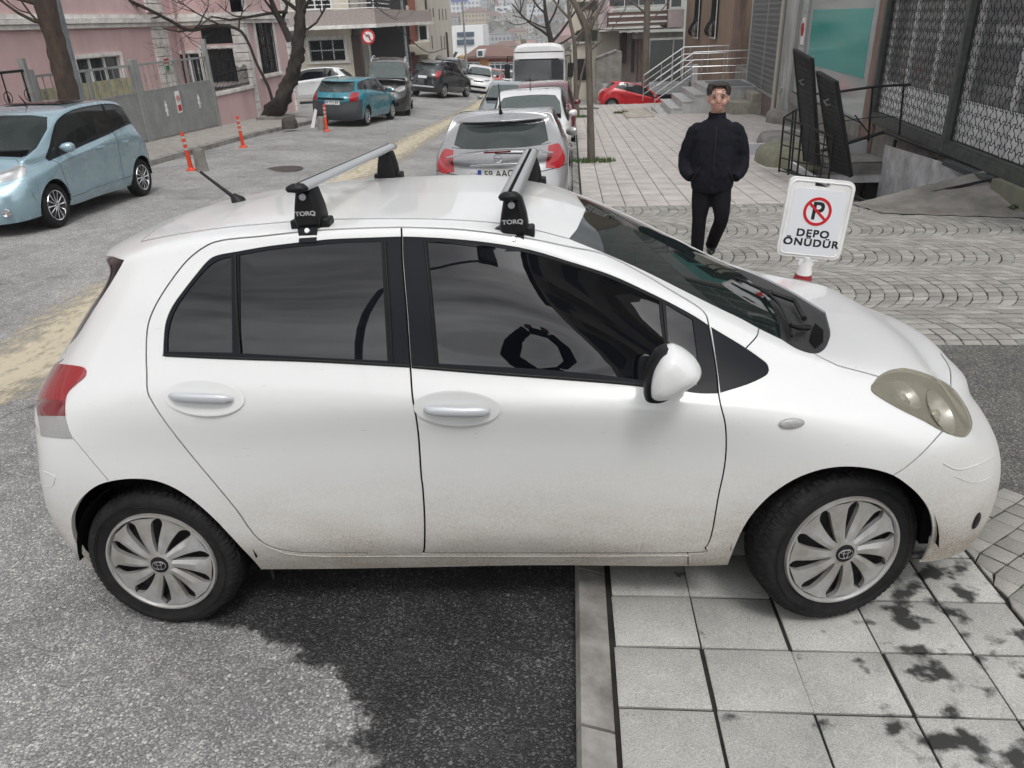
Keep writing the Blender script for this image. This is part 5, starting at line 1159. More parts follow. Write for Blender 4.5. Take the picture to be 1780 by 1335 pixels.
rect(1074,56,1128,150,Y+3.2,.3,'back_wall',ROSE); rect(1080,56,1090,110,Y+3.0,.1,'brown_curtain',DBR); rect(1096,56,1104,125,Y+3.0,.1,'brown_curtain',DBR); rect(1108,56,1128,150,Y+1.5,1,'pillar',BRN)
bl=empty('beige_house',(3.5,52,gz(3.5,52)-3),0,'plain beige house with dark windows beyond the two slender street trees','house'); up=under(bl)
Y=50
a=aty(994,140,Y); b_=aty(1045,0,Y); up(MB().box(a.x,b_.x,Y,Y+9,a.z-3,10).build('wall',CREAM,smooth=0)); c_=aty(1078,0,Y-1.5); up(MB().box(b_.x-.2,c_.x,Y-1.5,Y+6,a.z-3,aty(1060,53,Y).z).build('low_wing',BEIGE,smooth=0))
rect(1002,52,1038,72,Y-.1,.15,'window',DGL); rect(1002,2,1038,17,Y-.1,.15,'window',DGL); rect(998,102,1020,140,Y-.1,.15,'doorway',DARKIN)
rect(998,72,1040,76,Y-.2,.2,'sill',WHT)
rw=empty('ramp_wall',(3.4,44,gz(3.4,44)),0,'sloping grey concrete wall beside the white dropside truck','wall'); up=under(rw)
a=aty(1036,141,44); b_=aty(1080,141,44); z0=aty(1036,103,44).z; z1=aty(1070,90,44).z
up(MB().prism([(a.x,a.z-.5),(b_.x,a.z-.5),(b_.x,z1),(b_.x-.35,z1+.03),(a.x,z0)],44,45.2,'y').build('wall',CONC,smooth=0))
up(MB().prism([(a.x-.05,z0),(b_.x-.3,z1+.03),(b_.x-.3,z1+.10),(a.x-.05,z0+.07)],43.95,45.25,'y').build('coping',KERB,smooth=0))
# ------------------------------------------------------------------ stair well down to the depot, with its ramp, hatch leaves and cage
well=empty('basement_stairwell',(6.4,9.3,gz(6.4,9.3)),0,'open basement stairwell with white walls and a black rimmed edge below the latticed shop','stairwell'); up=under(well)
WW=mat('white_well_wall',(.78,.78,.79),.7,var=.25,vscale=2.5,var2=(.42,.42,.42)); X0,Y0,Y1=PIT
zr=lambda x,y: gz(x,y,SW)
zl0=min(aty(1530,268,Y1).z,zr(6,Y1+1.6)-.14); zl1=zl0-.17
up(MB().box(X0-.05,7.42,Y1,Y1+.14,zl1,zl0).build('white_beam',WW,smooth=0)); up(MB().box(X0-.05,7.42,Y1-.03,Y1+.16,zl0+.001,zr(6,Y1)-.03).build('rough_lintel',CONC,smooth=0))
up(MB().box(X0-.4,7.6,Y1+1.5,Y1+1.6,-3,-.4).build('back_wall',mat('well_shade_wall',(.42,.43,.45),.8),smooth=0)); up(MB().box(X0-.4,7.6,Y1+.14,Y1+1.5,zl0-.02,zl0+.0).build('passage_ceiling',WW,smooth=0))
up(MB().box(X0-.4,X0-.3,Y1,Y1+1.6,-3,zl0-.021).build('passage_wall',WW,smooth=0))
da=aty(1507,300,Y1+1.45); db=aty(1549,340,Y1+1.45)
up(MB().box(da.x,db.x,Y1+1.42,Y1+1.48,-3,da.z).build('dark_doorway',DARKIN,smooth=0))
up(MB().add([(7.19,Y0-.2,-3),(7.37,Y1,-3),(7.37,Y1,-.25),(7.19,Y0-.2,-.02)],[(3,2,1,0)]).build('side_wall',WW,smooth=0))
mb=MB()
for t in (.02,.50,.93): 
    y=Y0+(Y1-Y0)*t; x=7.2+.058*(y-7)-.06; mb.box(x-.03,x+.0,y-.05,y+.05,-3,-.12)
up(mb.build('black_uprights',IRONB,smooth=0))
up(MB().box(X0-.06,X0+.0,Y0,Y1,-3,zr(X0,9)-.02).build('near_side_wall',WW,smooth=0))
up(MB().box(X0,7.4,Y0-.1,Y0-.02,-3,-.36).build('front_wall',WW,smooth=0)); up(MB().box(X0-.4,7.6,Y0,Y1+1.6,-3.1,-3).build('well_floor',DARKIN,smooth=0))
for i in range(7): up(MB().box(X0+.02,7.2,Y1-.5-i*.3,Y1-.2-i*.3,-3,-2.7+i*.25-.4).build('stair',CONC,smooth=0))
# rim: black steel edging
mb=MB(); mb.tube([(X0,Y1,zr(X0,Y1)+.02),(7.33,Y1+.02,-.02)],.035,6); mb.tube([(7.33,Y1+.02,-.02),(7.22,8.0,.0),(7.2,7.6,.02)],.03,6); mb.tube([(X0,Y1,zr(X0,Y1)+.02),(X0-.02,Y0,zr(X0,Y0)+.02)],.02,6); mb.tube([(X0,Y0-.03,zr(X0,Y0)+.03),(6.4,Y0-.02,-.16),(7.2,7.7,.02)],.02,6)
up(mb.build('steel_edging',IRONB))
up(MB().add([(7.19,7.5,-.09),(7.30,9.3,-.13),(7.10,9.3,-.10),(6.98,7.9,-.07),(7.19,7.5,.02),(7.30,9.3,-.02),(7.10,9.3,-.03),(6.98,7.9,.0)],[(4,5,6,7),(3,2,1,0),(0,1,5,4),(1,2,6,5),(2,3,7,6),(3,0,4,7)]).build('dark_ledge',mat('dark_ledge',(.06,.065,.07),.6),smooth=0))
# rough concrete ramp rising to the sill
rp=[]
TLc,TRc,BLc,BRc=Vector((5.3,7.7,zr(5.3,7.7)+.01)),Vector((7.19,8.15,.03)),Vector((5.45,7.0,zr(5.4,7.0)+.01)),Vector((7.19,6.45,zr(7.1,6.4)+.02))
for i in range(19):
    for j in range(11):
        u,v=i/18,j/10; p=(BLc.lerp(BRc,u)).lerp(TLc.lerp(TRc,u),v); g=zr(p.x,p.y)+.01
        z=g+(p.z-g)*(v**.35 if u>.2 else v)+.012*math.sin(i*2.3+j*1.7)*min(1,v*3)*(1-v*.5); rp.append((p.x,p.y+.02*math.sin(i*1.9)*(1-v),z))
cr_=MB().add(rp+[(x,y+.1 if 0 else y,z-.5) for x,y,z in rp],[(i*11+j,(i+1)*11+j,(i+1)*11+j+1,i*11+j+1) for i in range(18) for j in range(10)]+[(i*11+10,(i+1)*11+10,209+(i+1)*11+10,209+i*11+10) for i in range(18)]).build('concrete_ramp',CONC); tag(cr_,'rough mottled concrete ramp in front of the basement stairwell','ramp')
gw2=MB().box(7.0,7.19,4.5,7.6,-.5,.02).build('kerb_wall',mat('mossy_render',(.20,.21,.15),.85,var=.4,vscale=3,var2=(.16,.155,.12)),smooth=0); tag(gw2,'low mossy green wall under the nearest latticed window, by the small weed','wall')
def weed(x,y,z,r,n,lab):
    mb=MB()
    for i in range(n):
        a=rnd.uniform(0,6.28); l=r*rnd.uniform(.5,1); h=r*rnd.uniform(.3,1.2); w=r*.16
        p=Vector((x+rnd.uniform(-r,r)*.4,y+rnd.uniform(-r,r)*.4,z)); d=Vector((math.cos(a),math.sin(a),0)); q=Vector((-d.y,d.x,0))
        m_=p+d*l*.5+Vector((0,0,h)); e=p+d*l+Vector((0,0,h*.6)); mb.add([p,m_+q*w,e,m_-q*w],[(0,1,2,3)])
    return tag(mb.build('weed',mat('weed_leaf',(.045,.085,.02),.7,var=.5,vscale=30),smooth=0),lab,'weed')
c=aty(1757,372,6.95); weed(c.x,6.9,gz(c.x,6.9,SW),.09,60,'small leafy weed growing at the foot of the mossy wall')
# hatch leaves
HM=mat('dark_hatch_steel',(.020,.020,.021),.62,spec=.3,var=.5,vscale=8,bump=.35,bscale=18)
def leaf(pA,pB,pC,pD,y0,y1,lab):
    """corner pixels: top near, top far, bottom far, bottom near"""
    A1=aty(*pA,y0); B1=aty(*pB,y1); C1=aty(*pC,y1); D1_=aty(*pD,y0)
    t=empty('hatch_leaf',tuple(D1_),0,lab,'hatch leaf','open hatch leaves of the stairwell'); up_=under(t)
    n=(B1-A1).cross(D1_-A1).normalized()*.05
    up_(MB().add([A1,B1,C1,D1_,A1+n,B1+n,C1+n,D1_+n],[(0,1,2,3),(7,6,5,4),(0,4,5,1),(1,5,6,2),(2,6,7,3),(3,7,4,0)]).build('panel',HM,smooth=0))
    mb=MB()
    for q in range(1,20):
        s=q/20; mb.tube([A1.lerp(D1_,s)-n*.16,B1.lerp(C1,s)-n*.16],.006,4)
    up_(mb.build('tread_ribs',HM))
    m_=A1.lerp(B1,.5).lerp(D1_.lerp(C1,.5),.22); up_(MB().tube([m_-n*.2,m_-n*1.6,m_-n*1.6+Vector((.05,0,-.06)),m_-n*.3+Vector((.06,0,-.07))],.012,6).build('handle',ALU))
    up_(MB().tube([A1,B1],.02,6).tube([B1,C1],.022,6).tube([A1,D1_],.02,6).build('edge_frame',IRONB))
leaf((1380,86),(1410,103),(1422,290),(1398,280),10.9,10.2,'dark ribbed steel hatch leaf standing open farther from the parking sign')
leaf((1420,125),(1452,143),(1478,308),(1446,298),9.5,8.9,'dark ribbed steel hatch leaf standing open nearer to the parking sign')
# cage of black bars round the hatch
cg=empty('bar_cage',(5.3,10,gz(5.3,10)),0,'black welded bar cage standing beside the open hatch leaves','railing'); up=under(cg)
def PXL(pts,r,nm,m_=IRONB): return up(MB().tube([aty(a,b,y) for a,b,y in pts],r,6).build(nm,m_))
pts1=[(1362,205,10.6),(1352,300,10.6)]; 
for px,py0,py1,y in ((1363,204,299,10.7),(1379,192,304,10.4),(1394,215,308,10.0),(1449,235,312,9.1),(1384,190,300,11.3)):
    PXL([(px,py0,y),(px-9,py1,y)],.017,'upright')
for k in range(5):
    f_=k/4; PXL([(1363-9*f_,206+90*f_,10.7),(1394-9*f_,216+88*f_,10.0),(1449-9*f_,238+72*f_,9.1)],.012 if k else .018,'crossbar')
PXL([(1363,204,10.7),(1386,190,11.3)],.015,'crossbar'); 
for px in (1408,1421,1434): PXL([(px,222+(px-1408)*.4,9.6),(px-8,312,9.6)],.009,'upright')
rl=empty('stair_handrail',(6.5,9.2,gz(6.5,9.2)),0,'long black handrail running across in front of the teal shop window','handrail'); up=under(rl)
a=aty(1455,160,11.4); b_=aty(1583,147,11.2); c_=aty(1524,150,11.3)
up(MB().tube([a,c_,b_],.022,8).build('rail',IRONB)); up(MB().tube([aty(1420,163,11.4),aty(1455,160,11.4)],.02,6).build('rail',IRONB))
for px,p0,p1 in ((1459,160,210),(1517,152,246),(1571,148,234)): up(MB().tube([aty(px,p0,11.3),aty(px-8,p1,11.3)],.018,8).build('post',IRONB))
up(MB().tube([aty(1420,216,11.4),aty(1515,204,11.3),aty(1560,203,11.3)],.008,6).build('lower_rail',IRONB)); up(MB().tube([aty(1486,200,11.2),aty(1513,235,11.2),aty(1512,243,11.1)],.012,6).build('bent_bar',IRONB))
# lumps of concrete
def lump(x,y,sx,sy,sz,lab,seed,m_=CONC,name='concrete_block'):
    r=random.Random(seed); vs=[];z=gz(x,y,SW); n=14
    rs=[]
    for k,(zz,s) in enumerate(((-.05,1.0),(.0,1.0),(.55,.97),(.85,.88),(1,.7))):
        rs.append([(x+sx*s*math.copysign(abs(math.cos(t))**.5,math.cos(t))*(1+r.uniform(-.05,.05)),y+sy*s*math.copysign(abs(math.sin(t))**.5,math.sin(t))*(1+r.uniform(-.05,.05)),z+sz*zz*(1+r.uniform(-.04,.04))) for t in [2*math.pi*q/n for q in range(n)]])
    return tag(MB().rings(rs).build(name,m_,smooth=50),lab,'concrete block')
c=gp(1375,290,SW); lump(c.x+.1,c.y+.6,.55,.75,.32,'broken mossy concrete block at the foot of the bar cage',3,mat('mossy_concrete',(.22,.21,.17),.9,var=.5,vscale=4,bump=.6,bscale=12,var2=(.13,.14,.08)))
c=gp(1340,262,SW); lump(c.x+.55,c.y+1.2,.5,.8,.25,'pale concrete plinth on the pavement behind the bar cage',5)
c=gp(1490,240,SW); lump(6.5,13.6,.55,.8,.22,'rubble heap of pale concrete under the long black handrail',8)
c=gp(1350,215,SW); lump(c.x+.35,c.y+.5,.5,.7,.36,'pale concrete step at the foot of the cream drainpipe',11)
# marble staircase
MARB=mat('grey_marble',(.50,.50,.49),.35,var=.35,vscale=1.6,stretch=(2.5,2.5,.5),var2=(.36,.36,.36)); STEEL=mat('steel_tube',(.6,.61,.62),.28,.85)
ms=empty('marble_staircase',(6.8,28.8,gz(6.8,28.8)),0,'grey marble staircase and landing with steel tube railings','staircase'); up=under(ms)
yA,yB=28.0,31.0; zb=gz(6,28.0)+SW-.12
xs5=[aty(px,190,yA).x for px in (1148,1166,1186,1206,1226)]; zt5=aty(1240,152,yA).z; z1=aty(1150,199,yA).z
for i in range(5):
    z=z1+(zt5-z1)*i/4; x1=8.85 if i==4 else xs5[i]+3
    up(MB().box(xs5[i],8.6 if i==4 else xs5[i+1]+.05,yA+.002*i,yB+.5,zb-.5,z-.04).build('step',MARB,smooth=0)); up(MB().box(xs5[i]-.04,8.6 if i==4 else xs5[i+1]+.02,yA-.03,yB+.5,z-.04,z).build('tread',MARB,smooth=0))
up(MB().box(xs5[4]+.35,8.3,yA+.2,yB-.2,zt5+.001,zt5+.02).build('door_mat',mat('grey_mat',(.16,.165,.17),.8),smooth=0))
def railp(y,pxa,pxb,mid):
    a=aty(pxa[0],pxa[1],y); b=aty(pxb[0],pxb[1],y); e=aty(mid[0],mid[1],y)
    up(MB().tube([a,b,e],.024,8).build('handrail',STEEL))
    dz=[.26,.5,.74]
    for d in dz: up(MB().tube([a-Vector((0,0,d)),b-Vector((0,0,d)),e-Vector((0,0,d))],.012,6).build('rail',STEEL))
    for t in (0,.45,.95): 
        p=a.lerp(b,t); up(MB().tube([p,p-Vector((0,0,.98))],.016,6).build('baluster',STEEL))
    for t in (.15,.55,.98): 
        p=b.lerp(e,t); up(MB().tube([p,p-Vector((0,0,.98))],.016,6).build('baluster',STEEL))
railp(28.1,(1140,138),(1207,91),(1304,87)); railp(31.2,(1119,131),(1189,82),(1268,79))
sl=fill('stone_slab',mat('tan_stone',(.40,.36,.31),.85,var=.3,vscale=3),[tuple(gp(*p,SW).xy) for p in ((1088,206),(1138,203),(1122,190),(1080,192))],gside,.05,.5,kind=None); sl.data.transform(Matrix.Translation((0,0,0))); sm_=sl.modifiers.new('thickness','SOLIDIFY'); sm_.thickness=.06; tag(sl,'flat tan stone slab at the foot of the marble staircase','slab')
st=empty('concrete_steps',(8,27,gz(8,27)),0,'two raw concrete steps right of the marble landing','steps'); up=under(st)
a=aty(1272,196,26.6); b_=aty(1312,196,26.6); c_=aty(1345,190,26.6); zt=aty(1300,178,26.6).z; zt2=aty(1330,162,26.6).z
CST=mat('raw_concrete',(.33,.31,.26),.9,var=.3,vscale=3,bump=.3)
up(MB().box(a.x,c_.x,26.6,27.9,a.z-.2,zt).build('lower_step',CST,smooth=0,bevel=.02)); up(MB().box(b_.x-.15,c_.x-.001,26.602,27.9,zt,zt2).build('upper_step',CST,smooth=0,bevel=.02))
# ------------------------------------------------------------------ no parking sign on its cone
sign=empty('no_parking_sign',(3.4,1.9,gz(3.4,1.9,SW)),0,'white plastic no parking board reading DEPO ONUDUR on a red cone beside the bonnet','sign'); sign.parent=None
sign['label']='white plastic no parking board with red ring, standing on a cone beyond the bonnet'
up=under(sign)
ys_=2.0
def sp(px,py,dy=0): return aty(px,py,ys_+dy)
tl_,tr_,br_,bl_=sp(1372,306),sp(1490,316,.02),sp(1456,453,.02),sp(1349,441)
ex=((tr_-tl_)+(br_-bl_)).normalized(); ey=((tl_-bl_)+(tr_-br_)).normalized(); ez=ex.cross(ey).normalized(); cc=(tl_+tr_+br_+bl_)/4
w_=((tr_-tl_).length+(br_-bl_).length)/2; h_=((tl_-bl_).length+(tr_-br_).length)/2
if ez.y>0: ez=-ez
MS=Matrix(((ex.x,ey.x,ez.x,cc.x),(ex.y,ey.y,ez.y,cc.y),(ex.z,ey.z,ez.z,cc.z),(0,0,0,1)))
def rrect(w,h,c,n=5,ch=False):
    o=[]
    for (sx,sy,a0) in ((1,1,0),(-1,1,90),(-1,-1,180),(1,-1,270)):
        for k in range(n+1):
            t=R(a0+90*k/n); o.append((sx*(w/2-c)+c*math.cos(t),sy*(h/2-c)+c*math.sin(t)))
    return o
BRD=mat('board_white_plastic',(.78,.78,.77),.4,var=.08,vscale=6); FACE=mat('sign_face',(.74,.76,.80),.35); SRED=mat('prohibition_red',(.55,.012,.02),.4)
o=rrect(w_,h_,.045,3); hole=[(x*.5,y) for x,y in rrect(w_*.42,.03,.014,3)]
hw,hh=w_*.115,.016; hy=h_*.435
# board as a frame round the grip hole
def boardmesh():
    outer=[Vector(p) for p in o]; inner=[Vector((x,y+hy)) for x,y in rrect(hw*2,hh*2,.013,3)]
    V=outer+inner; E=[(i,(i+1)%len(outer)) for i in range(len(outer))]+[(len(outer)+i,len(outer)+(i+1)%len(inner)) for i in range(len(inner))]
    r=delaunay_2d_cdt(V,E,[],0,1e-6); vv=[tuple(v) for v in r[0]]; ia=np.array([tuple(v) for v in inner]); tt=[t for t in r[2] if len(t)==3]
    c=np.array([[sum(vv[i][k] for i in t)/3 for k in (0,1)] for t in tt]); keep=inside([tuple(v) for v in outer],c[:,0],c[:,1])&~inside([tuple(v) for v in inner],c[:,0],c[:,1])
    mb=MB(); n=len(vv)
    vs=[MS@Vector((x,y,.014)) for x,y in vv]+[MS@Vector((x,y,-.014)) for x,y in vv]; fs=[]
    for t,k in zip(tt,keep):
        if k: fs.append(tuple(t)); fs.append(tuple(n+i for i in t[::-1]))
    for a,b in E: fs.append((a,b,n+b,n+a))
    return mb.add(vs,fs)
brd=up(boardmesh().build('board',BRD,smooth=30))
mb=MB(); q=rrect(w_-.03,h_-.03,.035,3); rs=[[MS@Vector((x*s,y*s*1.0,z)) for x,y in q] for s,z in ((1,.0142),(.995,.019),(.975,.019),(.965,.0142))]; up(mb.rings(rs,False).build('raised_rim',BRD,smooth=40))
q=rrect(w_*.80,h_*.83,.025,3); hf=[(x,y-h_*.04) for x,y in q]; up(MB().prism(hf,.0142,.0165,'z',MS).build('face',FACE,smooth=0))
rc=(w_*.0,h_*.10); rr=w_*.215
def ann(r0,r1,z0,z1,c): 
    mb=MB(); mb.lathe([(r0,z0),(r0,z1),(r1,z1),(r1,z0)],48,MS@Matrix.Translation((c[0],c[1],0))); return mb
up(ann(rr*.80,rr,.016,.0185,rc).build('red_ring',SRED,smooth=0))
d45=MS@Matrix.Translation((rc[0],rc[1],0))@Matrix.Rotation(R(-40),4,'Z'); 
P_=text('letter','P',rr*1.75,INK,MS@Matrix.Translation((rc[0],rc[1]-.002,.0168)),None,.0004,0,fat=.003); up(P_)
up(MB().box(-rr*.85,rr*.85,-rr*.09,rr*.09,.0178,.0188,d45).build('red_bar',SRED,smooth=0))
up(text('lettering','DEPO',w_*.155,INK,MS@Matrix.Translation((.0,-h_*.185,.017)),None,.0004,0,1.18,sx=1.15,fat=.0022))
up(text('lettering','ÖNÜDÜR',w_*.155,INK,MS@Matrix.Translation((.0,-h_*.305,.017)),None,.0004,0,1.18,sx=1.15,fat=.0022))
# bracket and cone
cb0=MS@Vector((0,-h_/2,0)); axd=(-ey+Vector((0,0,-.25))).normalized()
up(MB().prism([(-.085,-h_/2+.005),(.085,-h_/2+.005),(.03,-h_/2-.075),(-.03,-h_/2-.075)],-.012,.008,'z',MS).build('bracket',BRD,smooth=30))
for s in (-1,1): up(MB().lathe([(.008,0),(.007,.004),(0,.004)],12,MS@Matrix.Translation((s*.055,-h_/2-.022,.0085))).build('bolt',SILVER))
gz0=gz(3.1,2.0,SW); foot=Vector((cb0.x-.02,cb0.y+.06,gz0)); top=cb0+Vector((-.0,0,-.0))
dirv=(foot-top); zax=-dirv.normalized(); MC=Matrix.Translation(foot)@zax.to_track_quat('Z','Y').to_matrix().to_4x4(); Lc=dirv.length
up(MB().lathe([(.045,Lc*.30+.001),(.024,Lc-.02),(.024,Lc),(0,Lc)],24,MC).build('cone_neck',BRD)); 
for i,(a,b_,mm) in enumerate(((.0,.22,SRED),(.22,.48,BRD),(.48,.80,SRED),(.80,.93,BRD))):
    ra=lambda t:.15*(1-t)+.026*t
    up(MB().lathe([(ra(a),Lc*a+.02),(ra(b_),Lc*b_+.02)],28,MC).build('cone_band',mat('cone_red',(.30,.02,.03),.5) if mm is SRED else BRD))
up(MB().box(foot.x-.19,foot.x+.19,foot.y-.19,foot.y+.19,gz0-.0,gz0+.03).build('base',PLASTIC,smooth=0,bevel=.01))
# ------------------------------------------------------------------ bollards, blocks, poles, traffic sign
ORG=mat('bollard_orange',(.72,.06,.012),.45,var=.2,vscale=20,var2=(.5,.045,.02)); REFL=mat('reflective_band',(.42,.42,.42),.35)
def bollard(px,py,lab,tilt=0):
    c=gp(px,py); t=empty('road_bollard',(c.x,c.y,gz(c.x,c.y)),rnd.random(),lab,'bollard','orange flexible bollards along the far kerb'); t.rotation_euler=(R(tilt),R(-tilt),0)
    MB().lathe([(.11,0),(.105,.02),(.06,.035),(.045,.06)],20).build('base',ORG,t)
    MB().lathe([(.045,.05),(.042,.25),(.036,.5),(.035,.70),(.03,.74),(0,.75)],20).build('post',ORG,t)
    for z in (.40,.51,.62): MB().lathe([(.0405-z*.003,z),(.0405-z*.003,z+.045)],20).build('band',REFL,t)
bollard(333,296,'orange bollard nearest the viewer, beside a standing concrete stub',2); bollard(423,256,'orange bollard standing alone between the other two at the kerb',1); bollard(568,228,'orange bollard right behind the teal estate car',-1)
def stub(px,py,lab,h=.42,r=.11):
    c=gp(px,py); z=gz(c.x,c.y); rs=[[(c.x+r*s*math.cos(t)*(1+.06*math.sin(3*t+zz*5)),c.y+r*s*math.sin(t),z+h*zz) for t in [2*math.pi*k/16 for k in range(16)]] for zz,s in ((0,1.15),(.05,1.1),(.5,1.0),(.95,.98),(1.0,.9))]
    return tag(MB().rings(rs).build('concrete_stub',CONC,smooth=50),lab,'concrete block')
stub(352,297,'weathered concrete stub leaning by the nearest orange bollard'); stub(560,226,'pale concrete stub behind the teal estate car, left of a bollard',.38,.1)
c=gp(505,228); lump(c.x,c.y,.22,.16,.3,'dark chunk of concrete lying on the kerb below the crooked tree',21,IRON)
c=gp(548,222); pb=MB().add([(c.x-.15,c.y,gz(c.x,c.y)),(c.x+.05,c.y+.03,gz(c.x,c.y)+.55),(c.x+.12,c.y+.03,gz(c.x,c.y)+.5),(c.x-.02,c.y-.02,gz(c.x,c.y)),(c.x-.15,c.y+.03,gz(c.x,c.y)),(c.x+.05,c.y+.06,gz(c.x,c.y)+.55),(c.x+.12,c.y+.06,gz(c.x,c.y)+.5),(c.x-.02,c.y+.01,gz(c.x,c.y))],[(0,1,2,3),(7,6,5,4),(0,4,5,1),(1,5,6,2),(2,6,7,3),(3,7,4,0)]).build('leaning_board',PVC,smooth=0); tag(pb,'thin white board leaning behind the left rear wheel of the teal car','board')
def pole(name,b,t,r0,r1,lab,m_,cat='pole'):
    e=empty(name,tuple(b),0,lab,cat); o=MB().tube([b,b.lerp(t,.5),t],[r0,(r0+r1)/2,r1],14).build('shaft',m_); under(e)(o); o=MB().tube([b,b+Vector((0,0,.12))],r0*1.6,14).build('base_collar',m_); under(e)(o); return e
GPOLE=mat('galvanised_pole',(.27,.29,.31),.5,.4,var=.25,vscale=4)
b_=gp(140,172+28,.1); b_=Vector((-8.65,13.3,gz(-8.65,13.3,.11))); p1=aty(141,190,13.3); b_=Vector((p1.x,13.3,gz(p1.x,13.3,.11))); t_=aty(84,-40,13.3)
lp=pole('lamp_post',b_,b_+(t_-p1)*1.9,.115,.085,'thick grey lamp post rising beside the big tree trunk, behind the blue hatchback',GPOLE,'lamp post')
b2=aty(709,112,44); t2=aty(700,-15,44); b2.z=gz(b2.x,44); pole('lamp_post',b2,Vector((b2.x-.1,44,7)),.10,.07,'slim grey lamp post down the street beside the apartment block',GPOLE,'lamp post')
b3=aty(812,122,84); pole('lamp_post',Vector((b3.x,84,gz(b3.x,84))),Vector((b3.x-.1,84,4.5)),.13,.09,'distant lamp post in front of the red roofed house',GPOLE,'lamp post')
b4=aty(640,118,40); wp=pole('leaning_pole',Vector((aty(781,110,60).x,60,gz(0,60)-.5)),aty(776,56,60),.10,.08,'dark wooden pole standing before the tall beige apartment block',mat('dark_wood',(.05,.035,.025),.8))
ts=empty('traffic_sign',(0,0,0),0,'round no left turn sign with red rim on a thin pole','traffic sign'); c=aty(640,64,33.5); ts.location=(c.x,c.y,gz(c.x,33.5)); up=under(ts)
MT=Matrix.Translation(c)@Matrix.Rotation(R(90),4,'X')
up(MB().lathe([(.30,-.01),(.30,.01),(0,.01)],32,MT).build('plate',PLATE)); up(MB().lathe([(.225,.012),(.225,.016),(.30,.016),(.30,.0)],32,MT).build('red_rim',SRED))
up(MB().tube([(c.x-.17,c.y-.02,c.z+.17),(c.x+.17,c.y-.02,c.z-.17)],.022,6).build('red_bar',SRED))
up(MB().tube([(c.x+.07,c.y-.016,c.z-.14),(c.x+.07,c.y-.016,c.z+.02),(c.x+.02,c.y-.016,c.z+.08),(c.x-.1,c.y-.016,c.z+.03)],.025,6).build('arrow',INK)); up(MB().tube([(c.x,c.y+.03,c.z+.3),(c.x-.02,c.y+.03,gz(c.x,33.5)-.1)],.03,8).build('post',GPOLE))
# ------------------------------------------------------------------ bare trees
def barkm(n,c,c2): return mat(n,c,.95,var=.6,vscale=7,bump=.9,bscale=14,var2=c2,bdist=.03,stretch=(1,1,.35))
BARK=barkm('dark_bark',(.075,.052,.038),(.035,.025,.02)); BARK2=barkm('grey_bark',(.15,.125,.105),(.09,.075,.062)); BARK3=barkm('black_bark',(.045,.035,.028),(.02,.016,.014))
def twigs(mb,p,d,l,r,depth,rng,spread=.5,up_=.12,nseg=4):
    pts=[Vector(p)]; dd=Vector(d).normalized(); rs=[r]
    for i in range(nseg):
        dd=(dd+Vector((rng.uniform(-1,1),rng.uniform(-1,1),rng.uniform(-1,1)))*spread*.45+Vector((0,0,up_))).normalized(); pts.append(pts[-1]+dd*l/nseg); rs.append(max(.003,r*(1-.55*(i+1)/nseg)))
    mb.tube(pts,rs,6 if r>.03 else (4 if r>.01 else 3),False)
    if depth<=0: return
    for k in range(rng.choice((2,3,3)) if depth>1 else rng.choice((2,3,4))):
        t=rng.randint(max(1,nseg//2),nseg) if depth>0 else nseg; b=pts[t]; a=rng.uniform(0,6.28); side=dd.orthogonal().normalized(); side.rotate(Matrix.Rotation(a,3,dd))
        twigs(mb,b,(dd*.8+side*rng.uniform(.5,1.0)),l*rng.uniform(.55,.8),rs[t]*.72,depth-1,rng,spread,up_,nseg)
def tree(name,trunk,radii,limbs,bark,lab,cat='tree',seed=1,burl=.0,group=None):
    """trunk: world points; limbs: (start point, direction, length, radius, depth)"""
    rng=random.Random(seed); t=empty(name,tuple(trunk[0]),0,lab,cat,group); up=under(t)
    tp=smooth_line([tuple(p) for p in trunk],False,5,80); n=len(tp); rr=[]
    for i in range(n): 
        q=i/(n-1)*(len(radii)-1); k=min(int(q),len(radii)-2); rr.append(radii[k]+(radii[k+1]-radii[k])*(q-k))
    mb=MB(); pts=[Vector(p) for p in tp]; rings_=[]; ns=16
    for i,p in enumerate(pts):
        d=(pts[min(i+1,n-1)]-pts[max(i-1,0)]).normalized(); a=d.cross(Vector((0,1,0))).normalized(); b=a.cross(d)
        rings_.append([p+(a*math.cos(q)+b*math.sin(q))*rr[i]*(1+burl*(.6*math.sin(3*q+i*.9)+.5*math.sin(5*q-i*1.7)+rng.uniform(-.3,.3))) for q in [2*math.pi*k/ns for k in range(ns)]])
    mb.rings(rings_); up(mb.build('trunk',bark,smooth=80))
    for i,(p,d,l,r,dep) in enumerate(limbs):
        mb=MB(); twigs(mb,p,d,l,r,dep,rng); up(mb.build('branch',bark,smooth=80))
    return t
Yt=12.6
tb0=aty(122,182,Yt); pts=[Vector((tb0.x+.02,Yt,gz(tb0.x,Yt,.05))),aty(122,180,Yt),aty(106,110,Yt),aty(92,60,Yt),aty(78,0,Yt),aty(68,-60,Yt),aty(50,-160,Yt)]
tree('street_tree',pts,[.24,.20,.18,.175,.19,.16,.1],[(aty(72,-20,Yt),(.8,.1,.25),3.2,.07,4),(aty(80,10,Yt),(-.9,-.1,.15),2.0,.06,4),(aty(88,42,Yt),(-.8,.2,.1),1.6,.04,3),(aty(70,-40,Yt),(1,.5,-.05),4.0,.07,4),(aty(70,-40,Yt),(.9,-.4,.3),3.0,.06,4),(aty(95,60,Yt),(-.7,-.4,.5),1.0,.03,3),(aty(62,-80,Yt),(-.7,.3,-.1),2.4,.06,4)],BARK,'big dark leaning tree trunk behind the blue hatchback on the left',seed=4,burl=.12)
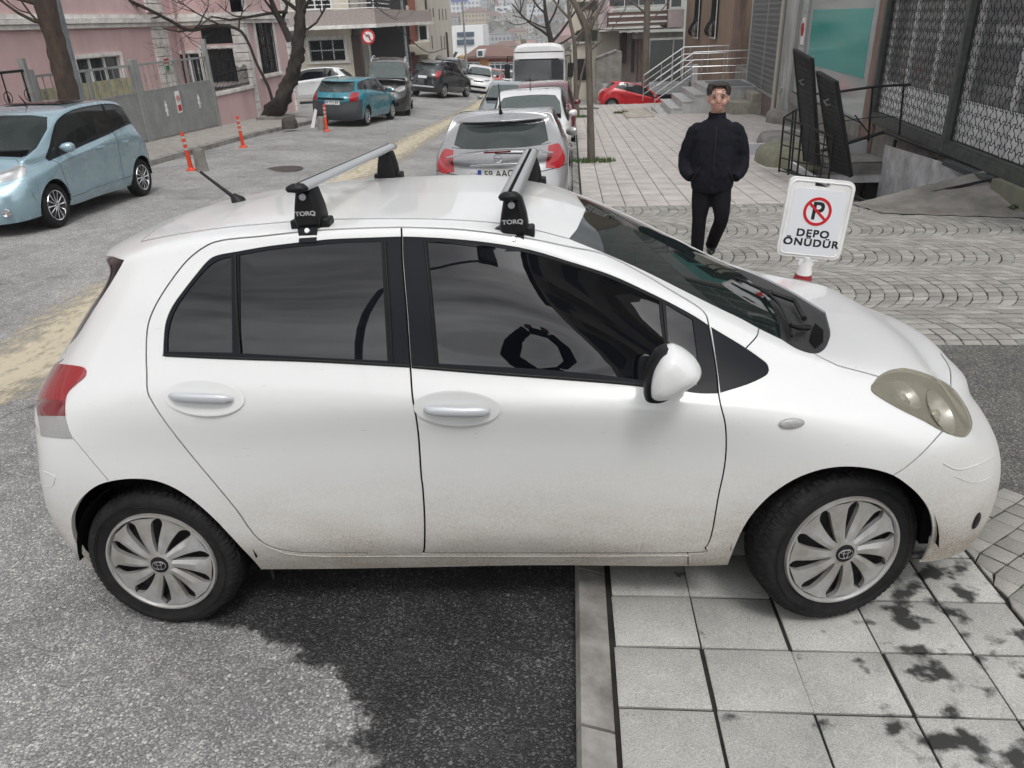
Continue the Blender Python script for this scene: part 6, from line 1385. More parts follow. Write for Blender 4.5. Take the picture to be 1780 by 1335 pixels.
# long sagging limb over the gates
Yv=20; lim=MB()
trz=tree('street_tree',[gp(470,205,.1)]+[aty(px,py,23.6) for px,py in ((486,180),(500,150),(511,122),(517,95),(519,70),(522,40),(522,5),(524,-40),(520,-120))],[.34,.25,.22,.21,.20,.18,.16,.15,.13,.08],
 [(aty(505,72,23.6),(-.5,0,.8),1.2,.13,3),(aty(495,45,23.6),(-.4,-.2,.9),1.6,.10,5),(aty(521,30,23.6),(.6,-.3,.5),1.6,.07,5),(aty(522,0,23.6),(.8,.3,.5),1.8,.07,5),(aty(520,20,23.6),(-.7,-.5,.4),2.0,.07,5),(aty(524,-30,23.6),(.9,-.3,-.1),2.2,.06,5),(aty(519,55,23.6),(.7,.3,.3),1.3,.05,4),(aty(500,20,23.6),(-1,-.2,-.0),2.4,.06,5),(aty(523,-30,23.6),(-.9,-.4,-.1),2.4,.06,5)],BARK3,'crooked black tree with burled trunk on the pavement corner beside the teal car',seed=9,burl=.28)
vt=tree('climbing_vine',[aty(478,200,24.2),aty(474,178,24.2),aty(466,150,24.2),aty(446,110,24.2),aty(432,75,24.2),aty(415,52,24.2),aty(380,44,24.2),aty(330,52,24.2),aty(300,38,23.8),aty(255,15,23),aty(200,-10,22)],[.05,.05,.05,.045,.045,.05,.06,.06,.05,.05,.05],
 [(aty(385,44,24.2),(-.8,-.3,.2),1.6,.03,4),(aty(335,52,24.2),(.7,.0,.4),1.4,.03,4),(aty(330,52,24.2),(-.8,-.1,-.2),1.4,.03,4),(aty(280,28,23.5),(-.7,-.2,-.3),1.5,.03,4),(aty(300,38,23.8),(.5,0,-.5),1.2,.02,4),(aty(415,52,24.2),(.5,-.2,.6),1.2,.03,4),(aty(240,10,22.8),(-.8,-.2,-.1),1.8,.03,4)],BARK3,'bare black vine sagging across the pink house above the grey gates','vine',seed=14)
b1=gp(1028,280,SW); Yb=b1.y
tree('street_tree',[b1,aty(1026,200,Yb),aty(1024,120,Yb),aty(1022,62,Yb),aty(1014,35,Yb),aty(1000,8,Yb),aty(985,-20,Yb),aty(970,-80,Yb)],[.085,.068,.063,.07,.06,.055,.05,.03],[(aty(1022,58,Yb),(.6,.0,.9),1.3,.035,4),(aty(1021,64,Yb),(-.5,.2,.7),1.2,.03,4),(aty(1008,22,Yb),(.8,.2,.6),1.4,.035,4),(aty(990,-10,Yb),(-.9,-.1,.2),1.6,.03,4),(aty(1023,80,Yb),(.4,-.3,.9),.6,.02,3)],BARK2,'slender pale tree on the pavement edge right of the silver hatchback',seed=21)
b1=gp(1003,203,SW); Yb=b1.y
tree('street_tree',[b1,aty(1001,150,Yb),aty(1000,110,Yb),aty(998,70,Yb),aty(990,30,Yb),aty(985,-30,Yb)],[.11,.085,.08,.075,.06,.04],[(aty(999,70,Yb),(.6,.2,.8),2.2,.05,5),(aty(992,35,Yb),(-.7,0,.7),2.2,.05,5),(aty(1003,170,Yb),(.16,.0,1),3.2,.05,4),(aty(999,90,Yb),(.5,-.2,.6),1.6,.03,4)],BARK2,'thin forked tree standing right of the white bus, before the red car',seed=22)
Yb=44; b1=aty(958,120,Yb)
tree('street_tree',[Vector((b1.x,Yb,gz(b1.x,Yb))),aty(960,95,Yb),aty(958,72,Yb),aty(952,45,Yb),aty(948,20,Yb),aty(945,-20,Yb)],[.22,.18,.16,.13,.1,.06],[(aty(958,75,Yb),(.7,0,.6),3.0,.09,5),(aty(957,65,Yb),(-.8,0,.5),2.8,.08,5),(aty(952,45,Yb),(.6,.2,.7),2.6,.07,5),(aty(949,25,Yb),(-.6,.2,.6),2.4,.06,5),(aty(953,50,Yb),(-.9,-.3,.4),2.2,.05,5),(aty(959,80,Yb),(.9,-.2,.3),2.6,.06,5)],BARK3,'bare dark tree with a wide crown behind the roof of the white bus',seed=23)
Yb=38.5; b1=aty(1123,120,Yb)
tree('street_tree',[Vector((b1.x,Yb,gz(b1.x,Yb))),aty(1123,90,Yb),aty(1124,50,Yb),aty(1125,10,Yb),aty(1126,-40,Yb)],[.20,.17,.16,.14,.09],[(aty(1125,25,Yb),(-.8,0,.5),2.6,.06,5),(aty(1125,10,Yb),(.7,-.2,.5),2.4,.06,5),(aty(1125,-5,Yb),(-.6,-.3,.5),2.6,.06,5),(aty(1124,40,Yb),(.7,.2,.4),1.8,.04,5)],BARK2,'bare grey tree in front of the brown balcony, behind the truck bed',seed=24)
GR=mat('short_grass',(.05,.09,.02),.9,var=.5,vscale=20)
def tuft(px,py,r,lab):
    c=gp(px,py,SW); mb=MB()
    for i in range(420):
        a=rnd.uniform(0,6.28); q=r*math.sqrt(rnd.random()); x,y=c.x+q*math.cos(a)*1.5,c.y+q*math.sin(a); h=rnd.uniform(.03,.11); w_=.008; dx,dy=rnd.uniform(-.04,.04),rnd.uniform(-.04,.04); z=gz(x,y,SW)
        mb.add([(x-w_,y,z),(x+w_,y,z),(x+dx,y+dy,z+h)],[(0,1,2)])
    return tag(mb.build('grass_tuft',GR,smooth=0),lab,kind='stuff')
tuft(1030,281,.32,None); tuft(1004,204,.4,None); tuft(1012,190,.5,None); tuft(1080,197,.2,None)
# curb stones round the crooked tree
c=gp(478,207,.11); tag(MB().rings([[(c.x+a*1.15,c.y+b*.8+.1,gz(c.x,c.y,.1)+z) for a,b in rrect(1,1,.12,3)] for z in (-.1,.10)]).build('tree_pit_kerb',CONC,smooth=0),'square concrete kerb round the foot of the crooked tree','kerb')
# ------------------------------------------------------------------ the other vehicles
HG=np.array(HATCH,float)
def warp(L=3.9,W=1.69,H=1.5,wb=2.5,fo=.78,belt=1.0,tail=0,ws=0,hood=0,up=0,rad=.30,roofy=1,taper=1):
    G=HG.copy(); ro=L-wb-fo
    x=G[:,:,0]; G[:,:,0]=np.interp(x,[-.61,0,2.445,3.17],[-ro,0,wb,wb+fo])
    rw=np.array([0,0,0,.1,.3,.6,.85,1,1,1,1.]); 
    G[:5,:,0]+=tail*np.array([1,1,.9,.55,.2])[:,None]*rw[None]
    G[7:10,5:,0]+=ws*np.array([.75,.9,1.0])[:,None]*np.array([.2,.6,1,1,1,1])[None]
    G[:,:,1]*=W/1.69; G[:,7:,1]*=roofy; G[:,6,1]*=(1+roofy)/2
    z=G[:,:,2]; G[:,:,2]=np.interp(z,[0,.2,.92,1.49],[0,.2,.92*belt,H])
    G[9:,4:,2]+=hood*np.array([.9,.8,.7,.6,.5])[:,None]*np.array([.3,.6,.8,1,1,1,1])[None]
    G[:,:,2]+=up
    return G
def rectuv(pts): return [tuple(p) for p in smooth_line(pts,True,4,75)]
def gencar(name,label,paintm,cat='car',group=None,G=None,wb=2.5,rad=.30,glass=None,quarter=False,doors=2,detail=1,plate=None,rear_plate=None,rails=False,spokes=10,rimst='spoke',bumper=None,trackw=None,hood_x=None,aerial=None,sunroof=False,lowtrim=False,wshigh=9.0,rearwin=True,headl=None,taill=None,far_only=False,hide_wheels=False,clearglass=False):
    t=empty(name,(0,0,0),0,label,cat,group); S=Surf(G)
    gl=glass or TINT; wsg=CLEARG if clearglass else glassmat('windscreen_pale',(.10,.125,.12),.30,.03,.9)
    WSr=rectuv([(wshigh,10),(7.2,10),(7.2,8.4),(7.6,7.75),(8.4,7.55),(wshigh-.1,7.9),(wshigh,8.6)]); WSr=[(wshigh,10.05),(7.2,10.05)]+[p for p in WSr if p[1]<9.9]
    WSr=[(wshigh,10.05),(7.2,10.05),(7.18,9),(7.2,8.3),(7.6,7.7),(8.3,7.4),(wshigh-.15,7.55),(wshigh,8.3)]
    RWr=[(-.1,4.95),(1.35,5.0),(1.8,5.2),(1.82,7.1),(1.6,7.6),(-.1,7.8)]
    regs=[]
    FW=rectuv([(5.42,5.02),(8.5,5.1),(8.4,5.6),(7.35,6.85),(6.9,6.98),(5.38,6.96)])
    RWn=rectuv([(3.72,5.12),(5.28,5.02),(5.26,6.96),(4.2,6.88),(3.9,6.5)])
    QW=rectuv([(2.3,5.35),(3.6,5.15),(3.8,6.5),(3.95,6.85),(2.75,6.8),(2.35,6.4)])
    FWt=rectuv([(5.30,4.85),(8.75,4.92),(8.55,5.8),(7.4,7.0),(6.9,7.1),(5.28,7.07)]); RWt=rectuv([(3.6 if not quarter else 2.2,5.15 if not quarter else 5.3),(5.36,4.86),(5.34,7.07),(4.1,7.02),(2.6 if quarter else 3.9,6.88),(2.2 if quarter else 3.75,6.5)])
    hl=rectuv(headl or [(10.35,5.6),(10.9,6.3),(11.6,6.2),(12.1,5.3),(12.0,4.3),(11.3,4.0),(10.6,4.6)])
    tl=rectuv(taill or [(1.7,3.3),(2.3,3.3),(2.7,4.9),(2.1,5.1),(1.75,4.9)])
    regs+=[('!front_glass',FW),('!rear_glass',RWn)]
    if quarter: regs.append(('!quarter_glass',QW))
    regs+=[('!windshield',WSr),('!headlight',hl),('!tail',tl)]
    if rearwin: regs.append(('!rear_window',RWr))
    A=lambda cx,r:[ (cx+r*math.cos(R(a)),rad+r*math.sin(R(a))) for a in range(-20,201,11)]
    side=lambda P:np.stack([P[:,0],P[:,2]],1); sf=lambda P,Nn:(Nn[:,1]<-.35)&(P[:,2]<1.0+G[0,0,2])
    for cx in (0,wb):
        q=S.locate(A(cx,rad+.055),side,sf); regs.append(('!wheel_opening',[(q[0][0],-.4)]+q+[(q[-1][0],-.4)]))
    regs+=[('trim',FWt),('trim_rear',RWt),('bumper_front',[(9.9,-.1),(10.4,3.6),(13.1,3.5),(13.1,-.1)]),('bumper_rear',[(3.1,-.1),(2.9,3.2),(-.1,3.1),(-.1,-.1)])]
    gp_=[]
    for pts,wd in (([(5.32,1.1),(5.32,7.15)],.014),([(8.2,1.1),(8.45,3),(8.6,4.6),(8.75,5.1)],.014),([(4.35,1.1),(4.1,2.6),(3.6,4),(3.45,5.2),(3.7,6.6),(4.2,7.15)],.014),([(4.35,1.1),(8.2,1.1)],.03),([(9.2,8.2),(9.8,7.2),(10.4,6.4)],.02),([(9.2,8.2),(9.15,10)],.02),([(10.4,3.6),(13,3.5)],.03),([(2.9,3.2),(0,3.1)],.03),([(.2,5.0),(1.9,5.0)],.02)):
        if detail: gp_.append(buffer_line(smooth_line(pts,False,6,80),wd))
    O=partition(S,regs,gp_,du=.2,dv=.34)
    both(S,O.get('rest',[]),'body_shell',paintm,t,0,.015)
    bm=bumper or paintm
    for k in ('bumper_front','bumper_rear'):
        if k in O: both(S,O[k],'bumper',bm,t,.004,.015)
    if 'seam' in O: both(S,O['seam'],'seam',SEAM,t,-.006,0)
    for k_ in ('trim','trim_rear'):
        if k_ in O: both(S,O[k_],'window_frame',TRIM,t,-.002,.004)
    for k in ('front_glass','rear_glass','quarter_glass'):
        if k in O:
            for s_ in (1,-1): emit(S,O[k],'window',gl,t,-.004,0,[s_],None)
    both(S,O['windshield'],'windshield',wsg,t,-.003,0)
    if 'rear_window' in O: both(S,O['rear_window'],'rear_window',glassmat('rear_pane',(.05,.06,.06),.3,.03,.8),t,-.002,0)
    for s_ in (1,-1):
        h=emit(S,O['headlight'],'headlight',glassmat('clear_lens',(.5,.5,.5),.55,.05,.7),t,.003,.01,[s_],None)
        emit(S,O['headlight'],'lamp_housing',CHROME,h,-.03,0,[s_],None)
        emit(S,O['tail'],'tail_light',REDL,t,.004,.01,[s_],None)
    x1=G[9,10,0]; mid=(0+wb)/2; Wd=G[6,3,1]; zb=G[6,5,2]
    u0=G[0,0,2]-.2
    MB().box(-.3,wb+.3,-Wd*.6,Wd*.6,.2+u0,.4+u0).box(rad+.1,wb-rad-.1,-Wd*.87,Wd*.87,.24+u0,.3+u0).build('underbody',SEAM,t)
    MB().box(-.25,x1,-Wd*.78,Wd*.78,.45+u0,.5+u0).box(x1-.25,x1,-Wd*.78,Wd*.78,.5+u0,zb-.02).build('cabin',SEAM,t)
    for yy in (-Wd*.42,Wd*.42):
        MB().prism([(mid-.5,.6+u0),(mid-.0,.6+u0),(mid-.35,zb+.25),(mid-.55,zb+.3)],yy-.22,yy+.22,'y').build('seat',INT,t)
    tw=(trackw or Wd)-.12
    for cx in (0,wb):
        for s_ in (-1,1): half_tube(cx,rad,rad+.05,s_*(Wd-.03),s_*(Wd-.32),n=16).build('wheel_well',SEAM,t)
    wl=wheel('wheel',t,(0,-tw,rad),rad,.19,rad*.66,rimst,0,spokes,1 if detail else 0)
    dupe_wheel(wl,t,(wb,-tw,rad),False); dupe_wheel(wl,t,(0,tw,rad),True); dupe_wheel(wl,t,(wb,tw,rad),True)
    # mirrors and handles
    mxx=G[8,5,0]-.02; mz=G[8,5,2]+.09
    for s_ in (-1,1):
        rs=[[Vector((mxx+.06*c*k+dx,s_*(Wd-.03+d*.85),mz+.068*sn*k)) for c,sn in [(math.cos(q),math.sin(q)) for q in [2*math.pi*j/14 for j in range(14)]]] for d,k,dx in ((0,.4,.03),(.05,.8,.02),(.11,1,0),(.17,.9,-.01),(.20,.5,-.02))]
        MB().rings(rs).build('wing_mirror',paintm,t,smooth=70)
    if detail:
        hz=G[6,4,2]-.01
        for s_ in (-1,1):
            for hx in (G[4,4,0]+.42,G[6,4,0]+.18):
                uv=S.locate([(hx,hz)],side,sf); P=S.ev(*zip(*uv))[0]
                MB().tube([(P[0]-.09,s_*(-P[1]+.012),P[2]),(P[0]-.06,s_*(-P[1]+.035),P[2]),(P[0]+.06,s_*(-P[1]+.035),P[2]),(P[0]+.09,s_*(-P[1]+.012),P[2])],.014,8).build('handle',paintm,t,smooth=60)
    # nose details
    fr=lambda y,z,o=.0:front_pt(S,y,z,o)
    nz=G[13,2,2]
    for (y0,y1,z0,z1,m_,nm) in ((-.28,.28,nz+.13,nz+.20,SEAM,'grille'),(-.45,.45,nz-.20,nz-.08,SEAM,'lower_intake')):
        grid_patch(S,y0,y1,z0,z1,m_,nm,t,.008,front=True)
    if plate is not None or detail: platef(S,t,0,nz-.02,True,plate)
    if rear_plate is not None: platef(S,t,*rear_plate,False)
    if rails:
        for s_ in (-1,1):
            pts=[Vector((G[k,8,0],s_*G[k,8,1],G[k,8,2]+(.05 if 3<k<7 else .0))) for k in (3,4,5,6,7)]
            MB().tube(pts,.02,8).build('roof_rail',TRIM if rails!='s' else SILVER,t,smooth=60)
    if aerial:
        b=Vector((aerial,0,np.interp(aerial,G[2:9,10,0],G[2:9,10,2]))); MB().tube([b,b+Vector((-.02,0,.05)),b+Vector((-.12,0,.35))],[.02,.01,.005],8).build('aerial',PLASTIC,t,smooth=60)
    return t,S
def grid_patch(S,y0,y1,z0,z1,m_,nm,t,off,front=True):
    s=1 if front else -1; n=9; T=[(abs(y0+(y1-y0)*i/(n-1)),z) for z in (z0,(z0+z1)/2,z1) for i in range(n)]
    pr=lambda P:np.stack([-P[:,1],P[:,2]],1); fc=lambda P,Nn:(Nn[:,0]*s>.12)&((P[:,0]-np.median(S.P[:,0]))*s>.5)
    uv=S.locate(T,pr,fc); P=S.ev(*zip(*uv)); V=[(P[k][0]+s*off,(y0+(y1-y0)*(k%n)/(n-1)),T[k][1]) for k in range(len(T))]
    return MB().add(V,[(j*n+i,j*n+i+1,(j+1)*n+i+1,(j+1)*n+i) for j in range(2) for i in range(n-1)]).build(nm,m_,t)
def front_pt(S,y,z,o): return None
def platef(S,t,y,z,front,txt=None):
    s=1 if front else -1; pr=lambda P:np.stack([-P[:,1],P[:,2]],1); fc=lambda P,Nn:(Nn[:,0]*s>.12)&((P[:,0]-np.median(S.P[:,0]))*s>.5)
    uv=S.locate([(.05,z)],pr,fc); P=S.ev(*zip(*uv))[0]; x=P[0]+s*.018
    p=MB().box(x-.01,x+.006,y-.26,y+.26,z-.058,z+.058).build('number_plate',PLATE,t,smooth=0)
    xx=x+.007 if front else x-.011
    b=MB().box(min(xx,xx+s*.001),max(xx,xx+s*.001),-s*-.0+ (y+.215 if not front else y-.26),(y+.26 if not front else y-.215),z-.058,z+.058).build('blue_band',BLUE,p,smooth=0)
    if txt: text('plate_number',txt,.115,INK,frame((xx+s*.002,y,z),(0,-1,0) if not front else (0,1,0),(0,0,1)),p,.0006,.0012,1.0,sx=.95)
    return p
def place(t,x,y,hd,dz=0):
    """rear axle centre at x,y; hd = heading in degrees from +X; tilted with the ground"""
    f=Vector((math.cos(R(hd)),math.sin(R(hd)),0)); s=Vector((-f.y,f.x,0)); e=1.0
    def g(p): return gz(p.x,p.y)
    o=Vector((x,y,0)); p0=g(o); fv=Vector((f.x,f.y,(g(o+f*2.4)-p0)/2.4)).normalized(); sv=Vector((s.x,s.y,(g(o+s*.7)-g(o-s*.7))/1.4)).normalized(); nv=fv.cross(sv).normalized(); sv=nv.cross(fv)
    t.rotation_euler=Matrix(((fv.x,sv.x,nv.x),(fv.y,sv.y,nv.y),(fv.z,sv.z,nv.z))).to_euler(); t.location=(x,y,p0+dz)
BLUEP=paint('ice_blue_paint',(.25,.365,.42),.25,metal=.35,coat=1); SILV=paint('silver_paint',(.34,.34,.35),.3,metal=.5,coat=1); WHI2=paint('clean_white_paint',(.68,.68,.68),.25,coat=1)
TEAL=paint('teal_paint',(.004,.16,.215),.3,coat=.8); BLK=paint('black_paint',(.014,.015,.018),.22,coat=1); DGR=paint('dark_grey_paint',(.035,.033,.034),.25,coat=1,metal=.3); REDP=paint('red_paint',(.50,.008,.015),.22,coat=1); MARP=paint('maroon_paint',(.12,.008,.018),.25,coat=1); GRYP=paint('grey_blue_paint',(.22,.26,.28),.3,coat=1,metal=.3)
# light blue hatchback on the left
j,Sj=gencar('parked_car','light blue metallic hatchback with sunroof, cut off by the left edge of the photo',BLUEP,G=warp(3.83,1.675,1.535,2.45,.80,.99,tail=-.10,ws=.26,hood=.03,roofy=1.08),wb=2.45,rad=.293,quarter=True,spokes=12,rimst='bright',glass=glassmat('car_side_glass',(.02,.024,.024),.35,.03,.7),aerial=None,
  clearglass=True,headl=[(9.7,5.9),(10.1,7.2),(11,7.2),(12,5.6),(12,4.4),(11.2,4.0),(10.2,4.4)])
place(j,-6.33,9.42,-88)
for s_ in (-1,1): MB().lathe([(.055,0),(.05,.02),(.03,.012),(0,.01)],20,Matrix.Translation((3.165,s_*.56,.33))@Matrix.Rotation(R(90),4,'Y')).build('fog_lamp',CHROME,j)
MB().rings([[(x,y,z) for x,y in rrect2] for rrect2,z in (([(.75+a,b) for a,b in rrect(.95,.95,.12)],1.527),([(.75+a,b) for a,b in rrect(.9,.9,.1)],1.535))]).build('sunroof',mat('sunroof_glass',(.02,.012,.010),.05),j)
b=Vector((1.35,.0,1.50)); MB().tube([b,b+Vector((-.02,0,.03)),b+Vector((.10,0,.16))],[.02,.012,.005],8).build('aerial',PLASTIC,j,smooth=60)
MB().box(2.05,2.25,-.35,-.15,1.0,1.05).build('paper_on_dashboard',mat('paper',(.6,.6,.58),.7),j)
# silver hatchback right behind
a_,Sa=gencar('parked_car','silver hatchback with a rear wing spoiler, parked right behind the foreground car',SILV,G=warp(4.11,1.71,1.425,2.61,.86,.98,tail=.30,hood=.0),wb=2.61,rad=.30,spokes=8,aerial=None,clearglass=True,
  taill=[(1.55,3.35),(2.2,3.1),(2.75,3.6),(2.55,4.75),(1.75,4.85)])
ya=6.42+.0; place(a_,.66,ya+.62,90)
ns=17; rs=[]
for i in range(ns):
    s=i/(ns-1)*2-1; y=s*.66; x=-.60+.20*abs(s)**3+.03; z=1.0-.075*abs(s)**2.2; k=1-.35*abs(s)**4
    rs.append([Vector((x+dx*k,y,z+dz)) for dx,dz in ((-.075,.008),(-.07,.020),(0,.032),(.07,.026),(.075,.016),(0,.006))])
sp_=MB().rings(rs).build('wing_spoiler',SILV,a_,smooth=50)
MB().box(-.655,-.64,-.16,.16,1.0,1.018).build('brake_light',mat('brake_strip',(.10,.005,.008),.2),sp_)
b=Vector((.12,0,1.40)); MB().tube([b,b+Vector((-.03,0,.06)),b+Vector((-.08,0,.36))],[.028,.012,.004],8).build('aerial',PLASTIC,a_,smooth=60)
MB().box(-.66,-.63,-.34,.34,.84,.875).build('boot_handle',SILV,a_,bevel=.008)
MB().tube([(-.625,.045*math.cos(q),.93+.045*math.sin(q)) for q in [2*math.pi*k/20 for k in range(21)]],.005,5,False).tube([(-.63,-.05,.925),(-.63,.0,.932),(-.63,.05,.935)],.004,5).build('badge',CHROME,a_)
platef(Sa,a_,0,.745,False,'59 AAG')
text('model_script','njoy',.05,SILVER,frame((-.60,.50,.90),(0,-1,0),(0,0,1)),a_,.001) if False else None
MB().tube([(-.44,-.35,.955),(-.46,.05,.975)],.008,6).build('rear_wiper',PLASTIC,a_)
# white car facing the viewer behind it
w1,_=gencar('parked_car','white hatchback facing the viewer between the silver and the maroon cars',WHI2,G=warp(3.99,1.73,1.49,2.52,.85,1.0,hood=.02),wb=2.52,rad=.30,aerial=1.2)
place(w1,.68,15.6,-90)
m1,_=gencar('parked_car','maroon car parked nose to tail behind the white hatchback',MARP,G=warp(4.2,1.75,1.55,2.6,.85,1.0,hood=.02),wb=2.6,rad=.31); place(m1,.80,20.4,-90)
g1,_=gencar('parked_car','grey blue car half hidden left of the maroon car roof',GRYP,G=warp(4.2,1.72,1.50,2.6,.85,1.0),wb=2.6,rad=.31,detail=0); place(g1,-.45,24.4,-91)
# teal estate
te,St=gencar('parked_car','teal estate car with black bumpers, seen from behind by the far kerb',TEAL,G=warp(4.27,1.68,1.42,2.52,.80,.97,tail=-.22,ws=-.02),wb=2.52,rad=.29,quarter=True,bumper=mat('grey_black_bumper',(.045,.05,.055),.6),glass=glassmat('car_side_glass',(.02,.024,.024),.35,.03,.7),
  taill=[(1.45,3.2),(2.3,3.2),(2.4,4.75),(2.2,4.85),(1.5,4.85)])
place(te,-5.72,22.3,84)
platef(St,te,0,.72,False,'34 VTJ 84'); MB().box(-1.0,-.985,-.42,.42,.80,.86).build('plate_lamp_bar',PLASTIC,te)
# black van facing the viewer
vn,_=gencar('parked_van','tall black people carrier facing the viewer behind the teal estate',DGR,'van',G=warp(4.7,1.75,1.93,2.85,.85,1.22,tail=-.30,ws=.42,hood=.10),wb=2.85,rad=.33,quarter=True,rails='s',wshigh=9.0,glass=TINT); place(vn,-5.75,29.6,-81)
c1_,_=gencar('parked_car','white coupe shaped crossover emerging from the side street behind the teal estate',WHI2,G=warp(4.3,1.79,1.56,2.64,.9,1.05,tail=.1,ws=.1,hood=.05),wb=2.64,rad=.345,spokes=10,rimst='bright'); q=gp(521,173); place(c1_,-9.2,35.0,188)
du,Sd=gencar('parked_car','black off-road car with roof rails seen from behind, near the crest of the road',BLK,G=warp(4.31,1.82,1.66,2.67,.82,1.1,tail=-.15,up=.06,hood=.04),wb=2.67,rad=.345,rails=True,spokes=8,lowtrim=True); place(du,-5.6,37.6,72)
platef(Sd,du,0,.95,False)
MB().box(-1.0,-.86,-.7,.7,.50,.56).build('skid_plate',SILVER,du)
d2,_=gencar('parked_car','dark grey off-road car parked beyond the black one at the crest',DGR,G=warp(4.4,1.84,1.72,2.7,.85,1.12,tail=-.1,up=.05,hood=.08),wb=2.7,rad=.35,rails=True,detail=0); place(d2,-5.6,43.2,86)
w2,_=gencar('parked_car','white car mostly hidden beyond the two dark off-road cars',WHI2,G=warp(4.0,1.73,1.5,2.5,.85),wb=2.5,rad=.3,detail=0); place(w2,-4.2,47.5,-85)
r2,_=gencar('parked_car','small distant red car going over the crest beside people in dark clothes',REDP,G=warp(4.0,1.70,1.45,2.5,.85),wb=2.5,rad=.3,detail=0); place(r2,-4.1,54.5,-90)
w3,_=gencar('parked_car','distant white car just over the crest of the road',WHI2,G=warp(4.1,1.70,1.45,2.5,.85),wb=2.5,rad=.3,detail=0); place(w3,-2.7,58,-90)
rc_,_=gencar('parked_car','bright red hatchback side on between the white truck and the pavement edge',REDP,G=warp(3.95,1.66,1.46,2.46,.80,1.0,tail=.06),wb=2.46,rad=.30,quarter=False,glass=glassmat('car_side_glass',(.02,.024,.024),.35,.03,.7)); place(rc_,3.45,38.6,3,.33)
# white bus
def bus():
    t=empty('parked_bus',(0,0,0),0,'white midibus facing the viewer at the end of the row of parked cars','bus'); W2=1.02; Hh=2.72
    prof=[(W2,.35),(W2+.02,1.0),(W2,1.45),(W2-.03,2.2),(W2-.09,2.52),(W2-.22,2.66),(W2-.5,2.72)]
    ring=lambda x,s,dz:[(x,y*s,.35+(z-.35)*dz) for y,z in prof]+[(x,-y*s,.35+(z-.35)*dz) for y,z in prof[::-1]]
    MB().rings([ring(-6.0,.96,.97),ring(-5.9,1,1),ring(.05,1,1),ring(.16,.985,.985),ring(.24,.95,.95)]).build('body',WHI2,t,smooth=35)
    def fq(y0,y1,z0,z1,x,m_,nm,curve=.06): 
        n=11;V=[]
        for z in (z0,(z0+z1)/2,z1):
            for i in range(n):
                y=y0+(y1-y0)*i/(n-1); V.append((x-curve*(2*abs(y)/1.9)**3-.10*max(0,(z-1.5)),y,z))
        return MB().add(V,[(j*n+i,j*n+i+1,(j+1)*n+i+1,(j+1)*n+i) for j in range(2) for i in range(n-1)]).build(nm,m_,t)
    fq(-.93,.93,.62,1.22,.32,WHI2,'front_panel'); fq(-.95,.95,1.22,1.26,.33,SEAM,'seam'); fq(-.93,.93,1.26,2.14,.36,glassmat('bus_screen',(.05,.055,.06),.35,.03,.9),'windshield'); fq(-.9,.9,1.24,2.2,.335,SEAM,'screen_surround'); fq(-.9,.9,2.18,2.40,.385,WHI2,'roof_panel'); fq(-.92,.92,2.40,2.425,.40,SEAM,'seam')
    fq(-.97,.97,.95,1.14,.345,PLASTIC,'grille'); fq(-.97,.97,.36,.66,.36,WHI2,'bumper')
    for s in (-1,1):
        MB().lathe([(.11,0),(.10,.03),(0,.035)],20,Matrix.Translation((.27,s*.76,.80))@Matrix.Rotation(R(90),4,'Y')).build('headlight',CHROME,t)
        a=MB().tube([(.15,s*.98,2.25),(.42,s*1.16,2.28),(.45,s*1.18,2.0)],.02,6).build('mirror_arm',PLASTIC,t); MB().box(.40,.48,s*1.18-.10,s*1.18+.10,1.52,2.02).build('wing_mirror',PLASTIC,t,bevel=.03)
        for k in range(4): MB().box(-.9-k*1.25-.5,-.9-k*1.25+.55,s*1.005-.01,s*1.005+.01,1.42,2.12).build('window',TINT,t)
    for s in (-.5,.35): MB().tube([(.40,s,1.24),(.40,s-.35,1.28),(.38,s+.3,1.36)],.012,5).build('wiper',PLASTIC,t)
    MB().box(-5.6,.1,-.8,.8,.3,.6).build('underbody',SEAM,t)
    w_=wheel('wheel',t,(-.75,-.86,.38),.38,.24,.22,'spoke',0,8); dupe_wheel(w_,t,(-.75,.86,.38),True); dupe_wheel(w_,t,(-4.4,-.86,.38),False); dupe_wheel(w_,t,(-4.4,.86,.38),True)
    return t
bu=bus(); place(bu,.30,28.2,-90)
# white dropside truck behind the red car
tr=empty('dropside_truck',(0,0,0),0,'small white dropside truck with silver bed boards behind the red hatchback','truck')
CORR=mat('silver_dropside',(.55,.57,.58),.35,.4)
mb=MB(); 
for (x0,x1,y0,y1) in ((-1.2,2.1,-.86,-.82),(-1.2,2.1,.82,.86)):
    for k in range(4): mb.box(x0,x1,y0-(.012 if k%2 else 0),y1,.92+k*.11,.92+k*.11+.105)
mb.build('side_board',CORR,tr,smooth=0); mb=MB(); [mb.box(-1.25-(.012 if k%2 else 0),-1.2,-.86,.86,.92+k*.11,.92+k*.11+.105) for k in range(4)]; mb.build('tail_board',CORR,tr,smooth=0)
MB().box(-1.2,2.1,-.82,.82,.84,.90).build('bed_floor',DARKM,tr); MB().box(-1.1,3.2,-.4,.4,.45,.8).build('chassis',DARKM,tr); MB().box(2.1,2.14,-.8,.8,.9,1.45).build('head_board',CORR,tr)
cbp=[(2.25,.45),(3.95,.45),(4.0,1.0),(3.85,1.25),(3.45,1.95),(2.35,2.0),(2.25,1.9)]
MB().rings([[(x,-.80,z) for x,z in cbp],[(x,-.84,z) if z<1.2 else (x,-.76,z) for x,z in cbp],[(x,.84,z) if z<1.2 else (x,.76,z) for x,z in cbp],[(x,.80,z) for x,z in cbp]]).build('cab',WHI2,tr,smooth=30,bevel=.03)
for s in (-1,1): MB().prism([(2.5,1.2),(3.6,1.2),(3.35,1.8),(2.5,1.85)],s*.81-.012,s*.81+.012,'y').build('window',TINT,tr)
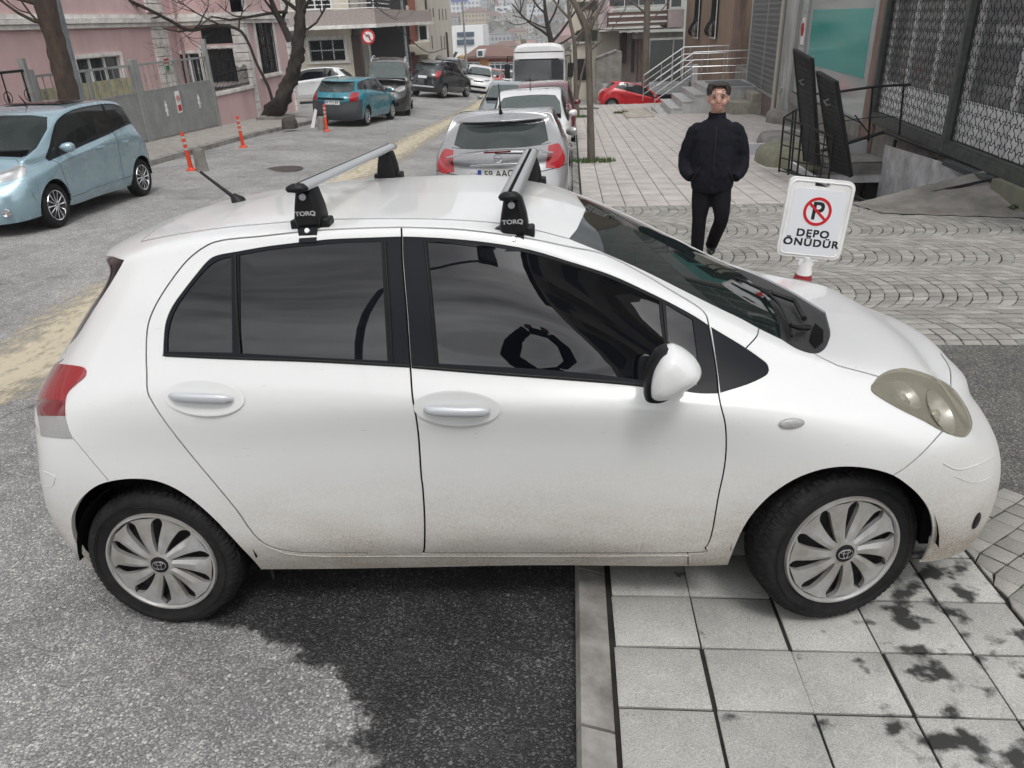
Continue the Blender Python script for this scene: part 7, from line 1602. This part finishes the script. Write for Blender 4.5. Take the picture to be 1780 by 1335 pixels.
w_=wheel('wheel',tr,(-.1,-.72,.30),.30,.2,.19,'spoke',0,8); dupe_wheel(w_,tr,(3.0,-.72,.30),False); dupe_wheel(w_,tr,(-.1,.72,.30),True); dupe_wheel(w_,tr,(3.0,.72,.30),True)
place(tr,4.9,42.6,3,.1); tr.scale=(1.35,1.35,1.35)
# ------------------------------------------------------------------ people
SKIN=mat('skin',(.58,.34,.26),.5,var=.15,vscale=25,var2=(.42,.235,.18)); JACK=mat('navy_jacket',(.006,.0065,.011),.85,spec=.2,var=.3,vscale=14,bump=.5,bscale=9,bdist=.02); TROU=mat('black_trousers',(.005,.005,.007),.9,spec=.2,var=.3,vscale=20,bump=.4,bscale=12,bdist=.01); HAIR=mat('dark_hair',(.028,.020,.016),.6,var=.6,vscale=60,bump=1,bscale=80,bdist=.01); SHOE=mat('black_shoe',(.012,.011,.011),.4); EYE=mat('eye_dark',(.02,.015,.012),.2); EYEW=mat('eye_white',(.32,.27,.25),.4); LIP=mat('lip',(.33,.13,.11),.5)
def ell(mb,c,r,n=14,m_=10,M=None):
    rs=[]
    for i in range(1,m_):
        a=math.pi*i/m_; rs.append([Vector((c[0]+r[0]*math.sin(a)*math.cos(t),c[1]+r[1]*math.sin(a)*math.sin(t),c[2]-r[2]*math.cos(a))) for t in [2*math.pi*k/n for k in range(n)]])
    if M is not None: rs=[[M@v for v in q] for q in rs]
    return mb.rings(rs)
def oval(mb,secs,n=20):
    """secs: (cx,cy,cz,rx,ry) stacked horizontal ovals"""
    return mb.rings([[Vector((cx+rx*math.copysign(abs(math.cos(t))**.85,math.cos(t)),cy+ry*math.copysign(abs(math.sin(t))**.85,math.sin(t)),cz)) for t in [2*math.pi*k/n for k in range(n)]] for cx,cy,cz,rx,ry in secs])
def remesh(o,v,sm=4):
    a=o.modifiers.new('remesh','REMESH'); a.mode='VOXEL'; a.voxel_size=v; a.use_smooth_shade=True
    if sm: b=o.modifiers.new('smooth','SMOOTH'); b.iterations=sm; b.factor=.5
    dg=bpy.context.evaluated_depsgraph_get(); bpy.context.view_layer.update(); me=bpy.data.meshes.new_from_object(o.evaluated_get(dg)); o.modifiers.clear(); ms=list(o.data.materials); o.data=me
    me.materials.clear(); [me.materials.append(q) for q in ms]; me.polygons.foreach_set('use_smooth',[True]*len(me.polygons)); return o
def wr(mb,pts,rs,n=12): return mb.tube(smooth_line([tuple(p) for p in pts],False,3,170),list(np.interp(np.linspace(0,1,(len(pts)-1)*3+1),np.linspace(0,1,len(rs)),rs)),n)
def person(label,arms='pockets',legs='walk',v=.014,face=True,group=None):
    """faces -Y, feet at z=0, 1.75 m tall"""
    mb=MB()
    # head, neck and torso as one skin surface
    ell(mb,(0,-.005,1.645),(.074,.092,.108)); ell(mb,(0,-.022,1.585),(.056,.066,.062)); ell(mb,(0,-.055,1.560),(.026,.026,.022)); mb.tube([(0,.02,1.40),(0,.010,1.50),(0,.0,1.60)],[.062,.056,.054],14)
    ell(mb,(0,-.094,1.622),(.013,.018,.022)); mb.tube([(0,-.088,1.665),(0,-.104,1.620)],[.008,.011],8)
    for s in (-1,1):
        ell(mb,(s*.078,.008,1.632),(.011,.018,.031)); ell(mb,(s*.030,-.080,1.668),(.026,.016,.010)); ell(mb,(s*.040,-.068,1.612),(.024,.022,.024))
    oval(mb,[(0,0,.95,.14,.095),(0,0,1.15,.15,.10),(0,0,1.35,.17,.10),(0,.01,1.45,.10,.08)])
    o=mb.build('person',SKIN); remesh(o,.0065 if face else .012,2); tag(o,label,'person',group)
    # trousers
    mb=MB(); oval(mb,[(0,0,.78,.155,.115),(0,0,.90,.165,.125),(0,0,1.0,.16,.12)])
    if legs=='walk': L_=[((-.085,0,.86),(-.10,-.05,.48),(-.10,.0,.07)),((.085,0,.86),(.115,-.09,.50),(.045,.16,.14))]
    else: L_=[((-.09,0,.86),(-.11,-.01,.48),(-.12,.02,.06)),((.09,0,.86),(.11,-.01,.48),(.12,.02,.06))]
    for a,b,c in L_: wr(mb,[a,tuple((np.array(a)+b)/2),b,tuple((np.array(b)+c)/2),c],[.105,.098,.072,.070,.062])
    t=mb.build('trousers',TROU); remesh(t,v,3); t.parent=o
    for a,b,c in L_:
        mb=MB(); ell(mb,(c[0],c[1]-.055,max(.045,c[2]-.03)),(.048,.125,.04)); ell(mb,(c[0],c[1]+.0,max(.06,c[2]-.01)),(.042,.055,.05)); s_=mb.build('shoe',SHOE); remesh(s_,.012,2); s_.parent=o
    # jacket
    mb=MB(); oval(mb,[(0,0,.76,.178,.135),(0,-.005,.80,.20,.15),(0,-.01,.95,.222,.165),(0,-.005,1.15,.222,.16),(0,0,1.30,.222,.145),(0,.005,1.40,.195,.12),(0,.01,1.455,.13,.10),(0,.01,1.47,.09,.085)])
    ell(mb,(-.17,.0,1.36),(.085,.09,.085)); ell(mb,(.17,.0,1.36),(.085,.09,.085))
    if arms=='pockets': A_=[[(s*.185,.0,1.37),(s*.245,.01,1.22),(s*.275,.02,1.08),(s*.262,-.04,.98),(s*.205,-.11,.92)] for s in (-1,1)]
    elif arms=='up': A_=[[(s*.19,.0,1.38),(s*.32,-.10,1.48),(s*.36,-.20,1.62),(s*.24,-.30,1.80),(s*.10,-.38,1.95)] for s in (-1,1)]
    else: A_=[[(s*.195,.0,1.37),(s*.25,.02,1.2),(s*.27,.0,1.08),(s*.27,-.04,.95),(s*.26,-.07,.84)] for s in (-1,1)]
    for P_ in A_: wr(mb,P_,[.080,.074,.070,.064,.055])
    # collar
    mb.rings([[Vector((.078*k*math.cos(q),.012+.078*k*math.sin(q)*(1.05),z-.03*max(0,-math.sin(q)))) for q in [2*math.pi*j/20 for j in range(20)]] for k,z in ((1.15,1.44),(1.05,1.50),(1.0,1.535))])
    jk=mb.build('jacket',JACK); remesh(jk,v*.8,2); jk.parent=o
    tx=bpy.data.textures.get('folds') or bpy.data.textures.new('folds','CLOUDS'); tx.noise_scale=.06
    d=jk.modifiers.new('folds','DISPLACE'); d.texture=tx; d.strength=.017; d.texture_coords='LOCAL'
    if face:
        mb=MB(); mb.tube([(0,-.155,1.42),(0,-.170,1.2),(0,-.168,1.0),(0,-.155,.82)],.004,6); z_=mb.build('zip',SHOE); z_.parent=jk
        for s in (-1,1):
            mb=MB(); mb.tube([(s*.13,-.148,1.03),(s*.20,-.122,.90)],.006,6); z_=mb.build('pocket_edge',SHOE); z_.parent=jk
        # polo neck
        mb=MB(); mb.rings([[Vector((.064*k*math.cos(q),.008+.064*k*math.sin(q),z)) for q in [2*math.pi*j/20 for j in range(20)]] for k,z in ((1.1,1.45),(1.0,1.515),(.95,1.53),(.85,1.53))]); q_=mb.build('polo_neck',TROU); q_.parent=o
        for s in (-1,1):
            mb=MB(); ell(mb,(s*.031,-.0825,1.650),(.0140,.009,.0055)); e=mb.build('eye',EYEW); e.parent=o
            mb=MB(); ell(mb,(s*.031,-.0905,1.650),(.007,.005,.007)); e2=mb.build('iris',EYE); e2.parent=e
            mb=MB(); mb.tube([(s*.014,-.098,1.672),(s*.030,-.098,1.676),(s*.050,-.084,1.671)],[.0032,.0036,.002],6); e=mb.build('eyebrow',HAIR); e.parent=o
        mb=MB(); mb.tube([(-.027,-.083,1.578),(-.012,-.092,1.581),(0,-.0935,1.580),(.012,-.092,1.581),(.027,-.083,1.578)],[.003,.0055,.005,.0055,.003],6); e=mb.build('mouth',LIP); e.parent=o
        g=MB()
        for s in (-1,1): g.tube([(s*.034+.024*math.cos(q),-.108+.004*abs(math.cos(q)),1.648+.016*math.sin(q)) for q in [2*math.pi*j/16 for j in range(17)]],.0016,5,False); g.tube([(s*.058,-.104,1.652),(s*.080,-.04,1.650),(s*.082,.01,1.645)],.002,5)
        g.tube([(-.010,-.110,1.652),(0,-.113,1.655),(.010,-.110,1.652)],.0018,5); g=g.build('glasses',mat('glasses_frame',(.05,.04,.04),.4,.3)); g.parent=o
    # hair: short, brushed up
    mb=MB(); rr_=random.Random(5); ell(mb,(0,.022,1.672),(.082,.092,.090)); ell(mb,(0,-.012,1.720),(.064,.066,.036))
    for k in range(70):
        a=rr_.uniform(0,6.28); e=rr_.uniform(.05,1.2); p=Vector((.072*math.cos(a)*math.cos(e),.010+.085*math.sin(a)*math.cos(e),1.685+.07*math.sin(e)))
        if p.y<-.035 and p.z<1.715: continue
        mb.tube([p,p+Vector((rr_.uniform(-.015,.015),rr_.uniform(-.03,.01),rr_.uniform(.004,.022)))],[.013,.004],5)
    h=mb.build('hair',HAIR); remesh(h,.007,1)
    # trim hair away from the face
    me=h.data; import bmesh; bm=bmesh.new(); bm.from_mesh(me); bmesh.ops.delete(bm,geom=[v_ for v_ in bm.verts if v_.co.y<-.052 and v_.co.z<1.700 or (v_.co.y<.02 and v_.co.z<1.64)or v_.co.z<1.585],context='VERTS'); bm.to_mesh(me); bm.free(); h.parent=o
    if face:
        for q in [o]+[c for c in o.children]:
            if q.name.split('.')[0] in ('jacket','trousers','shoe','polo_neck'): continue
            for qq in [q]+list(q.children):
                for v_ in qq.data.vertices:
                    t_=min(1,max(0,(v_.co.z-1.50)/.06)); v_.co=Vector((0,-.0,1.50)).lerp(v_.co,1+(.20 if v_.co.z<1.70 else max(.08,.20-1.2*(v_.co.z-1.70)))*t_) if t_>0 else v_.co
    return o
def hands(o,L_,grip):
    for s,(c,) in zip((-1,1),[(p,) for p in L_]):
        mb=MB(); c=Vector(c); ell(mb,tuple(c),(.022,.026,.042)); 
        for k in range(4):
            b=c+Vector((-s*.0,-.018+.0,.03-.018*k)); mb.tube([b,b+Vector((-s*.03,-.012,.004)),b+Vector((-s*.05,.002,.0))],[.010,.0085,.007],7)
        mb.tube([c+Vector((0,.015,.02)),c+Vector((-s*.025,.02,.045)),c+Vector((-s*.045,.016,.05))],[.012,.010,.008],7)
        h=mb.build('hand',SKIN); remesh(h,.006,1); h.parent=o
man=person('man in dark navy jacket and glasses, hands in pockets, walking beyond the bonnet')
hd=atd(1250,154,6.95); gzm=gz(hd.x,hd.y,SW); man.location=(hd.x-.0,hd.y,gzm); k=(hd.z-gzm)/1.755; man.scale=(k*1.03,k*1.03,k); man.rotation_euler=(0,0,R(-8))
pd_=[]
for (px,py,Y,lab) in ((838,164,50,'person in dark uniform at the road crest, left one of the two'),(846,163,52.5,'person in dark uniform at the road crest, right one of the two')):
    p=person(lab,'down','stand',.02,False,'people standing at the crest'); c=aty(px,py,Y); p.location=(c.x,Y,gz(c.x,Y)-.1)
ph=person('photographer in dark jacket holding up a phone, mirrored in the car window','up','stand',.02,False)
ph.location=(1.52,-3.62,gz(1.52,-3.62)-.03); ph.rotation_euler=(0,0,R(180)); 
hands(ph,[(-.09,-.42,1.99),(.09,-.42,1.99)],1)
pz=ph.location.z
phn=MB().box(1.44,1.60,-3.125,-3.115,CAM[2]-.075,CAM[2]+.01).build('phone',PLASTIC,bevel=.003); tag(phn,'dark phone held up in the hands of the photographer','phone')
# ------------------------------------------------------------------ the town across the valley
def townmat(name,wall,win,sx,sz,rough=.8):
    """plastered facade with rows of windows"""
    m=bpy.data.materials.new(name); m.use_nodes=True; nt=m.node_tree; b=nt.nodes['Principled BSDF']
    tc=N(nt,'ShaderNodeTexCoord'); g=N(nt,'ShaderNodeNewGeometry'); sp=N(nt,'ShaderNodeSeparateXYZ'); L(nt,tc.outputs['Object'],sp.inputs[0])
    ad=N(nt,'ShaderNodeMath',operation='ADD'); L(nt,sp.outputs['X'],ad.inputs[0]); L(nt,sp.outputs['Y'],ad.inputs[1])
    def stripe(src,s,a):
        mu=N(nt,'ShaderNodeMath',operation='MULTIPLY',ins={1:1/s}); L(nt,src,mu.inputs[0]); fr=N(nt,'ShaderNodeMath',operation='FRACT'); L(nt,mu.outputs[0],fr.inputs[0]); lt=N(nt,'ShaderNodeMath',operation='LESS_THAN',ins={1:a}); L(nt,fr.outputs[0],lt.inputs[0]); return lt.outputs[0]
    a=stripe(ad.outputs[0],sx,.5); c=stripe(sp.outputs['Z'],sz,.5); mu=N(nt,'ShaderNodeMath',operation='MULTIPLY'); L(nt,a,mu.inputs[0]); L(nt,c,mu.inputs[1])
    nn=N(nt,'ShaderNodeSeparateXYZ'); L(nt,g.outputs['Normal'],nn.inputs[0]); lt=N(nt,'ShaderNodeMath',operation='LESS_THAN',ins={1:.5}); L(nt,nn.outputs['Z'],lt.inputs[0]); m2=N(nt,'ShaderNodeMath',operation='MULTIPLY'); L(nt,mu.outputs[0],m2.inputs[0]); L(nt,lt.outputs[0],m2.inputs[1])
    mx=N(nt,'ShaderNodeMix',data_type='RGBA'); mx.inputs[6].default_value=(*wall,1); mx.inputs[7].default_value=(*win,1); L(nt,m2.outputs[0],mx.inputs[0]); L(nt,mx.outputs[2],b.inputs['Base Color']); b.inputs['Roughness'].default_value=rough
    return m
WINC=(.09,.10,.12)
TM=[townmat('town_cream',(.46,.43,.38),WINC,2.6,3.1),townmat('town_grey',(.36,.36,.36),WINC,2.2,3.0),townmat('town_white',(.60,.60,.60),(.12,.15,.19),3.0,3.2),townmat('town_ochre',(.46,.36,.23),WINC,2.4,3.0),townmat('town_rose',(.55,.30,.27),(.4,.3,.3),2.4,3.0),townmat('town_beige',(.40,.36,.31),WINC,2.0,2.9)]
TILE=mat('roof_tile',(.20,.10,.075),.85,var=.5,vscale=3,var2=(.13,.09,.08)); GROOF=mat('flat_roof',(.25,.24,.23),.9)
rt=random.Random(11); LB=['cream','grey','white','ochre','rose','beige']
hz=lambda x,y: hill(x,y)
def tower(x,y,w,d,h,mi,lab,name='distant_building'):
    t=empty(name,(x,y,hz(x,y)-1),rt.uniform(-.25,.25),lab,'building','distant buildings across the valley')
    MB().box(-w/2,w/2,-d/2,d/2,-4,h).build('walls',TM[mi],t,smooth=0)
    if rt.random()<.55: MB().add([(-w/2-.4,-d/2-.4,h+.01),(w/2+.4,-d/2-.4,h+.01),(w/2+.4,d/2+.4,h+.01),(-w/2-.4,d/2+.4,h+.01),(-w/5,0,h+w*.16),(w/5,0,h+w*.16)],[(0,1,5,4),(1,2,5),(2,3,4,5),(3,0,4),(3,2,1,0)]).build('roof',TILE,t,smooth=0)
    else: MB().box(-w/2-.2,w/2+.2,-d/2-.2,d/2+.2,h+.01,h+.5).box(-w/6,w/6,-d/6,d/6,h+.5,h+2.5).build('roof',GROOF,t,smooth=0)
    return t
# rows on the slope; lateral place from the gap seen between the near houses
side_words=['far left','left','middle left','middle','middle right','right','far right']
nrow=[(330,7),(390,7),(450,8),(520,8),(600,9),(690,9),(780,9)]
for ri,(yy,n) in enumerate(nrow):
    for k in range(n):
        px=770+(1080-770)*(k+rt.uniform(.1,.9))/n; q=aty(px,40,yy); 
        if ri<1 and k%2: continue
        w=rt.uniform(9,19); h=rt.uniform(5,13) if ri<5 else rt.uniform(10,26); mi=rt.randrange(6)
        tower(q.x,yy+rt.uniform(-22,22),w,rt.uniform(9,14),h,mi,f"{LB[mi]} distant building in the {['lowest','second','third','fourth','fifth','sixth','topmost'][ri]} row across the valley, {side_words[min(6,int(k*7/n))]}")
# a big white office with dark glass bands
def landmark(pxl,pxr,pyt,pyb,Y,d,m_,lab,name,bands=(),bm=None,roof=None):
    a=aty(pxl,pyb,Y); b_=aty(pxr,pyt,Y); t=empty(name,((a.x+b_.x)/2,Y,a.z),0,lab,'building'); up=under(t)
    up(MB().box(a.x,b_.x,Y,Y+d,min(a.z,hz(a.x,Y))-3,b_.z).build('walls',m_,smooth=0))
    for (x0,x1,y0,y1,mm,nm) in bands:
        p=aty(x0,y1,Y); q=aty(x1,y0,Y); up(MB().box(p.x,q.x,Y-.4,Y+.05,p.z,q.z).build(nm,mm,smooth=0))
    return t,up,a,b_
OGL=mat('office_glass',(.045,.075,.11),.15); OWH=mat('office_white',(.72,.72,.72),.6)
landmark(788,839,43,98,200,14,OWH,'white office block with dark blue glass bands below the hill','office_building',[(795,824,55,64,OGL,'window_band'),(795,824,68,78,OGL,'window_band')])
landmark(782,832,-12,27,640,16,TM[2],'white office tower with a blue sign band at the top left of the gap','office_building',[(784,814,-2,4,mat('blue_sign_band',(.04,.06,.30),.5),'sign_band'),(784,812,22,27,OGL,'window_band')])
landmark(833,845,-15,20,680,14,TM[1],'slim grey tower left of the salmon coloured tower','office_building')
landmark(849,881,-15,19,700,16,mat('salmon_render',(.58,.22,.19),.8),'salmon pink tower block on the far hillside','office_building',[(852,858,-10,-4,OWH,'window'),(862,868,-10,-4,OWH,'window'),(852,858,2,8,OWH,'window')])
landmark(861,889,10,28,640,12,OWH,'small white building in front of the salmon pink tower','office_building',[(864,870,14,18,OGL,'window'),(876,882,14,18,OGL,'window')])
landmark(887,925,-15,12,720,16,TM[3],'ochre block right of the salmon pink tower','office_building')
landmark(895,927,28,50,560,10,TM[5],'grey brown warehouse on the slope behind the bare tree','office_building')
# red roofed house just below the crest
Y=92
rh2,up,a,b_=landmark(812,903,97,152,Y,9,mat('red_wall',(.36,.085,.06),.75,var=.2,vscale=1),'red walled house with brown tiled hip roof and white windows below the crest','red_roofed_house')
PW=PVC; c0=aty(806,98,Y-.7); c1_2=aty(906,97,Y-.7); rg0=aty(833,79,Y+4.5); rg1=aty(872,78,Y+4.5)
up(MB().add([(c0.x,Y-.7,c0.z),(c1_2.x,Y-.7,c1_2.z),(c1_2.x+.5,Y+10,c1_2.z),(c0.x-.5,Y+10,c0.z),tuple(rg0),tuple(rg1),(c0.x,Y-.7,c0.z-.25),(c1_2.x,Y-.7,c1_2.z-.25)],[(0,1,5,4),(1,2,5),(2,3,4,5),(3,0,4),(6,7,1,0)]).build('roof',TILE,smooth=0))
for x0,x1 in ((813,834),(851,880),(884,902)):
    p=aty(x0,122,Y); q=aty(x1,108,Y); f_=up(MB().box(p.x,q.x,Y-.12,Y-.02,p.z,q.z).build('window',OGL,smooth=0)); mb=MB(); n=max(2,int((q.x-p.x)/.55))
    for k in range(n+1): xx=p.x+(q.x-p.x)*k/n; mb.box(xx-.05,xx+.05,Y-.18,Y-.12,p.z,q.z)
    for z in (p.z,(p.z+q.z)/2+.2,q.z): mb.box(p.x,q.x,Y-.181,Y-.121,z-.05,z+.05)
    fo=mb.build('window_frame',PVC,smooth=0); up(fo)
p=aty(829,87,Y-.5); q=aty(842,99,Y-.5); up(MB().box(p.x,q.x,Y-.9,Y+2,q.z,p.z).build('dormer',PVC,smooth=0)); up(MB().box(p.x+.15,q.x-.15,Y-.95,Y-.9,q.z+.15,p.z-.1).build('dormer_window',OGL,smooth=0))
p=aty(803,150,Y+.5); q=aty(812,97,Y+.5); up(MB().box(p.x,q.x,Y+.5,Y+8,p.z-2,q.z).build('yellow_wing',mat('yellow_wall',(.55,.33,.07),.75),smooth=0)); p=aty(836,122,Y-.05); q=aty(849,100,Y-.05); up(MB().box(p.x,q.x,Y-.10,Y-.01,p.z,q.z).build('orange_panel',mat('orange_wall',(.55,.25,.07),.75),smooth=0))
p=aty(840,160,Y-3); q=aty(882,128,Y-3); up(MB().box(p.x,q.x,Y-3,Y-.2,p.z-1,q.z).build('dark_awning',mat('dark_awning',(.03,.02,.022),.8),smooth=0)); up(MB().box(p.x,q.x,Y-3.1,Y-3.0,q.z-.6,q.z-.1).build('awning_edge',mat('awning_red',(.35,.03,.03),.7),smooth=0))
# parked vehicles, roofs and bushes too many to tell apart
mb=MB()
for k in range(1500):
    yy=rt.choice((rt.uniform(225,420),rt.uniform(420,540))); px=rt.uniform(765,1085); q=aty(px,60,yy); l,w_,h=rt.uniform(3.5,5),1.8,rt.uniform(1.3,2.2); z=hz(q.x,yy)+.0; a=rt.choice((0,0,1)); 
    if a: l,w_=w_,l
    mb.box(q.x,q.x+l,yy,yy+w_,z,z+h)
tag(mb.build('distant_car_park',mat('far_cars',(.55,.56,.58),.4,var=.9,vscale=.12,var2=(.10,.11,.13)),smooth=0),kind='stuff')
mb=MB()
BUSH=mat('far_scrub',(.10,.10,.06),.95,var=.6,vscale=.4,var2=(.17,.14,.11))
for k in range(1500):
    yy=rt.choice((rt.uniform(105,330),rt.uniform(330,800))); px=rt.uniform(760,1090); q=aty(px,60,yy); r=rt.uniform(1.0,3.2)*(1 if yy<330 else 1.6); z=hz(q.x,yy)
    for j in range(14):
        c=Vector((q.x+rt.gauss(0,r*.5),yy+rt.gauss(0,r*.5),z+abs(rt.gauss(0,r*.5)))); d=Vector((rt.uniform(-1,1),rt.uniform(-1,1),rt.uniform(-1,1))).normalized()*r*.35; e=d.orthogonal().normalized()*r*.3; mb.add([c-d,c+e,c+d,c-e],[(0,1,2,3)])
tag(mb.build('hillside_scrub',BUSH,smooth=0),kind='stuff')
# apartment blocks behind the viewer: they are what the dark side windows mirror
for (x,y,w_,d_,h_,mi,lab) in ((9,-17,9,9,15,0,'cream apartment block behind the viewer, mirrored in the front side window'),(-9,-26,16,8,6.5,5,'low beige house behind the viewer, mirrored in the rear side window')):
    t=empty('apartment_building',(x,y,gz(0,0)),R(8),lab,'apartment building'); MB().box(-w_/2,w_/2,-d_/2,d_/2,-1,h_).build('walls',TM[mi],t,smooth=0)
    MB().add([(-w_/2-.5,-d_/2-.5,h_+.01),(w_/2+.5,-d_/2-.5,h_+.01),(w_/2+.5,d_/2+.5,h_+.01),(-w_/2-.5,d_/2+.5,h_+.01),(-w_/4,0,h_+1.8),(w_/4,0,h_+1.8)],[(0,1,5,4),(1,2,5),(2,3,4,5),(3,0,4),(3,2,1,0)]).build('roof',TILE,t,smooth=0)
    for i in range(int(h_/3)):
        for s in (-1,1): MB().box(s*w_*.27-1.4,s*w_*.27+1.4,d_/2,d_/2+1.1,i*3+2.3,i*3+3.2).build('balcony',CREAM,t,smooth=0)
# street lamp reflected in the rear window
t=empty('lamp_post',(-1.5,-9,gz(-1.5,-9)),0,'street lamp with a long arm behind the viewer, mirrored in the rear side window','lamp post'); MB().tube([(0,0,0),(0,0,6.2),(.8,.3,7.2),(2.4,.6,7.5)],[.09,.07,.05,.04],8).build('shaft',GPOLE,t); MB().box(2.3,3.0,.5,.75,7.46,7.56).build('lamp_head',GPOLE,t)
# overhead cable
a=aty(688,45,38); b_=aty(775,84,58); mdl=a.lerp(b_,.5)-Vector((0,0,.7))
tag(MB().tube(smooth_line([tuple(a),tuple(mdl),tuple(b_)],False,6,180),.03,5).build('overhead_cable',IRONB),'thin black cable sagging from the cream building to the leaning pole','cable')

# the air over the valley
hz_=bpy.data.materials.new('haze'); hz_.use_nodes=True; nt=hz_.node_tree; nt.nodes.remove(nt.nodes['Principled BSDF'])
pv=N(nt,'ShaderNodeVolumePrincipled',ins={'Density':.0008}); pv.inputs['Color'].default_value=(.86,.90,.96,1); L(nt,pv.outputs[0],nt.nodes['Material Output'].inputs['Volume'])
tag(MB().box(-1000,1000,-100,1400,-30,180).build('haze',hz_,smooth=0),kind='stuff')
